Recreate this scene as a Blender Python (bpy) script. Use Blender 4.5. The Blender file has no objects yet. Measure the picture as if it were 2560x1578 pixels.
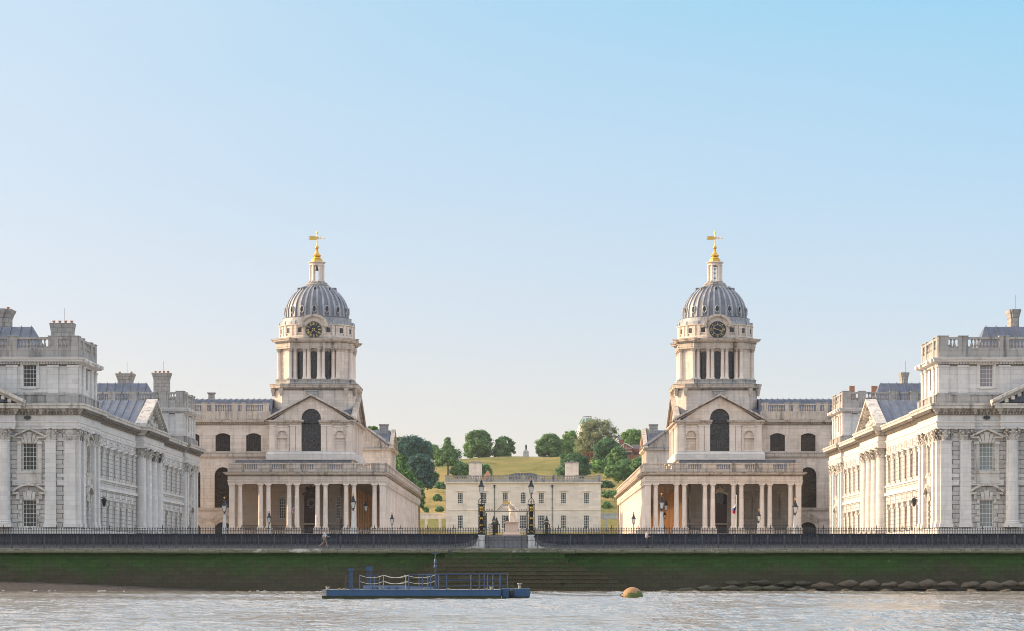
import bpy, bmesh, math, random
from math import sin, cos, pi, radians, sqrt
from mathutils import Vector, Matrix
random.seed(7)
S = bpy.context.scene
COL = S.collection
F = 6350.0; HX = 1325.0; HY = 1431.0; CZ = 1.75; AX = -2.0
def PX(px, Y): return (px-HX)*Y/F
def PZ(py, Y): return CZ+(HY-py)*Y/F

# ------------------------------------------------------------------ mesh builder
class M:
    def __init__(s): s.v = []; s.f = []
    def add(s, vs, fs):
        n = len(s.v); s.v.extend(vs); s.f.extend([tuple(i+n for i in f) for f in fs]); return s
    def box(s, x0, x1, y0, y1, z0, z1):
        return s.fbox(lambda a, b, z: (a, b, z), x0, x1, y0, y1, z0, z1)
    def fbox(s, fr, a0, a1, b0, b1, z0, z1):
        vs = [fr(a, b, z) for z in (z0, z1) for (a, b) in ((a0, b0), (a1, b0), (a1, b1), (a0, b1))]
        return s.add(vs, [(0, 3, 2, 1), (4, 5, 6, 7), (0, 1, 5, 4), (1, 2, 6, 5), (2, 3, 7, 6), (3, 0, 4, 7)])
    def taper(s, cx, cy, z0, z1, h0, h1, k0=None, k1=None):
        k0 = h0 if k0 is None else k0; k1 = h1 if k1 is None else k1
        vs = [(cx+sx*h0, cy+sy*k0, z0) for sx, sy in ((-1, -1), (1, -1), (1, 1), (-1, 1))]+[(cx+sx*h1, cy+sy*k1, z1) for sx, sy in ((-1, -1), (1, -1), (1, 1), (-1, 1))]
        return s.add(vs, [(0, 3, 2, 1), (4, 5, 6, 7), (0, 1, 5, 4), (1, 2, 6, 5), (2, 3, 7, 6), (3, 0, 4, 7)])
    def prism(s, fr, pts, b0, b1):           # polygon in (a,z) extruded along b
        n = len(pts)
        vs = [fr(a, b0, z) for a, z in pts]+[fr(a, b1, z) for a, z in pts]
        return s.add(vs, [tuple(range(n)), tuple(range(2*n-1, n-1, -1))]+[(i, i+n, (i+1) % n+n, (i+1) % n) for i in range(n)])
    def lathe(s, cx, cy, prof, n=16, sx=1, sy=1, ph=0.0, cap=True):
        base = len(s.v)
        for r, z in prof:
            for i in range(n):
                t = ph+2*pi*i/n; s.v.append((cx+r*cos(t)*sx, cy+r*sin(t)*sy, z))
        for k in range(len(prof)-1):
            for i in range(n):
                a = base+k*n+i; b = base+k*n+(i+1) % n; s.f.append((a, b, b+n, a+n))
        if cap:
            s.f.append(tuple(base+i for i in range(n))[::-1]); s.f.append(tuple(base+(len(prof)-1)*n+i for i in range(n)))
        return s
    def tube(s, pts, r, n=5, closed=False):
        pts = [Vector(p) for p in pts]; base = len(s.v); m = len(pts)
        rr = r if hasattr(r, '__len__') else [r]*m
        for i, p in enumerate(pts):
            d = (pts[min(i+1, m-1)]-pts[max(i-1, 0)]) if not closed else (pts[(i+1) % m]-pts[i-1])
            if d.length < 1e-9: d = Vector((0, 0, 1))
            d.normalize(); u = d.cross(Vector((0, 0, 1)))
            if u.length < 0.05: u = Vector((1, 0, 0)) if abs(d.z) > .9 else d.cross(Vector((1, 0, 0)))
            u.normalize(); w = d.cross(u)
            for k in range(n):
                t = 2*pi*k/n; q = p+(u*cos(t)+w*sin(t))*rr[i]; s.v.append(tuple(q))
        for i in range(m-1 if not closed else m):
            for k in range(n):
                a = base+i*n+k; b = base+i*n+(k+1) % n; j = ((i+1) % m)*n-i*n
                s.f.append((a, b, b+j, a+j))
        if not closed:
            s.f.append(tuple(base+k for k in range(n))[::-1]); s.f.append(tuple(base+(m-1)*n+k for k in range(n)))
        return s
    def sweep(s, path, prof, closed=False, side=1):
        # path: xy points; prof: (b,z) pairs, closed polygon; side +1 = offset to the right of travel
        m = len(path); n = len(prof); base = len(s.v)
        P = [Vector(p) for p in path]
        for i in range(m):
            d0 = (P[i]-P[i-1]) if (i > 0 or closed) else (P[1]-P[0])
            d1 = (P[(i+1) % m]-P[i]) if (i < m-1 or closed) else (P[-1]-P[-2])
            d0.normalize(); d1.normalize()
            n0 = Vector((d0.y, -d0.x)); n1 = Vector((d1.y, -d1.x)); q = n0+n1
            q = q/(max(.3, q.dot(n0))) if q.length > 1e-6 else n0
            for b, z in prof:
                w = P[i]+q*b*side; s.v.append((w.x, w.y, z))
        for i in range(m if closed else m-1):
            j = (i+1) % m
            for k in range(n):
                l = (k+1) % n; s.f.append((base+i*n+k, base+i*n+l, base+j*n+l, base+j*n+k))
        if not closed:
            s.f.append(tuple(base+k for k in range(n))); s.f.append(tuple(base+(m-1)*n+k for k in range(n))[::-1])
        return s
    def ball(s, c, r, n=8, m=6, sz=None):
        sz = r if sz is None else sz
        return s.lathe(c[0], c[1], [(max(.002, r*sin(pi*k/m)), c[2]-sz*cos(pi*k/m)) for k in range(m+1)], n)
    def wall(s, fr, a0, a1, z0, z1, ops=(), dep=.35, b=0.0):
        # face at b with openings (ca, w, zb, zt, arch) ; reveals go inward dep.  arch: rise of the head (0 = flat)
        A = sorted({a0, a1}|{o[0]-o[1]/2 for o in ops}|{o[0]+o[1]/2 for o in ops}); Z = sorted({z0, z1}|{o[2] for o in ops}|{o[3] for o in ops})
        def q(p): s.add(p, [tuple(range(len(p)))])
        for i in range(len(A)-1):
            for k in range(len(Z)-1):
                ca = (A[i]+A[i+1])/2; cz = (Z[k]+Z[k+1])/2
                if any(abs(ca-o[0]) < o[1]/2 and o[2] < cz < o[3] for o in ops): continue
                q([fr(A[i], b, Z[k]), fr(A[i+1], b, Z[k]), fr(A[i+1], b, Z[k+1]), fr(A[i], b, Z[k+1])])
        for o in ops:
            c, w, zb, zt = o[:4]; h = o[4] if len(o) > 4 else 0; l = c-w/2; r = c+w/2; zs = zt-h
            q([fr(l, b, zb), fr(l, b, zs), fr(l, b-dep, zs), fr(l, b-dep, zb)])
            q([fr(r, b, zb), fr(r, b-dep, zb), fr(r, b-dep, zs), fr(r, b, zs)])
            q([fr(l, b, zb), fr(l, b-dep, zb), fr(r, b-dep, zb), fr(r, b, zb)])
            if h <= 0: q([fr(l, b, zt), fr(r, b, zt), fr(r, b-dep, zt), fr(l, b-dep, zt)])
            else:
                K = 12; arc = [(c-w/2*cos(pi*t/K), zs+h*sin(pi*t/K)) for t in range(K+1)]
                if h < w*.35: arc = [(l+w*t/K, zs+h*(1-(2*t/K-1)**2)) for t in range(K+1)]
                for t in range(K):
                    (x0, y0), (x1, y1) = arc[t], arc[t+1]
                    q([fr(x0, b, y0), fr(x1, b, y1), fr(x1, b, zt+.0), fr(x0, b, zt+.0)])
                    q([fr(x0, b, y0), fr(x0, b-dep, y0), fr(x1, b-dep, y1), fr(x1, b, y1)])
        return s
    def mesh(s, name, mat, smooth=False, origin=None, recalc=True):
        vs = s.v
        xs = [v[0] for v in vs]; ys = [v[1] for v in vs]; zs = [v[2] for v in vs]
        o = origin if origin is not None else ((min(xs)+max(xs))/2, (min(ys)+max(ys))/2, min(zs))
        me = bpy.data.meshes.new(name)
        me.from_pydata([(v[0]-o[0], v[1]-o[1], v[2]-o[2]) for v in vs], [], s.f)
        if recalc:
            b = bmesh.new(); b.from_mesh(me); bmesh.ops.recalc_face_normals(b, faces=b.faces); b.to_mesh(me); b.free()
        if mat: me.materials.append(mat)
        if smooth:
            me.polygons.foreach_set('use_smooth', [True]*len(me.polygons))
            try: me.set_sharp_from_angle(angle=radians(40))
            except Exception: pass
        me.update(); return me, o

def link(o, parent=None):
    COL.objects.link(o)
    if parent is not None:
        o.parent = parent; o.matrix_parent_inverse = world(parent).inverted()
    return o
def world(o):
    m = Matrix.Translation(o.location) @ o.rotation_euler.to_matrix().to_4x4() @ Matrix.Diagonal((*o.scale, 1))
    return m if o.parent is None else world(o.parent) @ o.matrix_parent_inverse @ m
def build(m, name, mat, parent=None, smooth=False, label=None):   # vertices in world coordinates
    me, o = m.mesh(name, mat, smooth); ob = bpy.data.objects.new(name, me); ob.location = o
    link(ob, parent)
    if label: ob['label'] = label
    return ob
def inst(me, name, parent, loc, rz=0.0, sc=1.0):
    ob = bpy.data.objects.new(name, me); ob.location = loc; ob.rotation_euler = (0, 0, rz)
    ob.scale = (sc,)*3 if not hasattr(sc, '__len__') else sc
    return link(ob, parent)
def lmesh(m, name, mat, smooth=False): return m.mesh(name, mat, smooth, origin=(0, 0, 0))[0]
def tag(o, label, cat, group=None):
    o['label'] = label; o['category'] = cat
    if group: o['group'] = group
    return o
def empty(name, loc, label, cat, group=None, rz=0.0):
    o = bpy.data.objects.new(name, None); o.location = loc; o.rotation_euler = (0, 0, rz); o.empty_display_size = .5
    COL.objects.link(o); return tag(o, label, cat, group)
def struct(o, kind='structure'): o['kind'] = kind; return o
def copy_tree(o, parent=None, loc=None, rz=None):
    c = o.copy(); COL.objects.link(c)
    if parent is not None: c.parent = parent
    if loc is not None: c.location = loc
    if rz is not None: c.rotation_euler = (0, 0, rz)
    for ch in list(KIDS(o)): copy_tree(ch, c)
    return c
def KIDS(o): return [x for x in S.objects if x.parent == o]

# ------------------------------------------------------------------ materials
def mat(name):
    m = bpy.data.materials.new(name); m.use_nodes = True; nt = m.node_tree
    b = nt.nodes['Principled BSDF']; return m, nt, b
def N(nt, t, **k):
    n = nt.nodes.new(t)
    for a, v in k.items():
        if a.startswith('i_'): n.inputs[a[2:].replace('_', ' ')].default_value = v
        else: setattr(n, a, v)
    return n
def math_n(nt, op, a, b=None, clamp=False):
    n = nt.nodes.new('ShaderNodeMath'); n.operation = op; n.use_clamp = clamp
    for i, x in enumerate((a, b)):
        if x is None: continue
        if isinstance(x, (int, float)): n.inputs[i].default_value = x
        else: nt.links.new(x, n.inputs[i])
    return n.outputs[0]
def mix(nt, fac, a, b, mode='MIX'):
    n = nt.nodes.new('ShaderNodeMix'); n.data_type = 'RGBA'; n.blend_type = mode
    for i, x in ((0, fac), (6, a), (7, b)):
        if isinstance(x, (int, float)): n.inputs[i].default_value = x
        elif isinstance(x, (tuple, list)): n.inputs[i].default_value = (*x, 1) if len(x) == 3 else x
        else: nt.links.new(x, n.inputs[i])
    return n.outputs[2]
def noise(nt, vec, scale, detail=4, rough=.55, out='Fac'):
    n = nt.nodes.new('ShaderNodeTexNoise'); n.inputs['Scale'].default_value = scale; n.inputs['Detail'].default_value = detail; n.inputs['Roughness'].default_value = rough
    if vec is not None: nt.links.new(vec, n.inputs['Vector'])
    return n.outputs[out]
def ramp(nt, fac, p):
    n = nt.nodes.new('ShaderNodeValToRGB'); e = n.color_ramp.elements
    while len(e) < len(p): e.new(.5)
    for i, (x, c) in enumerate(p):
        e[i].position = x; e[i].color = (c, c, c, 1) if isinstance(c, (int, float)) else (*c, 1)
    nt.links.new(fac, n.inputs[0]); return n.outputs[0]
def mapping(nt, vec, sc):
    n = nt.nodes.new('ShaderNodeMapping'); n.inputs['Scale'].default_value = sc; nt.links.new(vec, n.inputs['Vector']); return n.outputs[0]
def pos(nt): return nt.nodes.new('ShaderNodeNewGeometry').outputs['Position']
def facade_uv(nt):
    g = nt.nodes.new('ShaderNodeNewGeometry'); sp = nt.nodes.new('ShaderNodeSeparateXYZ'); nt.links.new(g.outputs['Position'], sp.inputs[0])
    sn = nt.nodes.new('ShaderNodeSeparateXYZ'); nt.links.new(g.outputs['True Normal'], sn.inputs[0])
    k = math_n(nt, 'GREATER_THAN', math_n(nt, 'ABSOLUTE', sn.outputs[0]), .72)
    u = math_n(nt, 'ADD', math_n(nt, 'MULTIPLY', sp.outputs[0], math_n(nt, 'SUBTRACT', 1.0, k)), math_n(nt, 'MULTIPLY', sp.outputs[1], k))
    cb = nt.nodes.new('ShaderNodeCombineXYZ'); nt.links.new(u, cb.inputs[0]); nt.links.new(sp.outputs[2], cb.inputs[1])
    return cb.outputs[0]
def stone(name, col, stain=(.12, .11, .10), amt=.5, joint=.35, bw=1.3, bh=.46, rough=.85, mortar=.012, streak=1.0, tint=(.42, .30, .17), tamt=.25, seed=0.):
    m, nt, b = mat(name); P = pos(nt); uv = facade_uv(nt)
    big = noise(nt, P, .13, 5, .6); med = noise(nt, P, .9, 5, .65)
    st = noise(nt, mapping(nt, P, (1.6, 1.6, .16)), 1.0, 5, .7)
    br = N(nt, 'ShaderNodeTexBrick', i_Scale=1.0); nt.links.new(uv, br.inputs['Vector'])
    br.inputs['Brick Width'].default_value = bw; br.inputs['Row Height'].default_value = bh; br.inputs['Mortar Size'].default_value = mortar; br.inputs['Mortar Smooth'].default_value = .3
    br.inputs['Color1'].default_value = (.9, .9, .9, 1); br.inputs['Color2'].default_value = (1.06, 1.05, 1.03, 1); br.inputs['Mortar'].default_value = (1-joint,)*3+(1,)
    c = mix(nt, ramp(nt, big, [(.35, 0.0), (.7, 1.0)]), tuple(x*.93 for x in col), tuple(min(1, x*1.06) for x in col))
    c = mix(nt, math_n(nt, 'MULTIPLY', ramp(nt, noise(nt, mapping(nt, P, (1, 1, .5)), .35, 4, .6), [(.52, 0.0), (.72, 1.0)]), tamt), c, tint)
    s1 = math_n(nt, 'MULTIPLY', ramp(nt, st, [(.50, 0.0), (.74, 1.0)]), amt*streak, True)
    c = mix(nt, s1, c, stain)
    s2 = math_n(nt, 'MULTIPLY', ramp(nt, med, [(.58, 0.0), (.74, 1.0)]), amt*.5, True)
    c = mix(nt, s2, c, stain)
    c = mix(nt, 1.0, c, br.outputs['Color'], 'MULTIPLY')
    nt.links.new(c, b.inputs['Base Color']); b.inputs['Roughness'].default_value = rough
    h = math_n(nt, 'SUBTRACT', math_n(nt, 'MULTIPLY', med, .25), math_n(nt, 'MULTIPLY', br.outputs['Fac'], 1.0))
    bp = N(nt, 'ShaderNodeBump', i_Strength=.5, i_Distance=.03); nt.links.new(h, bp.inputs['Height']); nt.links.new(bp.outputs[0], b.inputs['Normal'])
    return m
def plain(name, col, rough=.5, metal=0.0, var=.25, sc=3.0, bump=0.0, spec=.5):
    m, nt, b = mat(name); n = noise(nt, pos(nt), sc, 4, .6)
    c = mix(nt, n, tuple(x*(1-var) for x in col), tuple(min(1, x*(1+var)) for x in col))
    nt.links.new(c, b.inputs['Base Color']); b.inputs['Roughness'].default_value = rough; b.inputs['Metallic'].default_value = metal; b.inputs['Specular IOR Level'].default_value = spec
    if bump:
        bp = N(nt, 'ShaderNodeBump', i_Strength=bump, i_Distance=.05); nt.links.new(n, bp.inputs['Height']); nt.links.new(bp.outputs[0], b.inputs['Normal'])
    return m
def glass(name, col, rough=.08, grid=None, line=(.02, .02, .02), spec=.5, vary=0.0):
    m, nt, b = mat(name); uv = facade_uv(nt); c = None
    n = noise(nt, uv, .6, 3, .5)
    c = mix(nt, n, tuple(x*.6 for x in col), tuple(x*1.4 for x in col))
    if grid:
        br = N(nt, 'ShaderNodeTexBrick', i_Scale=1.0); br.offset = 0; nt.links.new(uv, br.inputs['Vector'])
        br.inputs['Brick Width'].default_value = grid; br.inputs['Row Height'].default_value = grid*1.15; br.inputs['Mortar Size'].default_value = .022
        br.inputs['Color1'].default_value = (.55, .55, .55, 1); br.inputs['Color2'].default_value = (1.7, 1.7, 1.7, 1); br.inputs['Mortar'].default_value = (.35, .35, .35, 1)
        c = mix(nt, 1.0, c, br.outputs['Color'], 'MULTIPLY')
        # each leaded pane tilts a little its own way
        vo = N(nt, 'ShaderNodeTexVoronoi', i_Scale=1.0/grid*.7); nt.links.new(uv, vo.inputs['Vector'])
        bp = N(nt, 'ShaderNodeBump', i_Strength=.35, i_Distance=.05); nt.links.new(vo.outputs['Color'], bp.inputs['Height']); nt.links.new(bp.outputs[0], b.inputs['Normal'])
    nt.links.new(c, b.inputs['Base Color']); b.inputs['Roughness'].default_value = rough; b.inputs['Specular IOR Level'].default_value = spec
    return m
MT = {}
MT['court'] = stone('portland_stone_pale', (.68, .655, .63), amt=.22, joint=.22, tamt=.12)
MT['court_rust'] = stone('portland_stone_rusticated', (.56, .535, .51), amt=.5, joint=.85, bw=1.1, bh=.44, mortar=.026, tamt=.2)
MT['court_trim'] = stone('portland_stone_carved', (.60, .565, .52), stain=(.06, .055, .05), amt=.95, joint=.12, tamt=.15)
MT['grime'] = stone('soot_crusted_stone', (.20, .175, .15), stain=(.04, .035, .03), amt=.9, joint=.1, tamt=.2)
MT['capital'] = stone('carved_capital_stone', (.60, .57, .53), stain=(.035, .033, .03), amt=1.5, joint=.05, tamt=.1)
MT['sooty'] = stone('weathered_stone_grey', (.40, .38, .36), stain=(.045, .045, .045), amt=1.0, joint=.3, bw=1.1, bh=.5, tamt=.1)
MT['domest'] = stone('portland_stone_warm', (.74, .64, .56), amt=.5, joint=.34, tamt=.22)
MT['domest_o'] = stone('portland_stone_ochre_stained', (.74, .64, .56), amt=.5, joint=.34, tint=(.52, .31, .13), tamt=.62)
MT['colst'] = stone('portland_stone_columns', (.78, .68, .60), amt=.24, joint=.12, bw=9, bh=.9, tamt=.18)
MT['dometrim'] = stone('portland_stone_cornice', (.58, .50, .43), stain=(.06, .055, .05), amt=1.0, joint=.1, tamt=.25)
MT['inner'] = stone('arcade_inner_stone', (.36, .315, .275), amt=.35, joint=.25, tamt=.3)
MT['glow_stone'] = stone('glow_tinted_stone', (.55, .36, .20), stain=(.3, .16, .07), amt=.25, joint=.15, tamt=.2)  # warm orange glow of the arcades is put into this wall colour
MT['mantel'] = stone('grey_chimney_stone', (.38, .365, .35), stain=(.08, .08, .08), amt=.6, joint=.45, bw=.8, bh=.45, mortar=.03, tamt=.1)
MT['render'] = stone('cream_render', (.88, .765, .665), amt=.18, joint=.05, bw=2.2, bh=.6, tamt=.08)
MT['black'] = plain('black_ironwork', (.016, .019, .024), .38, 0, .3)
MT['blackgreen'] = plain('dark_green_ironwork', (.012, .018, .016), .35, 0, .3)
MT['rail'] = plain('grey_painted_rail', (.05, .055, .065), .33, 0, .3)
MT['gold'] = plain('gilding', (.72, .44, .10), .34, .8, .2)
MT['goldpaint'] = plain('gold_paint', (.50, .39, .17), .5, .1, .1)
MT['whitepaint'] = plain('white_joinery_paint', (.74, .72, .66), .45, 0, .06)
MT['postpaint'] = plain('pale_stone_post', (.60, .58, .55), .7, 0, .1)
MT['glass'] = glass('window_glass_dark', (.016, .024, .030), .06)
MT['glass_green'] = glass('window_glass_blinds', (.21, .235, .235), .10)
MT['glass_grey'] = glass('window_glass_grey', (.25, .23, .24), .15)
MT['leaded'] = glass('leaded_glass', (.028, .028, .034), .12, grid=.26)
MT['leaded_brown'] = glass('leaded_glass_brown', (.040, .030, .026), .16, grid=.16)
MT['lampglass'] = plain('lamp_glass', (.62, .60, .55), .12, 0, .05)
MT['door'] = plain('maroon_door_paint', (.040, .014, .016), .4, 0, .3)
MT['dial'] = plain('clock_dial_black', (.010, .013, .030), .35, 0, .2)
MT['bronze'] = plain('dark_bronze', (.045, .05, .055), .5, .3, .3)
MT['terracotta'] = plain('chimney_pot_clay', (.45, .22, .12), .8, 0, .2)

def lead(name, col, seam=.6):
    m, nt, b = mat(name); P = pos(nt)
    n = noise(nt, mapping(nt, P, (1.2, 1.2, .25)), 1.2, 5, .65); n2 = noise(nt, P, .5, 3, .5)
    c = mix(nt, ramp(nt, n, [(.35, 0.0), (.7, 1.0)]), tuple(x*.62 for x in col), tuple(min(1, x*1.35) for x in col))
    c = mix(nt, math_n(nt, 'MULTIPLY', n2, .4), c, (.30, .27, .25))
    nt.links.new(c, b.inputs['Base Color']); b.inputs['Roughness'].default_value = .5; b.inputs['Metallic'].default_value = .15
    bp = N(nt, 'ShaderNodeBump', i_Strength=.3, i_Distance=.05); nt.links.new(n, bp.inputs['Height']); nt.links.new(bp.outputs[0], b.inputs['Normal'])
    return m
MT['lead'] = lead('dome_lead', (.14, .16, .20))
MT['leadlight'] = lead('dome_rib_lead', (.33, .35, .385))
MT['leadroof'] = lead('blue_lead_roof', (.075, .105, .165))
# ------------------------------------------------------------------ shared pieces
def corinthian(r, h, sq=False):
    m = M(); rnd = random.Random(5)
    m.lathe(0, 0, [(r*1.0, 0), (r*1.06, h*.03), (r*.96, h*.08), (r*1.0, h*.5), (r*1.28, h*.86), (r*1.3, h*.88)], 12)
    for row, (z0, z1, k, out) in enumerate(((h*.06, h*.42, 8, .26), (h*.34, h*.70, 8, .36))):
        for i in range(k):
            t = 2*pi*(i+.5*row)/k; c, s_ = cos(t), sin(t); w = r*.30
            p = []
            for q, (rr, z, ww) in enumerate(((1.0, z0, .8), (1.08+out*.2, (z0+z1)/2, 1.1), (1.12+out, z1, .7), (1.14+out*1.25, z1-h*.09, .35))):
                p += [(c*r*rr-s_*w*ww, s_*r*rr+c*w*ww, z), (c*r*rr+s_*w*ww, s_*r*rr-c*w*ww, z)]
                p += [(c*r*(rr-.14)-s_*w*ww, s_*r*(rr-.14)+c*w*ww, z), (c*r*(rr-.14)+s_*w*ww, s_*r*(rr-.14)-c*w*ww, z)]
            fs = []
            for q in range(3):
                b = q*4; fs += [(b, b+1, b+5, b+4), (b+2, b+6, b+7, b+3), (b, b+4, b+6, b+2), (b+1, b+3, b+7, b+5)]
            m.add(p, fs+[(0, 2, 3, 1), (12, 13, 15, 14)])
    for i in range(4):
        t = pi/4+i*pi/2; m.ball((r*1.5*cos(t), r*1.5*sin(t), h*.79), r*.24, 6, 4, h*.10)
        m.tube([(r*1.0*cos(t), r*1.0*sin(t), h*.5), (r*1.45*cos(t), r*1.45*sin(t), h*.82)], r*.09, 4)
        t = i*pi/2; m.ball((r*1.30*cos(t), r*1.30*sin(t), h*.93), r*.17, 6, 4)
    a = r*1.42
    m.box(-a, a, -a, a, h*.90, h)
    return lmesh(m, 'capital', MT['capital'])
def round_shaft(r, h):
    m = M(); m.box(-r*1.35, r*1.35, -r*1.35, r*1.35, 0, .28)
    m.lathe(0, 0, [(r*1.3, .28), (r*1.32, .38), (r*1.12, .48), (r*1.18, .58), (r, .68), (r, h*.35), (r*.97, h*.6), (r*.87, h-.12), (r*.95, h-.08), (r*.95, h)], 24)
    return lmesh(m, 'column', MT['court'], True)
def pil_shaft(w, h, p):
    m = M(); m.box(-w/2-.1, w/2+.1, -p-.1, 0, 0, .35); m.box(-w/2-.05, w/2+.05, -p-.05, 0, .35, .55)
    m.taper(0, -p/2+.02, .55, h-.1, w/2, w/2*.94, p/2+.02, p/2); m.box(-w/2-.04, w/2+.04, -p-.04, 0, h-.1, h)
    return lmesh(m, 'pilaster', MT['court'])
def sash(name, w, h, nx, nz, recess, glassmat, arch=0.0, fw=.06, bw=.028, frame='whitepaint'):
    """frame + glazing bars mesh and pane mesh, at the local origin (sill centre), recessed along +y"""
    y0 = recess; m = M()
    m.box(-w/2, -w/2+fw, y0, y0+.08, 0, h); m.box(w/2-fw, w/2, y0, y0+.08, 0, h)
    m.box(-w/2+fw, w/2-fw, y0, y0+.08, 0, fw); 
    if not arch: m.box(-w/2+fw, w/2-fw, y0, y0+.08, h-fw, h)
    for i in range(1, nx):
        x = -w/2+w*i/nx; m.box(x-bw/2, x+bw/2, y0+.015, y0+.06, fw, h-fw*(not arch))
    for k in range(1, nz):
        z = h*k/nz; bb = bw*1.6 if k == nz//2 else bw
        m.box(-w/2+fw, w/2-fw, y0+.010, y0+.065, z-bb/2, z+bb/2)
    if arch: m.tube([(-(w/2-.03)*cos(pi*t/10), y0+.04, h-arch+arch*sin(pi*t/10)) for t in range(11)], .05, 4)
    g = M(); g.box(-w/2+.01, w/2-.01, y0+.03, y0+.05, .01, h-.01)
    return lmesh(m, name, MT[frame]), lmesh(g, 'pane', MT[glassmat])
def put_window(protos, parent, loc, rz, extra=(), name='window', label=None):
    fr = inst(protos[0], name, parent, loc, rz)
    inst(protos[1], 'pane', fr, loc, rz)
    for nm, me in extra: inst(me, nm, fr, loc, rz)
    if label: fr['label'] = label
    return fr
def baluster_pts(m, fr, a, b, z0, z1, r=.09):
    h = z1-z0; c = fr(a, b, 0)
    m.lathe(c[0], c[1], [(r*.9, z0), (r*.6, z0+h*.1), (r*1.15, z0+h*.32), (r*.5, z0+h*.72), (r*.85, z0+h*.9), (r*.9, z1)], 6, cap=False)
def balustrade(m, fr, a0, a1, b, z0, zb, zr, z1, piers, step=.30, th=.16, gapless=(), r=.09, pw=.45):
    """base z0-zb, balusters zb-zr, rail zr-z1 ; piers = list of (centre, halfwidth)"""
    m.fbox(fr, a0, a1, b-th, b+th, z0, zb); m.fbox(fr, a0, a1, b-th-.02, b+th+.02, zr, z1)
    for c, hw in piers: m.fbox(fr, c-hw, c+hw, b-th-.05, b+th+.05, z0+.002, z1+.05); m.fbox(fr, c-hw-.05, c+hw+.05, b-th-.1, b+th+.1, z1+.05, z1+.14)
    n = int(abs(a1-a0)/step)
    for i in range(n):
        a = a0+(i+.5)*(a1-a0)/n
        if any(abs(a-c) < hw+.08 for c, hw in piers): continue
        if any(g0 <= a <= g1 for g0, g1 in gapless): continue
        baluster_pts(m, fr, a, b, zb, zr, r)
    for g0, g1 in gapless: m.fbox(fr, g0, g1, b-th*.7, b+th*.7, zb, zr)

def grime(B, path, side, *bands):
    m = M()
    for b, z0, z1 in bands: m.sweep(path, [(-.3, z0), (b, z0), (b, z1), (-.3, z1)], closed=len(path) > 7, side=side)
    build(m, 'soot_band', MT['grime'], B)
def front(s, Y0, du=0.): return lambda a, b, z: (AX+s*(a+du), Y0-b, z)
def side(s, u0, du=0.): return lambda a, b, z: (AX+s*(u0+du-b), a, z)

CH = 14.6; BZ = 6.15
cap_c = corinthian(.54, 1.22); cap_p = corinthian(.52, 1.22)
shaft_c = round_shaft(.62, CH-BZ); shaft_p = pil_shaft(1.1, CH-BZ, .34)
win_up = sash('window', 1.36, 2.65, 4, 6, .16, 'glass'); win_up_g = sash('window', 1.36, 2.65, 4, 6, .16, 'glass_green')
win_lo = sash('window', 1.32, 2.62, 4, 6, .16, 'glass'); win_lo_g = sash('window', 1.32, 2.62, 4, 6, .16, 'glass_green')
win_at = sash('window', 1.30, 2.15, 4, 5, .10, 'glass'); win_at_g = sash('window', 1.30, 2.15, 4, 5, .10, 'glass_grey')
win_sd = sash('window', 1.2, 2.5, 3, 6, .34, 'glass')

def surround_pediment(w, h):     # triangular hood, small pilasters, splayed voussoirs, sill block
    m = M(); hw = w/2
    for sx in (-1, 1):
        m.box(min(sx*(hw+.12), sx*(hw+.52)), max(sx*(hw+.12), sx*(hw+.52)), -.16, 0, -.10, h+.12)
        m.box(min(sx*(hw+.08), sx*(hw+.58)), max(sx*(hw+.08), sx*(hw+.58)), -.24, 0, h-.14, h+.14)
    fr = lambda a, b, z: (a, -b, z)
    m.box(-hw-.62, hw+.62, -.26, 0, -.32, -.10)
    m.box(-hw-.55, hw+.55, -.18, 0, -1.08, -.32); m.box(-hw-.66, hw+.66, -.22, 0, -1.28, -1.08)
    a0 = hw+.98
    m.prism(fr, [(-a0, h+.52), (0, h+1.30), (a0, h+.52), (a0, h+.70), (0, h+1.50), (-a0, h+.70)], 0, .42)
    m.prism(fr, [(-a0+.1, h+.46), (-hw-.1, h+.46), (-hw-.1, h+.62), (-a0+.1, h+.62)], 0, .34); m.prism(fr, [(a0-.1, h+.46), (hw+.1, h+.46), (hw+.1, h+.62), (a0-.1, h+.62)], 0, .34)
    m.prism(fr, [(-hw-.4, h+.1), (hw+.4, h+.1), (hw+.4, h+.75), (0, h+1.2), (-hw-.4, h+.75)], 0, .04)
    for k, (x0, x1, X0, X1, t) in enumerate(((-.15, .15, -.26, .26, 1.05), (-.42, -.18, -.64, -.30, .86), (.18, .42, .30, .64, .86), (-.66, -.45, -.98, -.68, .62), (.45, .66, .68, .98, .62))):
        m.prism(fr, [(x0, h+.02), (x1, h+.02), (X1, h+t), (X0, h+t)], .04, .20-.02*k)
    return lmesh(m, 'window_hood', MT['court_trim'])
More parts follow.
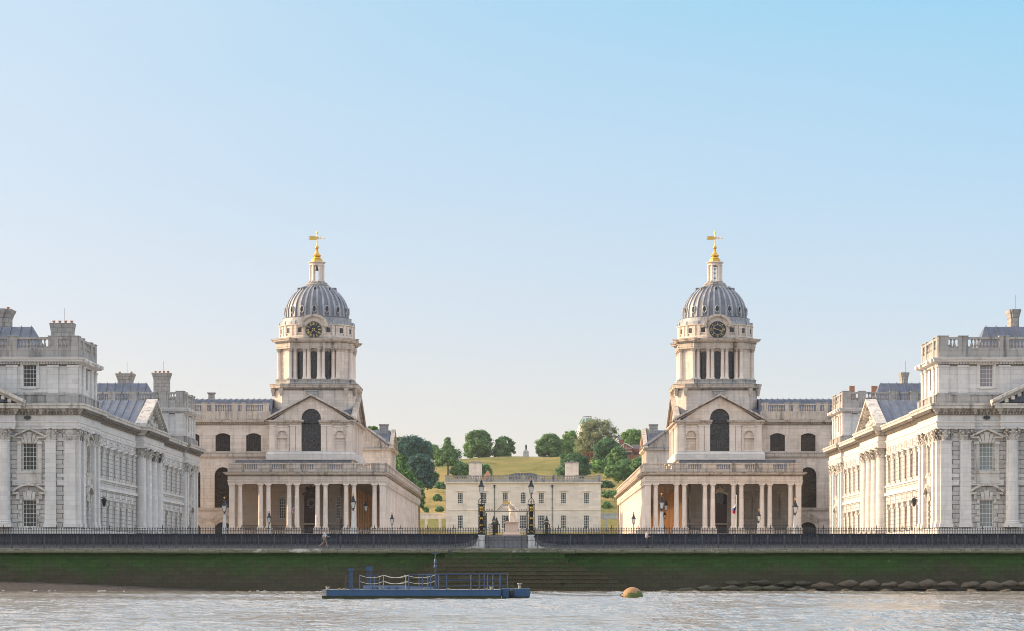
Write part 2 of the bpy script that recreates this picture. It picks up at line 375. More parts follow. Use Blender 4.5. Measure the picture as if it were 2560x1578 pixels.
def surround_segment(w, h):
    m = M(); hw = w/2; fr = lambda a, b, z: (a, -b, z); a0 = hw+.95; K = 10
    lo = [(-a0+2*a0*t/K, h+.72+.68*(1-(2*t/K-1)**2)) for t in range(K+1)]
    up = [(x, z+.22) for x, z in lo][::-1]
    for t in range(K):
        m.prism(fr, [lo[t], lo[t+1], (lo[t+1][0], lo[t+1][1]+.22), (lo[t][0], lo[t][1]+.22)], 0, .48)
    for sx in (-1, 1):
        x0, x1 = sorted((sx*(hw+.35), sx*(a0-.02))); m.box(x0, x1, -.40, 0, h+.55, h+.74)
        x0, x1 = sorted((sx*(hw+.30), sx*(hw+.62))); m.box(x0, x1, -.26, 0, h+.05, h+.55)
        for k in range(5):
            z = -.05+k*.58; q = .42 if k % 2 else .24
            x0, x1 = sorted((sx*(hw+.03), sx*(hw+.05+q))); m.box(x0, x1, -.12, 0, z, z+.46)
    for (x0, x1, X0, X1, t) in ((-.18, .18, -.27, .27, .92), (-.50, -.21, -.64, -.31, .80), (.21, .50, .31, .64, .80)):
        m.prism(fr, [(x0, h+.02), (x1, h+.02), (X1, h+t), (X0, h+t)], 0, .22)
    m.box(-hw-.3, hw+.3, -.2, 0, -.22, -.02)
    return lmesh(m, 'window_hood', MT['court_trim'])
hood_t = surround_pediment(1.36, 2.65); hood_s = surround_segment(1.32, 2.62)
def attic_surround():
    m = M(); w, h = 1.3, 2.15; f = .28
    m.box(-w/2-f, -w/2, -.10, 0, -.15, h+f); m.box(w/2, w/2+f, -.10, 0, -.15, h+f); m.box(-w/2, w/2, -.10, 0, h, h+f); m.box(-w/2, w/2, -.12, 0, -.2, 0)
    return lmesh(m, 'window_surround', MT['court'])
surr_a = attic_surround()
def side_surround():             # key block and cap over the narrow court windows
    m = M(); m.box(-.16, .16, -.30, 0, 2.5, 3.05); m.box(-.75, .75, -.12, 0, -.22, 0); m.box(-.3, .3, -.34, 0, 2.98, 3.12)
    m.box(-.76, -.60, -.07, 0, 0, 2.75); m.box(.60, .76, -.07, 0, 0, 2.75); m.box(-.6, .6, -.07, 0, 2.5, 2.75)
    return lmesh(m, 'window_surround', MT['court_trim'])
surr_s = side_surround()
def side_panel():
    m = M(); f = .1
    m.box(-.8, -.7, -.06, 0, 0, .95); m.box(.7, .8, -.06, 0, 0, .95); m.box(-.7, .7, -.06, 0, .85, .95); m.box(-.7, .7, -.06, 0, 0, .1); m.box(-.45, .45, -.05, 0, .25, .7)
    return m

CORN = [(0, 17.15), (.14, 17.15), (.17, 17.35), (.36, 17.50), (.36, 17.62), (.68, 17.70), (.70, 17.95), (.78, 18.0), (.80, 18.18), (0, 18.22)]
def courtblock(s, nm, label):
    du = .13 if s < 0 else -.15
    U0 = 42.2; Y0 = 248.0; Y1 = 337.0; UE = 66.0
    fF = front(s, Y0, du); fS = side(s, U0, du); rzS = pi/2 if s < 0 else -pi/2
    X = lambda u: AX+s*(u+du)
    B = empty(nm, (X(50), 260, 5.3), label, 'building', 'matching stone courts either side of the lawn')
    wu, wl, wa = (win_up, win_lo, win_at) if s < 0 else (win_up_g, win_lo_g, win_at_g)
    # front wall
    m = M()
    wins = [46.72, 51.5, 56.0]
    ops = [(u, 1.36, 11.72, 14.37) for u in wins[:1]]+[(u, 1.32, 6.2, 8.82) for u in wins[:1]]
    m.wall(fF, U0, UE, 4.6, 15.75, ops, .16)
    ys = [262.4, 266.5, 270.6, 274.7, 278.8, 282.9]; yb = [305.1, 309.3, 313.5, 317.7, 321.9]
    ops = [(y, 1.2, 11.7, 14.2) for y in ys+yb]+[(y, 1.2, 6.2, 8.7) for y in ys+yb]+[(254.1, 1.3, 11.72, 14.37), (254.1, 1.3, 6.2, 8.8), (330.4, 1.3, 11.72, 14.37), (330.4, 1.3, 6.2, 8.8)]
    m.wall(fS, Y0, Y1, 4.6, 15.75, ops, .34)
    fB = lambda a, b, z: (AX+s*(a+du), Y1+b, z)
    m.wall(fB, U0, UE, 4.6, 15.75)
    build(m, 'wall', MT['court_rust'], B)
    # plinth, strings, panels
    m = M()
    m.sweep([(X(UE), Y0), (X(U0), Y0), (X(U0), Y1)], [(0, 4.7), (.30, 4.7), (.30, 5.95), (.2, 6.1), (0, 6.1)], side=-s)
    for z0, z1, b in ((10.25, 10.75, .16), (11.0, 11.35, .08)):
        for a0, a1 in ((43.25, 44.05), (45.15, 48.4), (49.8, 55)): m.fbox(fF, a0, a1, 0, b, z0, z1)
    for a0, a1 in ((260.2, 286), (301, 324.4), (252, 256.6), (328, 332.9)):
        m.fbox(fS, a0, a1, 0, .18, 10.3, 10.62); m.fbox(fS, a0, a1, 0, .12, 11.25, 11.45); m.fbox(fS, a0, a1, 0, .10, 14.75, 14.9)
    for y in ys+yb:
        for z in (14.95-.05,):
            pp = side_panel(); m.add([fS(y+v[0], -v[1], z+v[2]-.02) for v in pp.v], pp.f)
            m.add([fS(y+v[0], -v[1], z+v[2]-5.6) for v in pp.v], pp.f)
    build(m, 'string_course', MT['court'], B)
    # entablature, breaking forward over the pilasters, columns and pediment
    m = M()
    pts_f = []   # (u, proj) along the front from far to corner
    def path(off=0.0):
        P = [(X(UE), Y0-.75), (X(48.0), Y0-.75), (X(48.0), Y0-.1), (X(45.5), Y0-.1), (X(45.5), Y0-.38), (X(U0-.34), Y0-.38)]
        P += [(X(U0-.34), 260.2), (X(U0), 260.2), (X(U0), 285.6), (X(U0-.9), 285.6), (X(U0-.9), 301.6), (X(U0), 301.6), (X(U0), 324.4), (X(U0-.34), 324.4), (X(U0-.34), Y1+.38), (X(UE), Y1+.38)]
        return P
    P = path()
    m.sweep(P, [(-.6, 15.7), (.0, 15.7), (.0, 16.0), (.05, 16.0), (.05, 16.3), (.14, 16.36), (.14, 16.5), (.0, 16.5), (.0, 17.15), (-.6, 17.15)], side=-s)
    build(m, 'entablature', MT['court'], B)
    m = M(); g_ = M(); g_.sweep(P, [(-1.1, 17.10), (.10, 17.10), (.10, 17.18), (-1.1, 17.18)], side=-s); m.sweep(P, [(-1.2, 17.15)]+CORN[1:-1]+[(-1.2, 18.22)], side=-s)
    # modillions under the cornice
    for i in range(len(P)-1):
        a = Vector(P[i]); b = Vector(P[i+1]); d = b-a; L = d.length
        if L < 1.2: continue
        d.normalize(); nrm = Vector((d.y, -d.x))*(-s); k = int(L/.62)
        for q in range(k):
            c = a+d*(q+.5)*L/k
            fr = lambda x, y, z, c=c, d=d, nrm=nrm: (c.x+d.x*x+nrm.x*y, c.y+d.y*x+nrm.y*y, z)
            g_.fbox(fr, -.13, .13, .14, .64, 17.40, 17.66)
        k = int(L/.30)
        for q in range(k):
            c = a+d*(q+.5)*L/k
            fr = lambda x, y, z, c=c, d=d, nrm=nrm: (c.x+d.x*x+nrm.x*y, c.y+d.y*x+nrm.y*y, z)
            g_.fbox(fr, -.08, .08, .0, .26, 17.16, 17.37)
    build(m, 'cornice', MT['court_trim'], B); build(g_, 'modillion_band', MT['grime'], B)
    # oval light in the frieze
    m = M(); c = fF(46.7 if s > 0 else 46.9, .12, 16.85)
    m.lathe(0, 0, [(.36, 0), (.36, .08), (.42, .08), (.42, 0)], 16); m.v = [(c[0]+x*1.0, c[1]-z, c[2]+y*.62) for x, y, z in m.v]
    ov = build(m, 'oval_window', MT['court_trim'], B)
    m = M(); m.lathe(0, 0, [(.36, 0), (.36, .05)], 16); m.v = [(c[0]+x, c[1]-z-.012, c[2]+y*.62) for x, y, z in m.v]; build(m, 'pane', MT['glass'], ov)
    # pilasters, columns
    def pil(loc, rz):
        p = inst(shaft_p, 'pilaster', B, loc, rz); inst(cap_p, 'capital', p, (loc[0], loc[1], CH), rz, (1, .7, 1)); return p
    def col(loc, rz):
        p = inst(shaft_c, 'column', B, loc, rz); inst(cap_c, 'capital', p, (loc[0], loc[1], CH), rz); return p
    for u in (42.75, 44.65): pil(fF(u, .0, BZ), 0)
    for u in (49.1, 52.9, 57.0, 60.8): col(fF(u, .62, BZ), 0)
    for y in (248.6-.04, 251.0, 257.2, 259.6, 325.0, 327.3, 333.5, 336.3): pil(fS(y, 0, BZ), rzS)
    for y in (286.6, 291.0, 295.4, 299.8): col(fS(y, .42, BZ), rzS)
    # windows
    w = put_window(wu, B, fF(46.72, 0, 11.72), 0, [('window_hood', hood_t)]); w = put_window(wl, B, fF(46.72, 0, 6.2), 0, [('window_hood', hood_s)])
    for y in ys+yb:
        put_window(win_sd, B, fS(y, 0, 11.7), rzS, [('window_surround', surr_s)]); put_window(win_sd, B, fS(y, 0, 6.2), rzS, [('window_surround', surr_s)])
    for y in (254.1, 330.4):
        put_window(win_up, B, fS(y, 0, 11.72), rzS, [('window_hood', hood_t)]); put_window(win_lo, B, fS(y, 0, 6.2), rzS, [('window_hood', hood_s)])
    # blind niches beyond the column
    for z0, z1, ar in ((11.6, 14.6, .7), (6.2, 9.0, .7)):
        m = M(); m.wall(fF, 51.2, 53.0, z0, z1+.2, [(52.1, 1.5, z0+.02, z1, ar)], .25, .03); m.fbox(fF, 51.3, 52.9, -.4, -.24, z0, z1)
        if s > 0: build(m, 'niche', MT['court'], B)
    # roofs
    m = M()
    f0 = lambda a, b, z: (X(a), b, z)
    m.prism(lambda a, b, z: (X(a), b, z), [(43.0, 18.15), (49.5, 21.7), (56.0, 18.15)], 259.9, 324.8)
    m.prism(lambda a, b, z: (X(b), a, z), [(285.8, 18.12), (293.9, 21.62), (302.0, 18.12)], 42.0, 56.0)
    m.prism(lambda a, b, z: (X(a), b, z), [(47.4, 18.3), (57.0, 22.7), (66.0, 18.3)], 247.2, 262.0)
    for i in range(22):     # standing seams of the lead
        y = 261.5+i*2.9
        if 285 < y < 303: continue
        m.prism(lambda a, b, z: (X(a), b, z), [(43.0, 18.22), (49.5, 21.80), (49.5, 21.70), (43.0, 18.1)], y, y+.09)
    for i in range(12):
        u = 42.4+i*.95
        m.prism(lambda a, b, z: (X(b), a, z), [(285.8, 18.2), (293.9, 21.72), (302.0, 18.2), (302, 18.1), (293.9, 21.6), (285.8, 18.1)], u, u+.08)
    build(m, 'roof', MT['leadroof'], B)
    # pediment facing the lawn + pediment on the river front
    m = M()
    g = lambda a, b, z: (X(b), a, z)
    m.prism(g, [(286.3, 18.2), (293.9, 21.3), (301.4, 18.2)], 41.9, 42.4)
    fr = lambda a, b, z: (X(41.9-b), a, z)
    for k, (t0, t1, b) in enumerate(((.0, .28, .95), (-.3, .0, .5))):
        for (a0, z0, a1, z1) in ((284.9, 18.2, 293.9, 21.5), (302.9, 18.2, 293.9, 21.5)):
            m.prism(fr, [(a0, z0+t0), (a1, z1+t0), (a1, z1+t1), (a0, z0+t1)], -.3, b)
    for i in range(9):
        for sg in (-1, 1):
            t = (i+.7)/10; a = 293.9+sg*8.6*t; z = 21.5-3.15*t
            m.fbox(fr, a-.17, a+.17, .02, .70, z-.42, z-.12)
    # carved relief lumps in the lawn-side tympanum
    rnd = random.Random(3)
    for i in range(26):
        a = 293.9+rnd.uniform(-5, 5); zt = 21.2-3.0*abs(a-293.9)/7.6; z = rnd.uniform(18.5, max(18.6, zt-.5)); c = fr(a, .05, z); m.ball(c, rnd.uniform(.18, .34), 6, 4)
    build(m, 'lawn_pediment', MT['court_trim'], B); m = M()
    ff = front(s, Y0-.75, du)
    m.prism(ff, [(48.8, 18.3), (57, 22.3), (65.2, 18.3)], -.6, -.1)
    for (t0, t1, b) in ((.0, .30, 1.05), (-.35, .0, .55)):
        for (a0, z0, a1, z1) in ((47.0, 18.22, 57, 23.0), (67.0, 18.22, 57, 23.0)):
            m.prism(ff, [(a0, z0+t0), (a1, z1+t0), (a1, z1+t1), (a0, z0+t1)], -.3, b)
    for i in range(14):
        for sg in (-1, 1):
            t = (i+.7)/15; a = 57+sg*9.4*t; z = 22.85-4.5*t
            m.fbox(ff, a-.17, a+.17, .0, .78, z-.5, z-.16)
    build(m, 'river_pediment', MT['court_trim'], B)
    if s < 0:
        m = M(); m.box(X(49.9), X(51.8), 251.0, 252.6, 20.9, 21.9); m.box(X(49.8), X(51.9), 250.9, 252.7, 21.9, 22.0); build(m, 'roof_hatch', MT['court'], B)
    else:
        m = M(); m.fbox(lambda a, b, z: (X(a), b, z), 48.3, 56, 251.0, 252.4, 19.3, 22.2); m.fbox(lambda a, b, z: (X(a), b, z), 48.1, 56.2, 250.9, 252.5, 22.2, 22.35); build(m, 'roof_hatch', MT['court'], B)
    m = M(); m.fbox(lambda a, b, z: (X(a), b, z), 43.6, 45.2, 296.8, 299.6, 18.6, 20.3); m.fbox(lambda a, b, z: (X(a), b, z), 43.5, 45.3, 296.7, 299.7, 20.3, 20.42); build(m, 'dormer', MT['court'], B)
    # attics
    for q, (ya, yb2, ue) in enumerate(((249.3, 259.8, 60.0), (325.2, 336.0, 57.0))):
        ub = 42.28; fa = front(s, ya, du); fs = side(s, ub, du)
        path = [(X(ue), ya), (X(ub), ya), (X(ub), yb2), (X(ue), yb2)]
        m = M(); wu_ = 46.95
        m.wall(fa, ub, ue, 19.3, 22.15, [(wu_, 1.3, 19.95, 22.1)] if q == 0 else [], .1); ops = [((ya+yb2)/2, 1.0, 19.95, 22.0)]
        m.wall(fs, ya, yb2, 19.3, 22.15, ops, .15); m.wall(lambda a, b, z: (X(a), yb2+b, z), ub, ue, 19.3, 22.15)
        top = M()
        m.sweep(path, [(-.3, 22.1), (.02, 22.1), (.08, 22.2), (.12, 22.32), (.55, 22.42), (.58, 22.62), (.70, 22.66), (.72, 22.78), (-.3, 22.82)], side=-s)
        pa = [42.72, 44.65, 48.7, 51.4]; ps = [ya+.55, ya+2.9, yb2-2.9, yb2-.55]
        for a in pa+([54.5, 56.6] if q else []): m.fbox(fa, a-.5, a+.5, 0, .16, 19.35, 22.1); m.fbox(fa, a-.58, a+.58, 0, .24, 21.9, 22.1)
        for a in ps: m.fbox(fs, a-.5, a+.5, 0, .16, 19.35, 22.1); m.fbox(fs, a-.58, a+.58, 0, .24, 21.9, 22.1); m.fbox(fs, a-.6, a+.6, .5, .80, 22.44, 22.76)
        k = int((ue-ub)/.28)
        for i in range(k):
            a = ub+(i+.5)*(ue-ub)/k; m.fbox(fa, a-.075, a+.075, .08, .30, 22.18, 22.34)
        build(m, 'attic_wall', MT['court'], B)
        m = M(); m.sweep(path, [(-.3, 18.25), (.35, 18.25), (.35, 19.1), (.22, 19.25), (.10, 19.4), (-.3, 19.4)], side=-s)
        for a in pa: m.fbox(fa, a-.62, a+.62, .3, .5, 18.28, 19.12)
        for a in ps: m.fbox(fs, a-.62, a+.62, .3, .5, 18.28, 19.12)
        build(m, 'attic_plinth', MT['sooty'], B); grime(B, path, -s, (.06, 22.02, 22.19), (.37, 19.08, 19.16))
        m = M()
        balustrade(m, fa, ub, ue, -.10, 22.8, 23.75, 24.62, 24.84, [(a, .48) for a in pa], .34, .18, r=.13)
        balustrade(m, fs, ya, yb2, -.10, 22.8, 23.75, 24.62, 24.84, [(a, .48) for a in ps], .34, .18, r=.13)
        balustrade(m, lambda a, b, z: (X(a), yb2+b, z), ub, ue, -.10, 22.8, 23.75, 24.62, 24.84, [(a, .48) for a in pa], .34, .18, r=.13)
        build(m, 'balustrade', MT['sooty'], B)
        m = M(); m.fbox(lambda a, b, z: (X(a), b, z), ub+.3, ue, ya+.3, yb2-.3, 22.7, 22.9)
        r0, r1 = (46.2, 58.0)
        m.add([(X(r0), ya+1.5, 22.9), (X(r1), ya+1.5, 22.9), (X(r1), yb2-1, 22.9), (X(r0), yb2-1, 22.9), (X(r0+1.5), (ya+yb2)/2, 26.35), (X(r1-.5), (ya+yb2)/2, 26.35)], [(0, 1, 5, 4), (2, 3, 4, 5), (3, 0, 4), (1, 2, 5)])
        ym = (ya+yb2)/2
        for i in range(9):
            u = r0+1.6+i*1.0
            m.add([(X(u), ya+1.45, 23.0), (X(u+.09), ya+1.45, 23.0), (X(u+.09), ym, 26.47), (X(u), ym, 26.47), (X(u), ya+1.5, 22.85), (X(u+.09), ya+1.5, 22.85), (X(u+.09), ym, 26.3), (X(u), ym, 26.3)], [(0, 1, 2, 3), (4, 5, 6, 7), (0, 4, 7, 3), (1, 5, 6, 2)])
        build(m, 'attic_roof', MT['leadroof'], B)
        if q == 0: put_window(wa, B, fa(wu_, 0, 19.95), 0, [('window_surround', surr_a)])
        put_window(win_at, B, fs((ya+yb2)/2, 0, 19.9), rzS, [])
    # chimneys
    def chimney(u, y, w, d, z0, z1, pots, cross=False, fl=1.0):
        m = M(); x = X(u)
        prof = [(0, z0, 0), (0, z0+(z1-z0)*.55, 0), (.10, z0+(z1-z0)*.56, 0), (.10, z0+(z1-z0)*.62, 0), (0, z0+(z1-z0)*.63, 0), (0, z1-.9, 0), (.08, z1-.75, 0), (.2, z1-.45, 0), (.38, z1-.15, 0), (.42, z1, 0)]
        for k in range(len(prof)-1): m.taper(x, y, prof[k][1], prof[k+1][1], w/2+prof[k][0]*fl, w/2+prof[k+1][0]*fl, d/2+prof[k][0]*fl, d/2+prof[k+1][0]*fl)
        if cross:
            for k in range(len(prof)-1): m.taper(x, y, prof[k][1], prof[k+1][1]+.01, w/2*.6+prof[k][0]*fl, w/2*.6+prof[k+1][0]*fl, d/2*1.25+prof[k][0]*fl, d/2*1.25+prof[k+1][0]*fl)
        c = build(m, 'chimney', MT['mantel'], B)
        for i in range(pots):
            m = M(); px = x+(i-(pots-1)/2)*w*.82/max(1, pots-1 or 1); m.lathe(px, y, [(.12, z1), (.11, z1+.14), (.18, z1+.24), (.18, z1+.30)], 8); build(m, 'chimney_pot', MT['terracotta'], c)
        m = M(); m.tube([(x+.2, y, z1), (x+.2, y, z1+1.6)], .02, 4); build(m, 'lightning_rod', MT['rail'], c)
    if s < 0:
        chimney(46.25, 263, 2.25, 1.2, 22.5, 27.5, 4, False, .32); chimney(52.9, 262, 2.9, 2.0, 22.5, 28.8, 3, True, .8)
        chimney(47.15, 340, 2.05, 1.3, 20, 28.4, 4, False, .6); chimney(52.0, 340, 1.9, 1.6, 20, 28.3, 2, True, .7)
    else:
        chimney(52.0, 262, .8, 2.0, 22.5, 28.75, 0, True, .5); chimney(52.2, 340, .75, 1.9, 20, 28.4, 0, True, .5)
        m = M(); m.box(X(44.2), X(44.9), 334.4, 335, 24, 26.3); build(m, 'roof_flue', MT['terracotta'], B); m = M(); m.box(X(47.1), X(47.9), 334.4, 335, 24, 26.3); build(m, 'roof_flue', MT['terracotta'], B)
    # wall lantern on the lawn side
    m = M(); c = fS(260.9, .0, 9.2); m.tube([fS(260.9, 0, 9.3), fS(260.9, .55, 9.5), fS(260.9, .6, 9.2)], .04, 4); q = fS(260.9, .6, 8.6); m.taper(q[0], q[1], 8.5, 9.2, .1, .24); m.taper(q[0], q[1], 9.2, 9.45, .26, .04)
    build(m, 'wall_lantern', MT['black'], B)
    return B
QA = courtblock(-1, 'court_building', 'long pale stone court with two square chimneys, its lawn side in shade, leftmost building')
KC = courtblock(1, 'court_building', 'long pale stone court whose lawn side glows in the sun, rightmost building')
# ------------------------------------------------------------------ dome buildings with colonnades
def doric(r0, r1, h, sq=False):
    m = M()
    if sq:
        m.box(-r0*1.12, r0*1.12, -r0*1.12, r0*1.12, 0, .2); m.box(-r0, r0, -r0, r0, .2, h-.42); m.box(-r0*1.08, r0*1.08, -r0*1.08, r0*1.08, h-.42, h-.34); m.box(-r0*1.02, r0*1.02, -r0*1.02, r0*1.02, h-.34, h-.2); m.box(-r0*1.3, r0*1.3, -r0*1.3, r0*1.3, h-.2, h)
    else:
        m.box(-r0*1.25, r0*1.25, -r0*1.25, r0*1.25, 0, .12)
        m.lathe(0, 0, [(r0*1.22, .12), (r0*1.22, .22), (r0*1.02, .27), (r0, .4), (r0*.98, h*.4), (r1, h-.5), (r1*1.12, h-.47), (r1*1.12, h-.42), (r1, h-.40), (r1, h-.30), (r1*1.35, h-.17)], 16)
        m.box(-r0*1.22, r0*1.22, -r0*1.22, r0*1.22, h-.17, h)
    return lmesh(m, 'column', MT['colst'], not sq)
dor = doric(.34, .285, 6.0); dsq = doric(.37, .37, 6.0, True)
hall_win = sash('window', 2.05, 2.5, 8, 9, .28, 'leaded_brown', .35, fw=.05, bw=.02, frame='black')
hall_arch = sash('window', 2.3, 5.6, 8, 18, .30, 'leaded_brown', 1.15, fw=.05, bw=.02, frame='black')
big_arch = sash('window', 2.66, 6.1, 6, 12, .30, 'leaded', 1.33, fw=.05, bw=.022, frame='black')
niche_win = sash('window', .86, 3.1, 3, 8, .12, 'glass', .43, fw=.04, bw=.03)
def arch_mould(w, h, rise, t, d, matn='domest', seg=False):   # moulding round an opening, local
    m = M(); fr = lambda a, b, z: (a, -b, z); K = 14; c = h-rise
    m.prism(fr, [(-w/2-t, 0), (-w/2, 0), (-w/2, c), (-w/2-t, c)], 0, d); m.prism(fr, [(w/2, 0), (w/2+t, 0), (w/2+t, c), (w/2, c)], 0, d)
    for i in range(K):
        def p(i, e):
            a = pi*i/K
            if seg: x = -(w/2+e)+(w+2*e)*i/K; return (x, c+rise*(1-(2*i/K-1)**2)+e*.9)
            return (-(w/2+e)*cos(a), c+(rise+e)*sin(a))
        m.prism(fr, [p(i, 0), p(i+1, 0), p(i+1, t), p(i, t)], 0, d)
    return lmesh(m, 'window_surround', MT[matn])
am_hall = arch_mould(2.3, 5.6, 1.15, .38, .10); am_win = arch_mould(2.05, 2.5, .35, .24, .12, seg=True); am_n = arch_mould(1.2, 3.4, .6, .16, .06, 'inner'); am_u = arch_mould(1.2, 3.2, .6, .16, .08)
dcap = None
def small_cap(r, h):
    m = M(); m.lathe(0, 0, [(r, 0), (r*1.05, h*.15), (r*1.02, h*.5), (r*1.35, h*.85)], 10)
    for i in range(8):
        t = 2*pi*i/8; m.ball((r*1.25*cos(t), r*1.25*sin(t), h*(.45 if i % 2 else .7)), r*.27, 5, 4)
    m.box(-r*1.4, r*1.4, -r*1.4, r*1.4, h*.86, h); return lmesh(m, 'capital', MT['dometrim'])
drum_shaft = (lambda m: (m.box(-.34, .34, -.34, .34, 0, .2), m.lathe(0, 0, [(.33, .2), (.33, .3), (.27, .38), (.265, 1.5), (.235, 3.75), (.26, 3.8)], 12), lmesh(m, 'drum_column', MT['colst'], True))[-1])(M())
drum_cap = small_cap(.25, .55)
def drum_window():
    m = M(); g = M(); w, h = .92, 3.85
    m.box(-w/2-.06, -w/2, -.05, .05, 0, h); m.box(w/2, w/2+.06, -.05, .05, 0, h)
    for k in range(1, 12): m.box(-w/2, w/2, -.035, .03, h*k/12-.015, h*k/12+.015)
    g.prism(lambda a, b, z: (a, -b, z), [(-w/2, 0), (w/2, 0), (w/2, h-.3), (w*.3, h-.08), (0, h), (-w*.3, h-.08), (-w/2, h-.3)], -.05, .02)
    return lmesh(m, 'drum_window', MT['black']), lmesh(g, 'pane', MT['leaded'])
drum_win = drum_window()
sqw = (lambda m, g: (m.box(-.42, -.32, -.06, .1, 0, .9), m.box(.32, .42, -.06, .1, 0, .9), m.box(-.32, .32, -.06, .1, .8, .9), m.box(-.32, .32, -.06, .1, 0, .1), g.box(-.32, .32, .0, .04, .1, .8), (lmesh(m, 'square_window', MT['domest']), lmesh(g, 'pane', MT['leaded'])))[-1])(M(), M())
def dome_r(z):
    t = (z-38.1)/4.4
    return 4.40 if t <= 0 else 4.40*sqrt(max(0, 1-t*t))
def rib_mesh():
    m = M(); K = 16; zs = [37.65, 38.1]+[38.1+4.4*sin(radians(72)*i/K) for i in range(1, K+1)]
    P = []
    for z in zs:
        r = dome_r(z); w = .05+.13*r/4.62
        P.append([(-w, -r-.02+.08, z), (-w*.8, -r-.13, z+.02), (w*.8, -r-.13, z+.02), (w, -r-.02+.08, z)])
    vs = [p for q in P for p in q]; fs = []
    for i in range(len(P)-1):
        for k in range(3): a = i*4+k; fs.append((a, a+1, a+5, a+4))
    n = len(P)*4
    m.add(vs, fs+[(0, 1, 2, 3), (n-4, n-1, n-2, n-3)]); m.v = [(x, y, z-37.6) for x, y, z in m.v]
    return lmesh(m, 'dome_rib', MT['leadlight'], True)
ribm = rib_mesh()
def lucarne(w, h):
    m = M(); g = M(); K = 16
    pts = [((w/2)*cos(2*pi*i/K), -.12, h/2+(h/2)*sin(2*pi*i/K)) for i in range(K)]
    m.tube(pts, .075, 6, closed=True); m.tube([(x*1.0, .1, z) for x, y, z in pts], .09, 5, closed=True)
    g.prism(lambda a, b, z: (a, -b, z), [(x*.95, z) for x, y, z in pts], -.05, .08)
    return lmesh(m, 'lucarne', MT['leadlight'], True), lmesh(g, 'pane', MT['leaded'])
luc = lucarne(.56, .98); luc2 = lucarne(.42, .62)

def strokes(m, fr, segs, w, b0, b1):
    for (x0, z0, x1, z1) in segs:
        dx, dz = x1-x0, z1-z0; L = sqrt(dx*dx+dz*dz) or 1; nx, nz = -dz/L*w/2, dx/L*w/2
        m.prism(fr, [(x0-nx, z0-nz), (x1-nx, z1-nz), (x1+nx, z1+nz), (x0+nx, z0+nz)], b0, b1)
GL = {'I': ([(0, 0, 0, 1)], .22), 'V': ([(0, 1, .25, 0), (.25, 0, .5, 1)], .62), 'X': ([(0, 0, .5, 1), (0, 1, .5, 0)], .62),
      'S': ([(.5, .85, .3, 1), (.3, 1, .08, .9), (.08, .9, .05, .68), (.05, .68, .48, .36), (.48, .36, .45, .12), (.45, .12, .25, 0), (.25, 0, .0, .15)], .6),
      'E': ([(0, 0, 0, 1), (0, 1, .5, 1), (0, .5, .4, .5), (0, 0, .5, 0)], .6), 'N': ([(0, 0, 0, 1), (0, 1, .55, 0), (.55, 0, .55, 1)], .68),
      'W': ([(0, 1, .18, 0), (.18, 0, .36, .8), (.36, .8, .54, 0), (.54, 0, .72, 1)], .85)}
def glyphs(m, fr, txt, r, ang, h, w, b0, b1, upright=False):
    W = sum(GL[c][1] for c in txt)*h*.8; x = -W/2; sg = []
    for c in txt:
        for (x0, z0, x1, z1) in GL[c][0]: sg.append((x+x0*h*.8, (z0-.5)*h, x+x1*h*.8, (z1-.5)*h))
        x += GL[c][1]*h*.8
    ca, sa = cos(ang), sin(ang); out = []
    for (x0, z0, x1, z1) in sg:
        def T(x, z):
            if upright: return (r*sa+x, r*ca+z)
            return (x*ca+(z+r)*sa, -x*sa+(z+r)*ca)
        out.append((*T(x0, z0), *T(x1, z1)))
    strokes(m, fr, out, w, b0, b1)
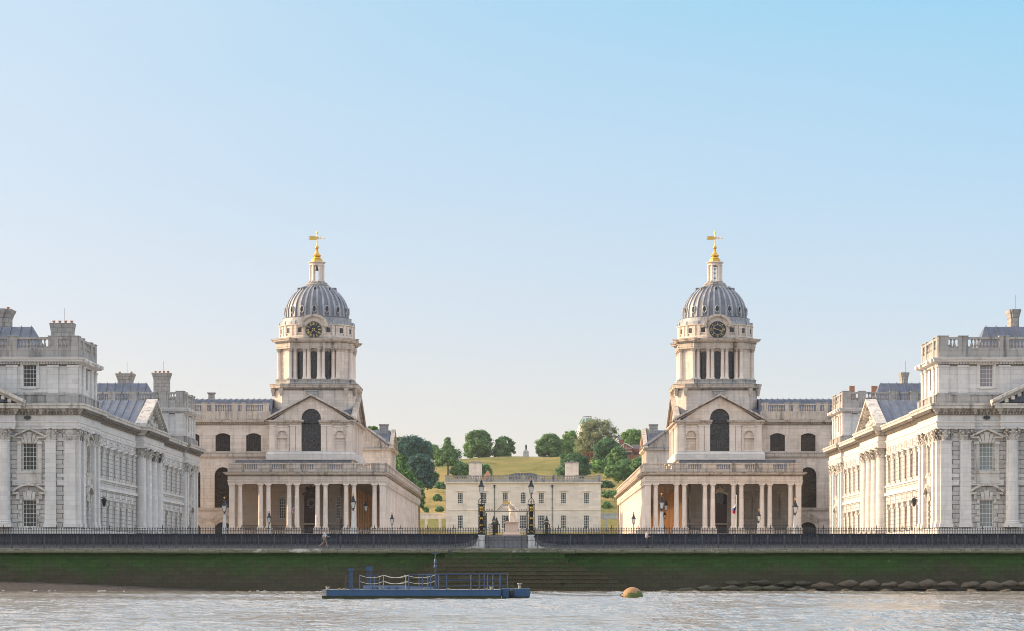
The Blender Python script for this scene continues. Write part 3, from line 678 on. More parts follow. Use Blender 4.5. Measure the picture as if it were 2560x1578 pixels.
def dial(B, c, kind):
    m = M(); fr = lambda a, b, z: (c[0]+a, c[1]-b, c[2]+z)
    m.prism(fr, [(1.17*cos(2*pi*i/40), 1.17*sin(2*pi*i/40)) for i in range(40)], 0, .10)
    D = build(m, 'clock_dial' if kind == 'clock' else 'wind_dial', MT['dial'], B)
    m = M()
    if kind == 'clock':
        for i, t in enumerate(['XII', 'I', 'II', 'III', 'IV', 'V', 'VI', 'VII', 'VIII', 'IX', 'X', 'XI']): glyphs(m, fr, t, .82, 2*pi*i/12, .36, .06, .105, .13)
        for i in range(60):
            a = 2*pi*i/60; strokes(m, fr, [(1.06*sin(a), 1.06*cos(a), 1.14*sin(a), 1.14*cos(a))], .045, .105, .125)
    else:
        for t, a, h in (('S', 0, .34), ('W', 90, .34), ('N', 180, .34), ('E', 270, .34)): glyphs(m, fr, t, .90, radians(a), h, .065, .105, .13, True)
        for t, a in (('SW', 45), ('NW', 135), ('NE', 225), ('SE', 315)): glyphs(m, fr, t, .93, radians(a), .22, .042, .105, .13, True)
        for i in range(8):
            a = radians(22.5+45*i); x, z = .92*sin(a), .92*cos(a); m.prism(fr, [(x-.06, z-.05), (x+.06, z-.05), (x, z+.07)], .105, .13)
        for i in range(40):
            a0, a1 = 2*pi*i/40, 2*pi*(i+1)/40; strokes(m, fr, [(.69*sin(a0), .69*cos(a0), .69*sin(a1), .69*cos(a1))], .05, .105, .13)
        for i in range(16):
            a = 2*pi*i/16; strokes(m, fr, [(.69*sin(a), .69*cos(a), .61*sin(a), .61*cos(a))], .06, .105, .13)
    build(m, 'numerals' if kind == 'clock' else 'letters', MT['goldpaint'], D)
    if kind == 'clock':
        for nm, ang, L, w in (('hour_hand', radians(222), .62, .10), ('minute_hand', radians(129), 1.0, .07)):
            m = M(); s_, c_ = sin(ang), cos(ang)
            m.prism(fr, [(-.25*s_-w*c_, -.25*c_+w*s_), (L*s_, L*c_), (-.25*s_+w*c_, -.25*c_-w*s_)], .15, .18)
            if nm == 'hour_hand': m.ball(fr(L*.8*s_, .17, L*.8*c_), .09, 6, 4)
            build(m, nm, MT['goldpaint'], D)
    else:
        m = M(); ang = radians(108); s_, c_ = sin(ang), cos(ang)
        strokes(m, fr, [(-.58*s_, -.58*c_, .5*s_, .5*c_)], .07, .15, .18)
        m.prism(fr, [(.66*s_, .66*c_), (.42*s_-.14*c_, .42*c_+.14*s_), (.48*s_, .48*c_), (.42*s_+.14*c_, .42*c_-.14*s_)], .15, .19); m.ball(fr(-.52*s_, .16, -.52*c_), .1, 6, 4)
        build(m, 'pointer', MT['goldpaint'], D)

def lantern_glass(m, g, cx, cy, z, k):      # four-sided lantern, black frame m and glass g, base at z
    for sx in (-1, 1):
        for sy in (-1, 1): m.tube([(cx+sx*.13*k, cy+sy*.13*k, z), (cx+sx*.24*k, cy+sy*.24*k, z+.62*k)], .022*k, 4)
    m.box(cx-.15*k, cx+.15*k, cy-.15*k, cy+.15*k, z-.05*k, z+.01*k)
    m.box(cx-.29*k, cx+.29*k, cy-.29*k, cy+.29*k, z+.61*k, z+.68*k)
    m.taper(cx, cy, z+.68*k, z+.95*k, .24*k, .12*k); m.taper(cx, cy, z+.95*k, z+1.05*k, .15*k, .10*k); m.lathe(cx, cy, [(.09*k, z+1.05*k), (.12*k, z+1.14*k), (.05*k, z+1.24*k), (.03*k, z+1.3*k)], 8)
    g.taper(cx, cy, z+.01*k, z+.61*k, .115*k, .225*k)

def domeblock(s, label):
    V = 343.0; fF = front(s, V); fS = side(s, 17.5); X = lambda u: AX+s*u; rzS = pi/2 if s < 0 else -pi/2
    B = empty('domed_building', (X(28.2), 360, 5.3), label, 'building', 'twin domed buildings')
    # ---- podium
    m = M(); m.fbox(fF, 17.4, 39.0, -7, -.75, 5.0, 7.0)
    for i in range(6):
        u = 18.45+3.85*i; w = 1.05
        m.fbox(fF, u-w, u+w, -.75, .42, 5.0, 7.58); m.fbox(fF, u-w-.06, u+w+.06, -.76, .48, 7.58, 7.7)
        if i < 5 and i != 2:
            a0, a1 = u+w, u+3.85-w; m.fbox(fF, a0, a1, -.15, .12, 5.0, 6.3); m.fbox(fF, a0, a1, -.2, .17, 7.3, 7.45)
            for q in range(6): baluster_pts(m, fF, a0+(q+.5)*(a1-a0)/6, 0, 6.3, 7.3, .13)
        if i == 2:
            for k in range(8): m.fbox(fF, u+w, u+3.85-w, -.7, 1.9-.3*k, 5.0+.25*k, 5.25+.25*k)
    for y in [344.2+3.85*i for i in range(28)]: m.fbox(fS, y-1.1+.45, y+1.1+.45, -.75, .42, 5.0, 7.7)
    m.fbox(fS, 343.8, 451, -.5, 0, 5.0, 7.2); m.fbox(fS, 344, 451, -5.9, -.5, 5.0, 7.0)
    build(m, 'podium', MT['domest'], B)
    # window boxes of dark planting on the podium edge
    for i in (1, 3, 4):
        u = 18.45+3.85*i+1.92; m = M(); rnd = random.Random(i); 
        for q in range(70):
            c = fF(u+rnd.uniform(-1.0, 1.0), .22+rnd.uniform(-.1, .14), 7.52+rnd.uniform(-.05, .25)); d = .07
            v = [Vector((rnd.uniform(-d, d), rnd.uniform(-d, d), rnd.uniform(-d, d)))+Vector(c) for _ in range(3)]; m.add([tuple(x) for x in v], [(0, 1, 2)])
        for q in range(16):
            a = u-1.0+q*2/15; m.fbox(fF, a-.015, a+.015, .20, .23, 7.45, 8.15)
        m.fbox(fF, u-1, u+1, .19, .24, 8.08, 8.12)
        build(m, 'balcony_rail', MT['black'], B)
    # ---- colonnade
    us = []
    for i in range(6): us += [17.92+3.85*i, 18.98+3.85*i]
    for k, u in enumerate(us):
        end = k in (0, 11); inst(dsq if end else dor, 'pier' if end else 'column', B, fF(u, .0, 7.7), 0)
    for i in range(27):
        for q in (0, 1.08):
            y = 344.1+3.85*i+q
            if i == 0 and q == 0: continue
            inst(dor, 'column', B, fS(y+.05, -.40, 7.7), 0)
    P = [(X(38.75), 350.5), (X(38.75), V-.37), (X(17.5), V-.37), (X(17.5), 451), (X(23), 451)]
    m = M(); m.sweep(P, [(-.75, 13.7), (.0, 13.7), (.0, 13.86), (.04, 13.86), (.04, 14.02), (.10, 14.04), (.10, 14.12), (.02, 14.14), (.02, 14.82), (-.75, 14.82)], side=-s); build(m, 'entablature', MT['domest'], B)
    m = M(); m.sweep(P, [(-.75, 14.83), (.08, 14.83), (.12, 14.93), (.50, 14.99), (.52, 15.12), (.60, 15.15), (.62, 15.22), (-.75, 15.25)], side=-s); build(m, 'cornice', MT['dometrim'], B); grime(B, P, -s, (.10, 14.72, 14.86), (.56, 15.24, 15.29))
    m = M()
    gp = [18.45+3.85*i for i in range(6)]
    balustrade(m, fF, 17.45, 38.8, .12, 15.22, 15.68, 16.34, 16.52, [], .30, .16, gapless=[(u-1.0, u+1.0) for u in gp], r=.095)
    for u in gp: m.fbox(fF, u-.95, u+.95, .22, .31, 15.75, 16.28)
    fSb = lambda a, b, z: (X(17.5-b), a, z)
    balustrade(m, fSb, 343.1, 450.9, .12-.12, 15.22, 15.68, 16.34, 16.52, [], .34, .16, gapless=[(344.8+3.85*i-.85, 344.8+3.85*i+.85) for i in range(28)], r=.095)
    build(m, 'balustrade', MT['dometrim'], B)
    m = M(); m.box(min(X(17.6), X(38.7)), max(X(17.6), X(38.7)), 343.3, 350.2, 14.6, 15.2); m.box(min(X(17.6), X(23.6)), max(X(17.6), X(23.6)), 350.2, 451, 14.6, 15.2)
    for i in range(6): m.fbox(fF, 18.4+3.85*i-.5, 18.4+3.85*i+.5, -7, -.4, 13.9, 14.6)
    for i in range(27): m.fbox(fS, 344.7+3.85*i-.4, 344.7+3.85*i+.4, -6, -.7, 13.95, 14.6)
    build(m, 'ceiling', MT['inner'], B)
    # ---- walls inside the portico
    fW = front(s, 350.0)
    dr = [(28.15, 1.95, 7.0, 12.7, .35)]; nw = [(32.1, 1.0, 9.0, 12.35, .5), (24.3, 1.0, 9.0, 12.35, .5)] if s < 0 else []
    m = M(); m.wall(fW, 23.2, 38.9, 7.0, 14.6, dr+([(c, .86, 9.15, 12.25, .43) for c in (32.1, 24.3)] if s < 0 else [(c, 1.35, 9.1, 12.6, .6) for c in (32.1, 24.3, 35.9)]), .3)
    if s > 0:
        for c in (32.1, 24.3, 35.9): m.fbox(fW, c-.8, c+.8, -.32, -.26, 9, 12.8)
    else: m.fbox(fW, 35.0, 36.9, 0, .08, 8.2, 8.4); m.fbox(fW, 35.2, 36.7, 0, .06, 8.9, 9.05)
    for c in (22.9+.5, 26.2, 30.1, 34.2, 38.4): m.fbox(fW, c-.33, c+.33, 0, .2, 7.0, 14.0); m.fbox(fW, c-.42, c+.42, 0, .3, 13.4, 13.7)
    m.fbox(fW, 23.2, 38.9, 0, .12, 8.3, 8.55)
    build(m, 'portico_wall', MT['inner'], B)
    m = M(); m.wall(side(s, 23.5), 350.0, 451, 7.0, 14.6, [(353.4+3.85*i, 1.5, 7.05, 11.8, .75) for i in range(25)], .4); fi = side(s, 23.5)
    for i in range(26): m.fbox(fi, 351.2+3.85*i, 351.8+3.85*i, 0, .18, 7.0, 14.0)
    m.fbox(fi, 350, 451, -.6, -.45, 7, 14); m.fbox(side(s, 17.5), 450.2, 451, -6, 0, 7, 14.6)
    build(m, 'arcade_wall', MT['glow_stone'], B)
    # door
    m = M(); fd = front(s, 350.25)
    if s < 0:
        m.fbox(fd, 27.17, 29.13, -.1, 0, 7.0, 12.7)
        for a in (27.35, 28.22):
            for z in (7.3, 8.7, 10.0): m.fbox(fd, a, a+.72, 0, .05, z, z+1.1)
    else:
        m.fbox(fd, 27.17, 29.13, -.1, 0, 7.0, 11.0)
        for a in (27.35, 28.22):
            for z in (7.3, 8.6, 9.7): m.fbox(fd, a, a+.72, 0, .05, z, z+.9)
        m.fbox(fd, 27.17, 29.13, -.02, .08, 11.0, 11.15)
    D = build(m, 'door', MT['door'], B)
    if s < 0:
        m = M(); c = fd(28.15, .06, 11.3)
        for r in (.62, .40): m.tube([(c[0]+r*cos(2*pi*i/20), c[1]-.02, c[2]+r*sin(2*pi*i/20)) for i in range(20)], .035, 4, closed=True)
        for i in range(16): a = 2*pi*i/16; m.tube([(c[0]+.42*cos(a), c[1]-.02, c[2]+.42*sin(a)), (c[0]+.6*cos(a), c[1]-.02, c[2]+.6*sin(a))], .02, 4)
        build(m, 'round_emblem', MT['mantel'], D)
    else:
        m = M(); m.fbox(fd, 27.17, 29.13, -.08, -.03, 11.15, 12.72); g = build(m, 'fanlight', MT['glass'], D)
        m = M()
        for q in range(1, 4): m.fbox(fd, 27.17+q*.49-.02, 27.17+q*.49+.02, -.03, .02, 11.15, 12.6)
        m.fbox(fd, 27.17, 29.13, -.03, .02, 11.85, 11.9); build(m, 'glazing_bars', MT['door'], D)
    m = M(); c = fW(28.15, .15, 12.95)
    m.prism(fW, [(27.0, 12.35), (28.15, 12.85), (29.3, 12.35), (29.3, 12.6), (28.15, 13.1), (27.0, 12.6)], 0, .3)
    m.prism(fW, [(27.6, 12.75), (28.7, 12.75), (28.85, 13.35), (28.5, 13.2), (28.15, 13.6), (27.8, 13.2), (27.45, 13.35)], 0, .35)
    for q in (-.55, 0, .55): m.ball(fW(28.15+q, .2, 13.45+.18*(q == 0)), .13, 6, 4)
    build(m, 'door_crown', MT['dometrim'] if s > 0 else MT['door'], B)
    if s < 0:
        for c in (32.1, 24.3): put_window(niche_win, B, fW(c, 0, 9.15), 0, [('window_surround', am_n)])
    else:
        for c in (32.1, 24.3, 35.9): inst(am_n, 'niche', B, fW(c, .01, 9.15), 0)
    # ---- pedimented front block
    U0, U1 = 22.5, 33.95
    m = M()
    wo = [(28.15, 2.66, 18.2, 24.3, 1.33)]
    m.wall(fW, U0, U1, 15.1, 22.3, [(28.15, 2.66, 18.2, 22.3)], .45)
    m.wall(fW, 26.82, 29.48, 22.3, 24.55, [(28.15, 2.66, 22.3, 24.3, 1.33)], .45)
    m.prism(fW, [(22.3, 22.3), (26.82, 22.3), (26.82, 25.3)], -.4, 0); m.prism(fW, [(29.48, 22.3), (34.0, 22.3), (29.48, 25.3)], -.4, 0)
    m.prism(fW, [(26.82, 24.55), (29.48, 24.55), (29.48, 25.2), (28.15, 25.95), (26.82, 25.2)], -.4, 0)
    fR = side(s, U0)
    m.wall(fR, 350.0, 371, 15.1, 22.3); m.wall(lambda a, b, z: (X(U1+b), a, z), 350, 371, 15.1, 24)
    m.wall(lambda a, b, z: (X(a), 371+b, z), U0, U1, 15.1, 24)
    build(m, 'wall', MT['domest' if s < 0 else 'domest_o'], B)
    put_window(big_arch, B, fW(28.15, 0, 18.2), 0, [], label='tall dark arched window under the pediment')
    for a0, a1 in ((22.55, 23.25), (25.2, 25.95), (26.05, 26.78), (29.52, 30.25), (30.35, 31.1), (33.05, 33.9)): m = M(); m.fbox(fW, a0, a1, 0, .12, 18.45, 22.1); m.fbox(fW, a0-.05, a1+.05, 0, .2, 21.9, 22.1); build(m, 'pilaster', MT['colst'], B)
    for a in (350.5, 353.0, 355.2, 357.4, 362, 364.2, 366.4, 369.6): m = M(); m.fbox(fR, a-.4, a+.4, 0, .16, 18.45, 22.1); m.fbox(fR, a-.46, a+.46, 0, .24, 21.9, 22.1); build(m, 'pilaster', MT['colst'], B)
    for c in (24.2, 32.15):     # arched niches in square frames
        m = M(); m.wall(fW, c-.92, c+.92, 18.45, 21.75, [(c, 1.36, 18.6, 21.4, .68)], .001, .16)
        m.fbox(fW, c-1.0, c-.86, 0, .22, 18.45, 21.85); m.fbox(fW, c+.86, c+1.0, 0, .22, 18.45, 21.85); m.fbox(fW, c-1.0, c+1.0, 0, .22, 21.75, 21.9)
        m.fbox(fW, c-.70, c+.70, 0.01, .26, 20.22, 20.36)
        K = 10
        for i in range(K):
            a, b = pi*i/K, pi*(i+1)/K
            m.prism(fW, [(c-.66*cos(a), 20.6+.66*sin(a)), (c-.66*cos(b), 20.6+.66*sin(b)), (c-.80*cos(b), 20.6+.80*sin(b)), (c-.80*cos(a), 20.6+.80*sin(a))], .16, .25)
        build(m, 'niche', MT['domest'], B)
    m = M()   # plinth ledge under the window
    PL = [(X(U1+.1), 350.6), (X(U1+.1), 350), (X(U0), 350), (X(U0), 371)]
    m.sweep(PL, [(-.1, 17.25), (.30, 17.25), (.34, 18.1), (.14, 18.25), (.14, 18.45), (-.1, 18.45)], side=-s)
    build(m, 'plinth', MT['court'], B)
    m = M(); m.fbox(fW, 22.6, 38.6, .002, .10, 15.2, 17.22); build(m, 'lead_apron', MT['lead'], B)
    m = M(); gg = M()
    for g, c, e, za in ((fW, 28.15, 6.5, 26.1), (fR, 360.5, 10.9, 26.6)):
        for sg in (-1, 1): gg.prism(g, [(c+sg*e, 22.42), (c, za-.22), (c, za-.02), (c+sg*e, 22.60)], .1, .29)
    for a0, a1 in ((21.9, 27.1), (29.2, 34.4)):
        m.fbox(fW, a0, a1, -.1, .45, 22.42, 22.6); m.fbox(fW, a0+.3, a1-.1, -.1, .2, 22.15, 22.42); m.fbox(fW, a0-.1, a1, -.1, .55, 22.6, 22.72)
    m.sweep([(X(U0), 350.02), (X(U0), 371)], [(-.1, 22.15), (.2, 22.15), (.25, 22.42), (.55, 22.5), (.62, 22.72), (-.1, 22.72)], side=-s)
    for g, c, e, sc in ((fW, 28.15, 6.5, 1), (fR, 360.5, 10.9, 1)):
        za = 26.1 if g is fW else 26.6
        for (t0, t1, b) in ((0, .26, .62), (-.28, 0, .28)):
            for sg in (-1, 1): m.prism(g, [(c+sg*e, 22.62+t0), (c, za+t0), (c, za+t1), (c+sg*e, 22.62+t1)], -.2, b)
        for i in range(24):
            for sg in (-1, 1):
                t = (i+.5)/24; a = c+sg*e*t; z = za-(za-22.62)*t; gg.fbox(g, a-.09, a+.09, .2, .44, z-.22, z-.02)
    m.prism(fR, [(350.4, 22.7), (370.6, 22.7), (360.5, 26.4)], -.4, -.02)
    build(m, 'pediment', MT['dometrim'], B); build(gg, 'dentils', MT['grime'], B)
    m = M()
    m.prism(lambda a, b, z: (X(a), b, z), [(21.8, 22.75), (28.15, 26.25), (34.5, 22.75)], 350.42, 357.0)
    m.prism(lambda a, b, z: (X(b), a, z), [(350.1, 22.7), (360.5, 26.68), (371.4, 22.7)], 22.95, 34.0)
    build(m, 'roof', MT['leadroof'], B)
    m = M(); m.fbox(front(s, 354.3), 27.5, 29.1, -.2, .25, 25.0, 27.0); m.fbox(front(s, 354.3), 27.4, 29.2, -.2, .32, 27.0, 27.15)
    build(m, 'apex_block', MT['mantel'], B)
    # ---- wing behind
    YW = 351.5; fG = front(s, YW); m = M()
    wc = [36.25, 40.5, 44.75, 49.0, 53.25]
    m.wall(fG, 33.9, 60, 17.8, 22.5, [(c, 2.05, 18.5, 21.0, .35) for c in wc], .3)
    m.wall(fG, 38.3, 60, 5.0, 17.8, [(c, 2.3, 10.7, 16.3, 1.15) for c in wc[1:]]+[(c, 2.2, 5.3, 8.7, .9) for c in wc[1:]], .32); m.wall(fG, 33.9, 38.3, 15.1, 17.8)
    m.wall(lambda a, b, z: (X(60), a, z), YW, 366, 5, 22.5); m.wall(lambda a, b, z: (X(a), 366, z), 33.9, 60, 5, 22.5)
    build(m, 'wing_wall', MT['domest'], B)
    for c in wc:
        put_window(hall_win, B, fG(c, 0, 18.5), 0, [('window_surround', am_win)])
        if c > 37: put_window(hall_arch, B, fG(c, 0, 10.7), 0, [('window_surround', am_hall)])
    for c in wc[1:]: m = M(); m.fbox(fG, c-1.2, c+1.2, -.5, -.36, 5.2, 8.8); build(m, 'basement_opening', MT['black'], B)
    m = M(); m.fbox(fG, 33.95, 60, 0, .28, 17.75, 18.25); m.fbox(fG, 38.8, 60, 0, .22, 10.35, 10.62); m.fbox(fG, 38.8, 60, 0, .12, 9.0, 9.15)
    for c in wc[1:]:
        m.prism(fG, [(c-1.5, 8.6), (c-1.1, 8.6), (c, 9.35), (c+1.1, 8.6), (c+1.5, 8.6), (c+1.2, 9.5), (c, 9.95), (c-1.2, 9.5)], 0, .15)
    m.sweep([(X(60), YW), (X(34.2), YW)], [(0, 22.2), (.1, 22.2), (.15, 22.45), (.5, 22.52), (.55, 22.75), (0, 22.8)], side=-s)
    k = int(25/.3)
    for i in range(k): a = 34.3+i*.3; m.fbox(fG, a-.07, a+.07, .1, .3, 22.28, 22.44)
    build(m, 'string_course', MT['dometrim'], B); grime(B, [(X(60), YW), (X(34.2), YW)], -s, (.13, 22.2, 22.42), (.30, 18.2, 18.29))
    m = M(); m.fbox(fG, 34.0, 60, -.3, .1, 22.8, 24.0)
    for c in wc: m.fbox(fG, c-1.1, c+1.1, .1, .16, 22.9, 23.9)
    gaps = []
    for c in wc: gaps += [(c-2.2, c-1.55), (c+1.15, c+1.45)]
    balustrade(m, fG, 34.0, 60, -.1, 23.95, 24.05, 24.9, 25.08, [(c-1.7, .4) for c in wc]+[(c+1.35, .3) for c in wc], .32, .17, r=.13)
    build(m, 'wing_balustrade', MT['dometrim'], B)
    m = M(); m.prism(lambda a, b, z: (X(b), a, z), [(352.4, 23.0), (354.2, 25.75), (357, 26.1), (360, 26.1), (366, 23.0)], 33.9, 60)
    for i in range(32): u = 34.3+i*.8; m.prism(lambda a, b, z: (X(b), a, z), [(352.4, 23.08), (354.2, 25.84), (357, 26.2), (357, 26.0), (354.2, 25.7), (352.4, 23.0)], u, u+.08)
    build(m, 'wing_roof', MT['leadroof'], B)
    if s < 0: m = M(); m.box(X(42.1), X(42.9), 354.5, 355.3, 25.8, 26.7); m.box(X(41.95), X(43.05), 354.35, 355.45, 26.7, 26.85); build(m, 'roof_vent', MT['mantel'], B)
    # ---- rear pavilion down the colonnade
    fP = front(s, 440); U2, U3 = 22.2, 34.5; m = M(); m.wall(fP, U2, U3, 15, 23.0); m.wall(side(s, U2), 440, 456, 15, 23.0)
    fQ = side(s, U2)
    for a in (440.6, 443, 446, 450, 453, 455.4): m.fbox(fQ, a-.4, a+.4, 0, .15, 17, 23)
    build(m, 'rear_pavilion', MT['domest'], B)
    m = M(); m.fbox(fP, U2-.3, U3+.3, 0, .35, 22.9, 23.2)
    for sg in (-1, 1): m.prism(fP, [(28.2+sg*6.9, 23.2), (28.2, 28.0), (28.2, 28.35), (28.2+sg*6.9, 23.55)], -.2, .5)
    m.prism(fP, [(22, 23.2), (34.4, 23.2), (28.2, 28.0)], -.3, -.05)
    m.sweep([(X(U2), 440), (X(U2), 456)], [(0, 22.7), (.2, 22.75), (.6, 22.95), (.65, 23.2), (0, 23.25)], side=-s)
    m.prism(fQ, [(439.6, 23.2), (456.4, 23.2), (448, 26.6)], -.3, .05)
    for sg in (-1, 1): m.prism(fQ, [(448+sg*8.8, 23.2), (448, 26.7), (448, 27.0), (448+sg*8.8, 23.5)], -.2, .5)
    build(m, 'rear_pediment', MT['dometrim'], B)
    m = M(); m.prism(lambda a, b, z: (X(b), a, z), [(439.7, 23.2), (448, 26.8), (456.4, 23.2)], 22.6, 34.4); m.prism(lambda a, b, z: (X(a), b, z), [(21.8, 23.2), (28.2, 28.1), (34.6, 23.2)], 440.4, 448)
    build(m, 'rear_roof', MT['leadroof'], B)
    m = M(); m.taper(X(23.7), 447, 25.0, 27.6, .75, .75); m.taper(X(23.7), 447, 27.6, 27.8, .85, .85); build(m, 'chimney', MT['mantel'], B)
    # stepped stone pinnacle on the arcade roof
    m = M(); px, py = X(23.4), 376.0
    for z0, z1, h0, h1 in ((15.2, 16.6, 1.5, 1.5), (16.6, 16.85, 1.7, 1.7), (16.85, 17.6, 1.3, 1.2), (17.6, 17.9, 1.55, 1.5), (17.9, 18.3, 1.1, 1.0), (18.3, 19.4, 1.0, .3)): m.taper(px, py, z0, z1, h0, h1)
    m.lathe(px, py, [(.15, 19.4), (.3, 19.6), (.1, 19.8), (.22, 20.1), (.05, 20.4)], 8); build(m, 'roof_pinnacle', MT['dometrim'], B)
    # ---- tower
    cx, cy = X(28.2), 360.0
    def octo(h, c, sc=1.0): return [(cx+x, cy+y) for x, y in ((-h+c, -h), (h-c, -h), (h, -h+c), (h, h-c), (h-c, h), (-h+c, h), (-h, h-c), (-h, -h+c))]
    m = M(); m.sweep(octo(5.6, 1.2), [(-5, 22.5), (0, 22.5), (0, 27.3), (-5, 27.3)], closed=True, side=1)
    for sx in (-1, 1): m.box(cx+sx*4.35-.02, cx+sx*4.35+.02, cy-5.62, cy-5.5, 22.6, 27.0)
    build(m, 'tower_base', MT['domest'], B)
    m = M(); m.sweep(octo(5.6, 1.2), [(-5, 27.1), (.04, 27.1), (.08, 27.35), (.28, 27.45), (.52, 27.52), (.55, 27.78), (.62, 27.82), (.62, 27.95), (-5, 28.0)], closed=True, side=1)
    for (x, y) in octo(5.75, 1.2): m.taper(x, y, 26.4, 27.45, .12, .33); m.ball((x, y, 26.55), .2, 6, 4)
    build(m, 'tower_cornice', MT['dometrim'], B); grime(B, octo(5.6, 1.2), 1, (.10, 27.2, 27.40), (.63, 27.93, 28.03))
    def lobed(R, r, t, n=9):      # circle with four diagonal projections
        P = []; a0 = math.degrees(math.asin(min(.99, 0)))
        lim = 45-math.degrees(math.atan2(t, sqrt(max(R*R-t*t, 1))))
        for q in range(4):
            b = -90+90*q
            for i in range(n): a = radians(b-lim+2*lim*i/(n-1)); P.append((cx+R*cos(a), cy+R*sin(a)))
            d = radians(b+45); ux, uy = cos(d), sin(d); P.append((cx+r*ux+t*uy, cy+r*uy-t*ux)); P.append((cx+r*ux-t*uy, cy+r*uy+t*ux))
        return P
    m = M(); m.sweep(lobed(5.45, 6.25, 1.55), [(-3, 27.95), (.1, 27.95), (.1, 28.2), (0, 28.3), (0, 28.62), (.06, 28.66), (.06, 28.74), (-3, 28.76)], closed=True, side=1); build(m, 'drum_pedestal', MT['sooty'], B)
    m = M(); m.sweep(lobed(4.72, 5.75, 1.0), [(-3, 28.7), (0, 28.7), (0, 33.2), (-3, 33.2)], closed=True, side=1); build(m, 'drum', MT['domest'], B, True)
    def around(a, r, t=0.0): # angle measured from the river side, + to the right
        q = radians(-90+a); return (cx+r*cos(q)-t*sin(q), cy+r*sin(q)+t*cos(q))
    ps = []
    for f in range(4):
        for a in (-31, -14.6, -7.9, 7.9, 14.6, 31): ps.append(around(90*f+a, 5.12))
        for t in (-1.18, 1.18): ps.append(around(90*f+45, 5.92, t))
        for t in (-1.22, 1.22): ps.append(around(90*f+45, 5.15, t*1.08))
    for x, y in ps:
        c = inst(drum_shaft, 'drum_column', B, (x, y, 28.72)); inst(drum_cap, 'capital', c, (x, y, 28.72+3.8))
    for f in range(4):
        for a in (-22.5, 0, 22.5):
            x, y = around(90*f+a, 4.76); w = inst(drum_win[0], 'drum_window', B, (x, y, 28.85), radians(90*f+a)); inst(drum_win[1], 'pane', w, (x, y, 28.85), radians(90*f+a))
    m = M(); m.sweep(lobed(5.38, 6.18, 1.50), [(-2, 33.05), (.0, 33.05), (0, 33.3), (.05, 33.3), (.05, 33.5), (-.02, 33.52), (-.02, 33.85), (.1, 33.9), (.15, 34.0), (.42, 34.1), (.45, 34.28), (.55, 34.32), (.57, 34.42), (-2, 34.6)], closed=True, side=1); build(m, 'drum_entablature', MT['dometrim'], B); grime(B, lobed(5.38, 6.18, 1.50), 1, (.12, 33.86, 34.0), (.56, 34.40, 34.48))
    # clock stage
    m = M(); m.lathe(cx, cy, [(4.9, 34.4), (5.42, 34.4), (5.42, 34.85), (5.2, 34.95), (5.2, 36.2), (5.25, 36.3), (5.42, 36.38), (5.44, 36.5), (5.0, 36.5)], 64)
    for f in range(16):
        if f == 0: continue
        for d in (-7.5, 7.5):
            a = 22.5*f+d; x, y = around(a, 5.26); q = radians(a); fr = lambda p, b, z, x=x, y=y, q=q: (x+p*cos(q)+b*sin(q), y+p*sin(q)-b*cos(q), z)
            m.fbox(fr, -.24, .24, -.1, .10, 34.86, 36.3)
    for f in (-1, 1):
        a = 14.0*f; x, y = around(a, 5.26); q = radians(a); fr = lambda p, b, z, x=x, y=y, q=q: (x+p*cos(q)+b*sin(q), y+p*sin(q)-b*cos(q), z); m.fbox(fr, -.22, .22, -.1, .10, 34.86, 36.3)
    build(m, 'clock_stage', MT['domest'], B)
    for f in range(1, 16):
        x, y = around(22.5*f, 5.22); w = inst(sqw[0], 'square_window', B, (x, y, 35.2), radians(22.5*f)); inst(sqw[1], 'pane', w, (x, y, 35.2), radians(22.5*f))
    m = M(); fc = lambda a, b, z: (cx+a, cy-5.25-b, z)
    m.prism(fc, [(-1.45, 34.5), (1.45, 34.5), (1.45, 36.0), (-1.45, 36.0)], -.5, .14)
    K = 16; R = 1.98
    for i in range(K):
        a, b = pi*i/K, pi*(i+1)/K
        def pt(an, r, zz=1.0): return (-r*cos(an), 36.22+r*sin(an)*.80)
        m.prism(fc, [pt(a, 1.60), pt(b, 1.60), pt(b, R), pt(a, R)], -.9, .42); m.prism(fc, [pt(a, 1.45), pt(b, 1.45), pt(b, 1.60), pt(a, 1.60)], -.6, .26)
        m.prism(fc, [(0, 36.0), pt(a, 1.46), pt(b, 1.46)], -.6, .13)
    m.fbox(fc, -2.05, -1.45, -.4, .40, 36.05, 36.24); m.fbox(fc, 1.45, 2.05, -.4, .40, 36.05, 36.24)
    build(m, 'clock_hood', MT['dometrim'], B)
    dial(B, (cx, cy-5.39, 35.62), 'clock' if s < 0 else 'wind')
    m = M(); m.lathe(cx, cy, [(4.5, 36.5), (5.28, 36.5), (5.28, 36.9), (4.9, 36.95), (4.9, 37.5), (4.95, 37.55), (4.4, 37.62)], 64)
    for f in range(16): x, y = around(22.5*f+11.25, 5.24); q = radians(22.5*f+11.25); fr = lambda p, b, z, x=x, y=y, q=q: (x+p*cos(q)+b*sin(q), y+p*sin(q)-b*cos(q), z); m.fbox(fr, -.38, .38, -.3, .12, 36.52, 36.98)
    build(m, 'dome_collar', MT['leadlight'], B)
    m = M(); m.lathe(cx, cy, [(4.40, 37.55), (4.40, 38.1)]+[(dome_r(38.1+4.4*sin(radians(76)*i/18)), 38.1+4.4*sin(radians(76)*i/18)) for i in range(1, 19)]+[(1.2, 42.5)], 64); build(m, 'dome', MT['lead'], B, True)
    for k in range(32):
        a = (k+.5)*11.25; inst(ribm, 'dome_rib', B, (cx, cy, 37.6), radians(a))
    for f in range(16):
        x, y = around(22.5*f, 4.42); w = inst(luc[0], 'lucarne', B, (x, y, 38.15), radians(22.5*f)); inst(luc[1], 'pane', w, (x, y, 38.15), radians(22.5*f))
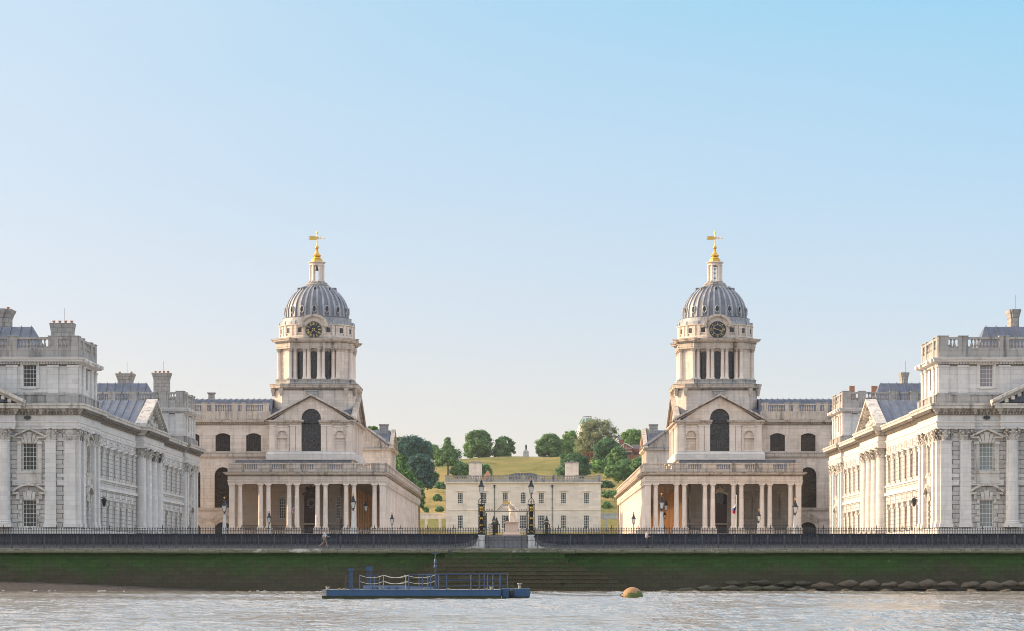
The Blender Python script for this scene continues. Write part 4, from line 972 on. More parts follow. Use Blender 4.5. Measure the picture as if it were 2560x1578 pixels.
    for f in range(8):
        x, y = around(45*f, 2.62); a = radians(45*f); w = inst(luc2[0], 'lucarne', B, (x, y, 41.35), a); inst(luc2[1], 'pane', w, (x, y, 41.35), a)
        m = M(); fr = lambda p, b, z, x=x, y=y, q=a: (x+p*cos(q)+b*sin(q), y+p*sin(q)-b*cos(q), z); m.fbox(fr, -.30, .30, -1.0, .06, 41.2, 42.05); build(m, 'lucarne_hood', MT['lead'], B)
    # lantern
    m = M(); m.lathe(cx, cy, [(1.2, 42.1), (1.62, 42.2), (1.68, 42.45), (1.45, 42.55), (1.5, 42.7), (1.25, 42.8), (1.0, 42.9)], 24); build(m, 'lantern_base', MT['sooty'], B)
    lc = M(); lc.box(-.19, .19, -.19, .19, 0, .12); lc.lathe(0, 0, [(.16, .12), (.13, .2), (.12, 2.15), (.19, 2.3)], 8); lcm = lmesh(lc, 'lantern_column', MT['colst'], True)
    for f in range(4):
        for d in (-20, 20): x, y = around(90*f+d+45, 1.0); inst(lcm, 'lantern_column', B, (x, y, 42.9))
    m = M(); 
    for f in range(4): x, y = around(90*f+45, .80); q = radians(90*f+45); fr = lambda p, b, z, x=x, y=y, q=q: (x+p*cos(q)+b*sin(q), y+p*sin(q)-b*cos(q), z); m.fbox(fr, -.25, .25, -.12, .12, 42.9, 45.2)
    m.lathe(cx, cy, [(.9, 45.2), (1.05, 45.2), (1.05, 45.42), (1.0, 45.45), (1.22, 45.58), (1.25, 45.68), (.9, 45.75)], 24); build(m, 'lantern_top', MT['domest'], B)
    if s > 0:
        m = M(); m.tube([(cx, cy, 42.9), (cx, cy, 45.2)], .05, 5)
        for z in (43.3, 44.0, 44.6, 45.0): m.tube([(cx-.18, cy, z), (cx+.18, cy, z+.25)], .03, 4); m.tube([(cx+.18, cy, z), (cx-.18, cy, z+.25)], .03, 4)
        build(m, 'lantern_ladder', MT['black'], B)
    else:
        m = M(); m.lathe(cx, cy, [(.05, 45.2), (.12, 45.0), (.2, 44.75), (.26, 44.5)], 10); build(m, 'bell', MT['bronze'], B)
    m = M(); m.lathe(cx, cy, [(.82, 45.74), (.82, 46.1), (.72, 46.12)], 8, ph=pi/8); m.lathe(cx, cy, [(.5, 46.1), (.6, 46.22), (.55, 46.35), (.38, 46.42), (.58, 46.55), (.6, 46.68), (.45, 46.8), (.35, 46.95), (.22, 47.15), (.13, 47.35), (.2, 47.42), (.1, 47.5), (.22, 47.62), (.28, 47.78), (.22, 47.95), (.08, 48.05), (.05, 48.5), (.12, 48.55), (.04, 48.65), (.03, 49.9), (.14, 49.75), (.14, 49.82), (.02, 50.2)], 14)
    build(m, 'finial', MT['gold'], B, True)
    m = M(); fv = lambda a, b, z: (cx+a, cy-b, z)
    m.prism(fv, [(-.05, 48.9), (-.55, 48.85), (-1.2, 48.88), (-.95, 49.03), (-1.25, 49.12), (-.95, 49.22), (-1.2, 49.38), (-.6, 49.4), (-.05, 49.35)], -.03, .03)
    m.tube([(cx, cy, 49.12), (cx+1.05, cy, 49.12)], .035, 4); m.prism(fv, [(.0, 49.36), (.30, 49.18), (.30, 49.06), (0, 48.9)], -.025, .025); m.tube([(cx+.85, cy, 48.98), (cx+.85, cy, 49.26)], .035, 4); m.ball((cx+1.08, cy, 49.12), .07, 6, 4); m.tube([(cx+.45, cy, 49.3), (cx+.62, cy, 49.12), (cx+.45, cy, 48.95)], .03, 4)
    build(m, 'weather_vane', MT['gold'], B)
    return B
DL = domeblock(-1, 'domed stone building with roman numeral clock, left of the white house')
DR = domeblock(1, 'domed stone building with compass wind dial under its dome, right of the white house')
# hanging lanterns inside the arcades
def hang(px, py0, py1, Y, label):
    x = PX(px, Y); zt, zb = PZ(py0, Y), PZ(py1, Y); k = (zt-zb)/1.3
    R = empty('hanging_lantern', (x, Y, zb), label, 'lantern', 'lanterns hanging in the arcades')
    m, g = M(), M(); lantern_glass(m, g, x, Y, zb+.05, k); m.tube([(x, Y, zt), (x, Y, 14.0)], .02, 4); build(m, 'lantern_frame', MT['black'], R); build(g, 'lantern_glass', MT['lampglass'], R)
hang(915, 1253, 1278, 346, 'black lantern hanging by a chain in the right end bay of the left colonnade')
hang(1665, 1252, 1277, 346, 'large black lantern hanging in the left end bay of the right colonnade')
hang(1662, 1279, 1297, 366, 'smaller lantern hanging deeper in the arcade, just below the larger one')
# ------------------------------------------------------------------ queen's house
def palace():
    Y = 574.0; cx = PX(1308, Y); fr = lambda a, b, z: (cx+a, Y-b, z)
    B = empty('white_house', (cx, Y+10, 10), 'wide cream house with flat balustraded roof between the two domed buildings', 'building')
    cs = [-14.2, -8.85, -4.05, 4.1, 9.1, 14.3]
    m = M(); hw = 17.5
    up = [(c, 1.22, 18.8, 21.3) for c in cs]+[(0, 1.22, 18.8, 21.5, .6)]
    lo = [(c, 1.22 if abs(c) > 5 else 1.6, 11.7, 14.65) for c in cs]+[(0, 1.6, 11.7, 14.65)]
    def z(o, dz=0): return o
    upz = [(o[0], o[1], 17.25, 19.75) if len(o) == 4 else (o[0], o[1], 17.25, 19.85, .6) for o in up]
    m.wall(fr, -hw, hw, 9.0, 21.9, upz+lo, .22)
    for sg in (-1, 1): m.wall(lambda a, b, z, sg=sg: (cx+sg*(hw+b), Y+a, z), 0, 35, 9, 21.9)
    m.fbox(fr, -hw, hw, -35, -34.8, 9, 21.9)
    build(m, 'wall', MT['render'], B)
    m = M(); m.fbox(fr, -hw-.05, hw+.05, -.1, .10, 15.75, 15.9)
    m.sweep([(cx-hw, Y+35), (cx-hw, Y), (cx+hw, Y), (cx+hw, Y+35)], [(-.3, 21.75), (.05, 21.75), (.3, 21.9), (.42, 21.95), (.42, 22.08), (-.3, 22.1)])
    for o in upz: m.fbox(fr, o[0]-.95, o[0]+.95, 0, .22, 20.05, 20.22) if o[0] else None; m.fbox(fr, o[0]-.82, o[0]+.82, 0, .1, 17.05, 17.22)
    build(m, 'string_course', MT['render'], B)
    m = M(); pr = [-17.2, -12.2, -7.2, -3.6, 0.5-.5, 3.6, 7.2, 12.2, 17.2]
    balustrade(m, fr, -hw, hw, -.1, 22.08, 22.75, 23.4, 23.6, [(p, .42) for p in pr], .38, .18, r=.14)
    build(m, 'balustrade', MT['sooty'], B)
    for o in upz+lo:
        c = o[0]; arch = len(o) == 5; w, h = o[1], o[3]-o[2]
        pr_ = sash('window', w, h, 3 if w < 1.4 else 4, 5, .06, 'glass', .6 if arch else 0, fw=.10, bw=.06)
        put_window(pr_, B, (cx+c, Y, o[2]), 0)
    for px in (1236, 1380.5):
        m = M(); x = PX(px, Y); m.tube([(x, Y-.08, 10), (x, Y-.08, 21.4)], .07, 5); m.taper(x, Y-.12, 20.7, 21.5, .1, .25)
        for z_ in (12, 14, 16.2, 18.2, 20): m.box(x-.14, x+.14, Y-.16, Y, z_, z_+.12)
        build(m, 'drainpipe', MT['rail'], B)
    for a0, a1 in ((-12.4, -9.45), (9.55, 12.6)):
        m = M(); m.fbox(fr, a0, a1, -6, -4.6, 21, 26.6); m.fbox(fr, a0+.5, a0+1.2, -4.6, -4.45, 22, 26.6); m.fbox(fr, a1-1.2, a1-.5, -4.6, -4.45, 22, 26.6)
        c = build(m, 'chimney', MT['render'], B); m = M(); m.fbox(fr, a0-.12, a1+.12, -6.1, -4.4, 26.6, 26.85)
        for i in range(4): q = fr(a0+.5+i*(a1-a0-1)/3, -5.3, 0); m.lathe(q[0], q[1], [(.16, 26.85), (.14, 27.15)], 7)
        build(m, 'chimney_cap', MT['mantel'], c)
    m = M(); m.prism(fr, [(-5.0, 22.1), (-3.0, 24.15), (-1.8, 24.5), (1.8, 24.5), (3.2, 24.2), (5.3, 22.1)], -16, -8); build(m, 'roof_light', MT['leadroof'], B)
    m = M()
    for i in range(15):
        a = -4.6+i*.66; zt = 24.52 if abs(a) < 1.8 else 24.5-(abs(a)-1.8)*.68; m.fbox(fr, a-.06, a+.06, -8, -7.9, 22.1, zt)
    build(m, 'roof_light_bars', MT['mantel'], B)
    m = M(); q = fr(-8.2, -12, 0); m.taper(q[0], q[1], 23, 25.3, 1.6, .05); build(m, 'turret_roof', MT['terracotta'], B)
    return B
PAL = palace()
def loggia(s):
    Y = 580.0; cx = PX(1308, 574); x0, x1 = (cx+s*17.6, cx+s*52); a, b = min(x0, x1), max(x0, x1)
    B = empty('loggia', ((a+b)/2, Y, 10), 'open colonnade of square piers running %s from the white house' % ('left' if s < 0 else 'right'), 'colonnade', 'colonnades beside the white house')
    m = M(); m.box(a, b, Y, Y+3, 14.0, 15.1); m.box(a, b, Y-.2, Y+3.2, 15.1, 15.3); build(m, 'beam', MT['court'], B)
    for i in range(11):
        x = x0+s*(1.4+i*3.2); m = M(); m.box(x-.32, x+.32, Y+.1, Y+.8, 9.5, 13.8); m.box(x-.42, x+.42, Y, Y+.9, 13.8, 14.0); build(m, 'pier', MT['court'], B)
loggia(-1); loggia(1)

# ------------------------------------------------------------------ terrain
def sm(t): t = max(0, min(1, t)); return t*t*(3-2*t)
def terr(x, y):
    if y < 345: return 5.3
    z = 5.3+4.7*sm((y-380)/150)
    if y > 610:
        top = 46.0
        prof = 10+7*sm((y-610)/110)+ (47.9-17)*sm((y-690)/350)
        e = 1.0
        if x < -26: e = 1-.42*sm((-26-x)/70)
        if x > 22: e = 1-.25*sm((x-22)/60)+.10*sm((x-70)/60)
        z = 10+(prof-10)*e
        z += .8*sin(x*.05+y*.013)*sm((y-650)/200)+.5*sin(x*.13-y*.04)*sm((y-650)/200)
        if y > 1035 and -24 < x < 18: z = 47.9
        if y > 1060: z -= (y-1060)*.02
    return z
def grid(name, xs, ys, f, mt, sm_=True, hole=None):
    m = M(); n = len(xs); m.v = [(x, y, f(x, y)) for y in ys for x in xs]
    m.f = [(k*n+i, k*n+i+1, (k+1)*n+i+1, (k+1)*n+i) for k in range(len(ys)-1) for i in range(n-1) if not (hole and hole[0]-.01 < xs[i] and xs[i+1] < hole[1]+.01 and hole[2]-.01 < ys[k] and ys[k+1] < hole[3]+.01)]
    return struct(build(m, name, mt, None, sm_))
def grass_mat():
    m, nt, b = mat('park_grass'); P = pos(nt)
    sp = nt.nodes.new('ShaderNodeSeparateXYZ'); nt.links.new(P, sp.inputs[0])
    n1 = noise(nt, P, .018, 5, .6); n2 = noise(nt, mapping(nt, P, (1, .35, 1)), .12, 5, .65); n3 = noise(nt, P, 1.6, 4, .7)
    c = mix(nt, ramp(nt, n1, [(.40, 0.), (.60, 1.)]), (.40, .30, .11), (.17, .175, .05))
    c = mix(nt, math_n(nt, 'MULTIPLY', ramp(nt, n2, [(.5, 0.), (.7, 1.)]), .75), c, (.10, .135, .035))
    c = mix(nt, math_n(nt, 'MULTIPLY', ramp(nt, n3, [(.4, 0.), (.7, 1.)]), .45), c, (.42, .32, .13)); c = mix(nt, math_n(nt, 'MULTIPLY', ramp(nt, noise(nt, mapping(nt, P, (.5, .25, 1)), .3, 5, .75), [(.52, 0.), (.66, 1.)]), .7), c, (.075, .10, .03))
    # pale gravel court in front of the hill
    k = ramp(nt, math_n(nt, 'DIVIDE', sp.outputs[1], 1000.), [(.395, 0.), (.405, 1.)])
    c = mix(nt, k, mix(nt, n3, (.42, .38, .33), (.55, .50, .44)), c)
    # worn path up the slope
    d = math_n(nt, 'ABSOLUTE', math_n(nt, 'SUBTRACT', sp.outputs[0], math_n(nt, 'ADD', 60., math_n(nt, 'MULTIPLY', math_n(nt, 'SUBTRACT', sp.outputs[1], 700.), -.14))))
    pth = math_n(nt, 'MULTIPLY', math_n(nt, 'LESS_THAN', d, 1.6), math_n(nt, 'GREATER_THAN', sp.outputs[1], 690.))
    c = mix(nt, math_n(nt, 'MULTIPLY', pth, .8), c, (.42, .33, .22))
    nt.links.new(c, b.inputs['Base Color']); b.inputs['Roughness'].default_value = .95; b.inputs['Specular IOR Level'].default_value = .1
    bp = N(nt, 'ShaderNodeBump', i_Strength=1., i_Distance=.7); nt.links.new(n3, bp.inputs['Height']); nt.links.new(bp.outputs[0], b.inputs['Normal'])
    return m
MT['grass'] = grass_mat()
xs = sorted(set([-3500, -1800, -900, -600, -400]+[-300+7.5*i for i in range(81)]+[400, 600, 900, 1800, 3500])); GH0, GH1 = PX(1203.5, 241.2)-.1, PX(1328, 241.2)+.1
xs = sorted(set(xs+[GH0, GH1])); ys = sorted(set([241.35, 243.6, 290, 345, 370]+[380+12*i for i in range(13)]+[610+8*i for i in range(60)]+[1100, 1200, 1500, 2200, 4000]))
grid('ground', xs, ys, terr, MT['grass'], True, (GH0, GH1, 241.35, 243.6))
# river bed and foreshore
def shore_mat():
    m, nt, b = mat('foreshore_shingle'); P = pos(nt)
    vo = N(nt, 'ShaderNodeTexVoronoi', i_Scale=5.5); nt.links.new(P, vo.inputs['Vector'])
    c = mix(nt, noise(nt, P, .5, 4, .6), (.036, .029, .024), (.070, .057, .048)); c = mix(nt, 1.0, c, ramp(nt, vo.outputs['Color'], [(0., .5), (.7, 1.1), (1., 1.9)]), 'MULTIPLY')
    nt.links.new(c, b.inputs['Base Color']); b.inputs['Roughness'].default_value = .7
    bp = N(nt, 'ShaderNodeBump', i_Strength=.9, i_Distance=.08); nt.links.new(vo.outputs['Distance'], bp.inputs['Height']); nt.links.new(bp.outputs[0], b.inputs['Normal'])
    return m
MT['shingle'] = shore_mat()
def shore(x, y):
    z = -2.5
    if x < -18:
        t = sm((-x-18)/32); z = max(z, -.5+ (1.03*t+.32)*sm((y-224)/11)) if y > 220 else z
        if y > 232: z = max(z, -.35+1.2*t)
    if x > 12:
        t = sm((x-12)/10); q = -.6+.85*t*sm((y-231)/3.5); z = max(z, q) if y > 228 else z
    if -18 <= x <= 12 and y > 232: z = -.3
    return z+.05*sin(x*2.1+y*1.3)
grid('foreshore', [-900, -300, -120]+[-80+1.5*i for i in range(107)]+[120, 300, 900], [180, 200, 215, 220, 222, 224, 226, 228, 229, 230, 231, 232, 233, 234, 235, 236.5], shore, MT['shingle'])
m = M(); m.box(-900, 900, -400, 236.5, -3.2, -3.0); struct(build(m, 'riverbed', MT['shingle']))
def water_mat():
    m, nt, b = mat('river_water'); P = pos(nt)
    n1 = noise(nt, mapping(nt, P, (1.5, .42, 1)), 1.0, 4, .6); n2 = noise(nt, mapping(nt, P, (.6, .16, 1)), 1.0, 4, .55); n3 = noise(nt, mapping(nt, P, (.05, .05, 1)), .5, 3, .5)
    h = math_n(nt, 'ADD', math_n(nt, 'MULTIPLY', n1, .5), math_n(nt, 'MULTIPLY', n2, .9))
    bp = N(nt, 'ShaderNodeBump', i_Strength=1., i_Distance=.38); nt.links.new(h, bp.inputs['Height']); nt.links.new(bp.outputs[0], b.inputs['Normal'])
    c = mix(nt, n3, (.215, .19, .15), (.31, .28, .235)); nt.links.new(c, b.inputs['Base Color'])
    b.inputs['Roughness'].default_value = .12; b.inputs['IOR'].default_value = 1.34; b.inputs['Specular IOR Level'].default_value = .8
    return m
MT['water'] = water_mat()
def river():
    rnd = random.Random(11); W_ = []
    for i in range(26):
        lam = rnd.choice([1.0, 1.4, 1.9, 2.6])*rnd.uniform(.8, 1.2); a = radians(rnd.gauss(90, 45)); k = 2*pi/lam; W_.append((k*cos(a), k*sin(a), rnd.uniform(0, 6.28), .0075*lam**.8*rnd.uniform(.6, 1.3)))
    nx, ny = 230, 720; xs_ = [-50.+100.*i/nx for i in range(nx+1)]; ys_ = [66+170.*(j/ny)**1.0 for j in range(ny+1)]; m = M()
    for y in ys_:
        fy = min(1, (236-y)/6)*.75+.25
        for x in xs_:
            g = .75+.55*sin(x*.11+y*.05+1.2*sin(y*.031))*sin(y*.083+.4*sin(x*.06)); z = 0.
            for kx, ky, p, a in W_: z += a*sin(kx*x+ky*y+p)
            m.v.append((x, y, z*g*fy))
    n = nx+1; m.f = [(j*n+i, j*n+i+1, (j+1)*n+i+1, (j+1)*n+i) for j in range(ny) for i in range(nx)]
    m.add([(-900, -400, 0), (900, -400, 0), (900, 66, 0), (-900, 66, 0)], [(0, 1, 2, 3)]); m.add([(-900, 66, 0), (-50, 66, 0), (-50, 236, 0), (-900, 236, 0)], [(0, 1, 2, 3)]); m.add([(50, 66, 0), (900, 66, 0), (900, 236, 0), (50, 236, 0)], [(0, 1, 2, 3)])
    struct(build(m, 'river', MT['water'], None, True))
river()
m = M(); m.box(-900, 900, -500, -300, -3, 4.5); struct(build(m, 'far_bank', MT['grass']))

# ------------------------------------------------------------------ river wall, steps, promenade
def moss_mat(name='mossy_river_wall', br1=(.036, .033, .020), br2=(.085, .077, .046), lo=.34, hi=.68):
    m, nt, b = mat(name); P = pos(nt)
    sp = nt.nodes.new('ShaderNodeSeparateXYZ'); nt.links.new(P, sp.inputs[0]); z = sp.outputs[2]
    n1 = noise(nt, P, .25, 5, .65); n2 = noise(nt, mapping(nt, P, (1, 1, 3)), 1.3, 5, .7); n4 = noise(nt, P, 4.0, 4, .7)
    uv = facade_uv(nt); br = N(nt, 'ShaderNodeTexBrick', i_Scale=1.0); nt.links.new(uv, br.inputs['Vector']); br.inputs['Brick Width'].default_value = 1.1; br.inputs['Row Height'].default_value = .37; br.inputs['Mortar Size'].default_value = .012
    br.inputs['Color1'].default_value = (.85, .85, .85, 1); br.inputs['Color2'].default_value = (1.1, 1.1, 1.1, 1); br.inputs['Mortar'].default_value = (.5, .5, .5, 1)
    zz = math_n(nt, 'ADD', z, math_n(nt, 'MULTIPLY', math_n(nt, 'SUBTRACT', n1, .5), 4.0)); zz = math_n(nt, 'ADD', zz, math_n(nt, 'MULTIPLY', math_n(nt, 'SUBTRACT', n2, .5), 2.4))
    k = ramp(nt, math_n(nt, 'DIVIDE', zz, 4.), [(lo, 0.), (hi, 1.)])
    brown = mix(nt, n4, br1, br2); green = mix(nt, n2, (.012, .045, .010), (.060, .125, .028))
    c = mix(nt, k, brown, green)
    sp_ = ramp(nt, noise(nt, P, 2.1, 5, .75), [(.66, 0.), (.74, 1.)]); c = mix(nt, math_n(nt, 'MULTIPLY', sp_, .6), c, (.26, .25, .17))
    gr = ramp(nt, noise(nt, mapping(nt, P, (1, 1, 1.6)), .45, 4, .6), [(.64, 0.), (.70, 1.)]); c = mix(nt, math_n(nt, 'MULTIPLY', gr, .7), c, (.012, .030, .010))
    c = mix(nt, 1.0, c, br.outputs['Color'], 'MULTIPLY'); nt.links.new(c, b.inputs['Base Color']); b.inputs['Roughness'].default_value = .8; b.inputs['Specular IOR Level'].default_value = .25
    bp = N(nt, 'ShaderNodeBump', i_Strength=.7, i_Distance=.08); nt.links.new(n4, bp.inputs['Height']); nt.links.new(bp.outputs[0], b.inputs['Normal'])
    return m
MT['moss'] = moss_mat(); MT['moss_steps'] = moss_mat('mossy_steps', (.048, .045, .026), (.105, .097, .053), .55, .85)
def coping_mat():
    m, nt, b = mat('lichen_coping'); P = pos(nt); n = noise(nt, mapping(nt, P, (.6, 1, 2.5)), 2.2, 6, .75); sp = nt.nodes.new('ShaderNodeSeparateXYZ'); nt.links.new(P, sp.inputs[0])
    c = mix(nt, ramp(nt, n, [(.35, 0.), (.5, .5), (.62, 1.)]), (.09, .085, .055), (.32, .30, .23)); c = mix(nt, ramp(nt, noise(nt, mapping(nt, P, (.5, 1, .8)), 1.1, 4, .6), [(.62, 0.), (.72, .9)]), c, (.58, .55, .50))
    k = math_n(nt, 'ADD', math_n(nt, 'MULTIPLY', math_n(nt, 'SUBTRACT', 3.72, sp.outputs[2]), 4.5), math_n(nt, 'MULTIPLY', math_n(nt, 'SUBTRACT', n, .5), 3.), True)
    c = mix(nt, k, c, (.045, .06, .018)); nt.links.new(c, b.inputs['Base Color']); b.inputs['Roughness'].default_value = .9
    bp = N(nt, 'ShaderNodeBump', i_Strength=.8, i_Distance=.06); nt.links.new(n, bp.inputs['Height']); nt.links.new(bp.outputs[0], b.inputs['Normal']); return m
MT['coping'] = coping_mat()
MT['paving'] = stone('promenade_paving', (.30, .29, .27), amt=.3, joint=.2)
SX = PX(1253, 235)          # centre of the water steps
def wallrun(x0, x1, label):
    B = empty('river_wall', ((x0+x1)/2, 235, 0), label, 'river wall', 'river walls beside the water steps'); m = M()
    g = lambda a, b, z: (b, a, z)
    m.prism(g, [(235.55, 3.52), (234.95, -2.6), (236.5, -2.6), (236.5, 3.52)], x0, x1); build(m, 'wall_face', MT['moss'], B)
    m = M(); rnd = random.Random(int(x0)); x = x0
    while x < x1-.01:
        w = min(1.2+rnd.random()*.8, x1-x); j = rnd.uniform(-.035, .035)
        m.box(x+.01, x+w-.01, 234.98+j, 236.5, 3.5+rnd.uniform(-.02, .05), 3.93); x += w
    build(m, 'coping', MT['coping'], B)
wallrun(-330, SX-4.9, 'mossy river wall left of the water steps, shingle beach at its foot')
wallrun(SX+4.9, 330, 'mossy river wall right of the water steps, boulders at its foot')
m = M(); m.box(-330, 330, 235.95, 241.35, 3.4, 3.99)
struct(build(m, 'promenade', MT['paving']))
def watersteps():
    B = empty('water_steps', (SX, 234, 0), 'broad mossy stone steps widening down into the river below the gate', 'steps'); m = M(); n = 11
    rnd = random.Random(4)
    for i in range(n):
        zt = 3.84-.38*i; z0 = zt-.42 if i < n-1 else -2.5
        l = (1130, 1112, 1096, 1078, 1060, 1040, 1020, 1000, 985, 965, 950)[i]; r = (1392, 1412, 1420, 1440, 1465, 1500, 1520, 1545, 1570, 1590, 1610)[i]
        yf = 234.8-.38*i
        m.box(PX(l, yf), PX(r, yf), yf, 236.4, z0, zt-.058); m.box(PX(l, yf)-.04, PX(r, yf)+.04, yf-.09, yf+.5, zt-.06, zt)
    build(m, 'step_block', MT['moss_steps'], B)
    m = M(); m.box(PX(1130, 234.7)+0, PX(1392, 234.7), 234.72, 236.5, 3.56, 3.96); build(m, 'top_slab', MT['coping'], B)
    m = M(); m.box(PX(1516, 230.4), PX(1527, 230.4), 230.3, 231, -.1, .25); build(m, 'drain_opening', MT['black'], B)
watersteps()
# boulders along the foot of the wall (right) and pale stones on the beach (left)
def rock(seed, r, sz, mt, name='boulder'):
    rnd = random.Random(seed); m = M(); n, k = 12, 8
    prof = [(max(.01, sin(pi*i/k)), -cos(pi*i/k)) for i in range(k+1)]; m.lathe(0, 0, prof, n)
    P = [rnd.uniform(0, 6) for _ in range(6)]
    m.v = [(x*r*(1+.22*sin(3*x+P[0]+2*z)+.14*sin(7*y+P[1])), y*r*.7*(1+.14*sin(4*y+P[2])), (abs(z)**.75*(1 if z > 0 else -1))*sz*(1+.28*sin(4*x+P[3])+.16*sin(9*x+P[4]))) for x, y, z in m.v]
    return lmesh(m, name, mt, True)
def rockm(name, a, b_):
    m, nt, b = mat(name); P = pos(nt); n = noise(nt, P, 3.0, 6, .75); sp = nt.nodes.new('ShaderNodeNewGeometry'); s2 = nt.nodes.new('ShaderNodeSeparateXYZ'); nt.links.new(sp.outputs['Normal'], s2.inputs[0])
    c = mix(nt, n, a, b_); nt.links.new(c, b.inputs['Base Color']); b.inputs['Roughness'].default_value = .85
    bp = N(nt, 'ShaderNodeBump', i_Strength=1., i_Distance=.12); nt.links.new(n, bp.inputs['Height']); nt.links.new(bp.outputs[0], b.inputs['Normal']); return m
MT['boulder'] = rockm('muddy_boulder', (.028, .024, .016), (.17, .14, .095)); MT['darkboulder'] = rockm('weedy_boulder', (.018, .02, .011), (.085, .08, .05)); MT['palestone'] = rockm('pale_stone', (.40, .38, .35), (.6, .58, .55))
rm = [rock(i, .90, .31, MT['boulder']) for i in range(4)]; rd = [rock(10+i, .90, .30, MT['darkboulder']) for i in range(3)]
big = [2062, 2118, 2170, 2222, 2273, 2322, 2370, 2420, 2472, 2522, 2566]
nth = ['first', 'second', 'third', 'fourth', 'fifth', 'sixth', 'seventh', 'eighth', 'ninth', 'tenth', 'eleventh']
for i, px in enumerate(big):
    Y = 233.4; o = inst(rm[i % 4], 'boulder', None, (PX(px+((i*37) % 13-6), Y), Y, .58+.05*((i*3) % 4-1)), rz=.25*((i*7) % 5-2)+3.1*(i % 2), sc=(1.02+.10*((i*5) % 3), 1, .85+.2*((i*7) % 3)/1.5))
    tag(o, 'muddy tan boulder, %s from the left in the row at the wall foot' % nth[i], 'boulder', 'tan boulders along the river wall')
for i, (px, py, w) in enumerate([(1716, 1478, 1.3), (1772, 1474, 1.25), (1826, 1473, 1.3), (1880, 1475, 1.4), (1935, 1473, 1.3), (1990, 1477, 1.2), (2003, 1478, 1.0)]):
    Y = 232.4; o = inst(rd[i % 3] if i != 6 else rm[1], 'boulder', None, (PX(px, Y), Y, PZ(py, Y)), rz=.3*(i % 3), sc=(w, 1, .9+.15*(i % 2)))
    tag(o, 'dark weed-covered boulder, %s from the left in the lower row by the waterline' % nth[i], 'boulder', 'weedy boulders at the waterline')
for i, (px, py, w) in enumerate([(1840, 1457, 1.2), (1905, 1455, 1.3), (1965, 1458, 1.2), (2010, 1457, 1.0)]):
    Y = 234.3; o = inst(rd[(i+1) % 3], 'boulder', None, (PX(px, Y), Y, PZ(py, Y)-.1), rz=.3*(i % 3), sc=(w, .9, .8))
    tag(o, 'dark weed-covered boulder leaning on the wall, %s from the left in the upper row' % nth[i], 'boulder', 'weedy boulders against the wall')
for i, (px, py, w) in enumerate([(2030, 1482, .6), (2120, 1478, .9), (2215, 1478, .8), (2330, 1479, .9), (2430, 1477, 1.0), (2515, 1476, .8)]):
    Y = 231.6; o = inst(rm[(i+2) % 4], 'boulder', None, (PX(px, Y), Y, .02), rz=.4*i, sc=(w, .8, .55))
    tag(o, 'small half sunk boulder, %s from the left along the waterline' % nth[i], 'boulder', 'small boulders at the waterline')
ps_ = rock(31, 1, 1, MT['palestone'], 'pale_stone')
for i, (px, py, w) in enumerate([(88, 1474, .12), (123, 1464, .14), (138, 1464, .08), (250, 1473, .14), (260, 1467, .16), (310, 1477, .11), (8, 1473, .08), (644, 1476.5, .12), (592, 1477, .09), (625, 1478, .08), (662, 1477.5, .1)]):
    Y = 229 if px < 500 else 231.5; x = PX(px, Y); o = inst(ps_, 'pale_stone', None, (x, Y, max(shore(x, Y), 0)+w*.25), rz=i, sc=(w*1.5, w, w*.6))
    tag(o, 'small pale stone lying on the shingle, %s from the left' % nth[sorted([88, 123, 138, 250, 260, 310, 8, 644, 592, 625, 662]).index(px)], 'stone', 'pale stones on the beach')

# ------------------------------------------------------------------ railings
def spear(m, x, y, z0, z1, r=.012, h=.15, w=.03):
    m.box(x-r, x+r, y-r, y+r, z0, z1-h); m.taper(x, y, z1-h, z1-h*.55, r, w, r, w*.5); m.taper(x, y, z1-h*.55, z1, w, .004, w*.5, .004)
RY = 235.25; pitch = 41.1*RY/F
rp = M(); z0 = 3.97
rp.box(0, pitch, -.02, .02, z0+.10, z0+.14); rp.box(0, pitch, -.02, .02, z0+.72, z0+.755); rp.box(0, pitch, -.02, .02, z0+1.02, z0+1.05)
for i in range(1, 13): spear(rp, pitch*i/13, 0, z0+.05, z0+.93, .0115, .14, .026)
rp.v = [(x, y, z-z0) for x, y, z in rp.v]; rpm = lmesh(rp, 'railing_panel', MT['rail'])
po = M(); po.box(-.045, .045, -.045, .045, 0, 1.08); po.ball((0, 0, 1.13), .055, 6, 4); po.tube([(0, 0, .75), (0, .35, .0)], .018, 4); pom = lmesh(po, 'post', MT['rail'])
R1 = empty('railing', (0, RY, z0), 'low dark iron railing along the edge of the promenade above the river', 'railing')
x = PX(-12, RY)
while x < PX(2580, RY):
    inst(rpm, 'railing_panel', R1, (x, RY, z0)); inst(pom, 'post', R1, (x, RY, z0)); x += pitch
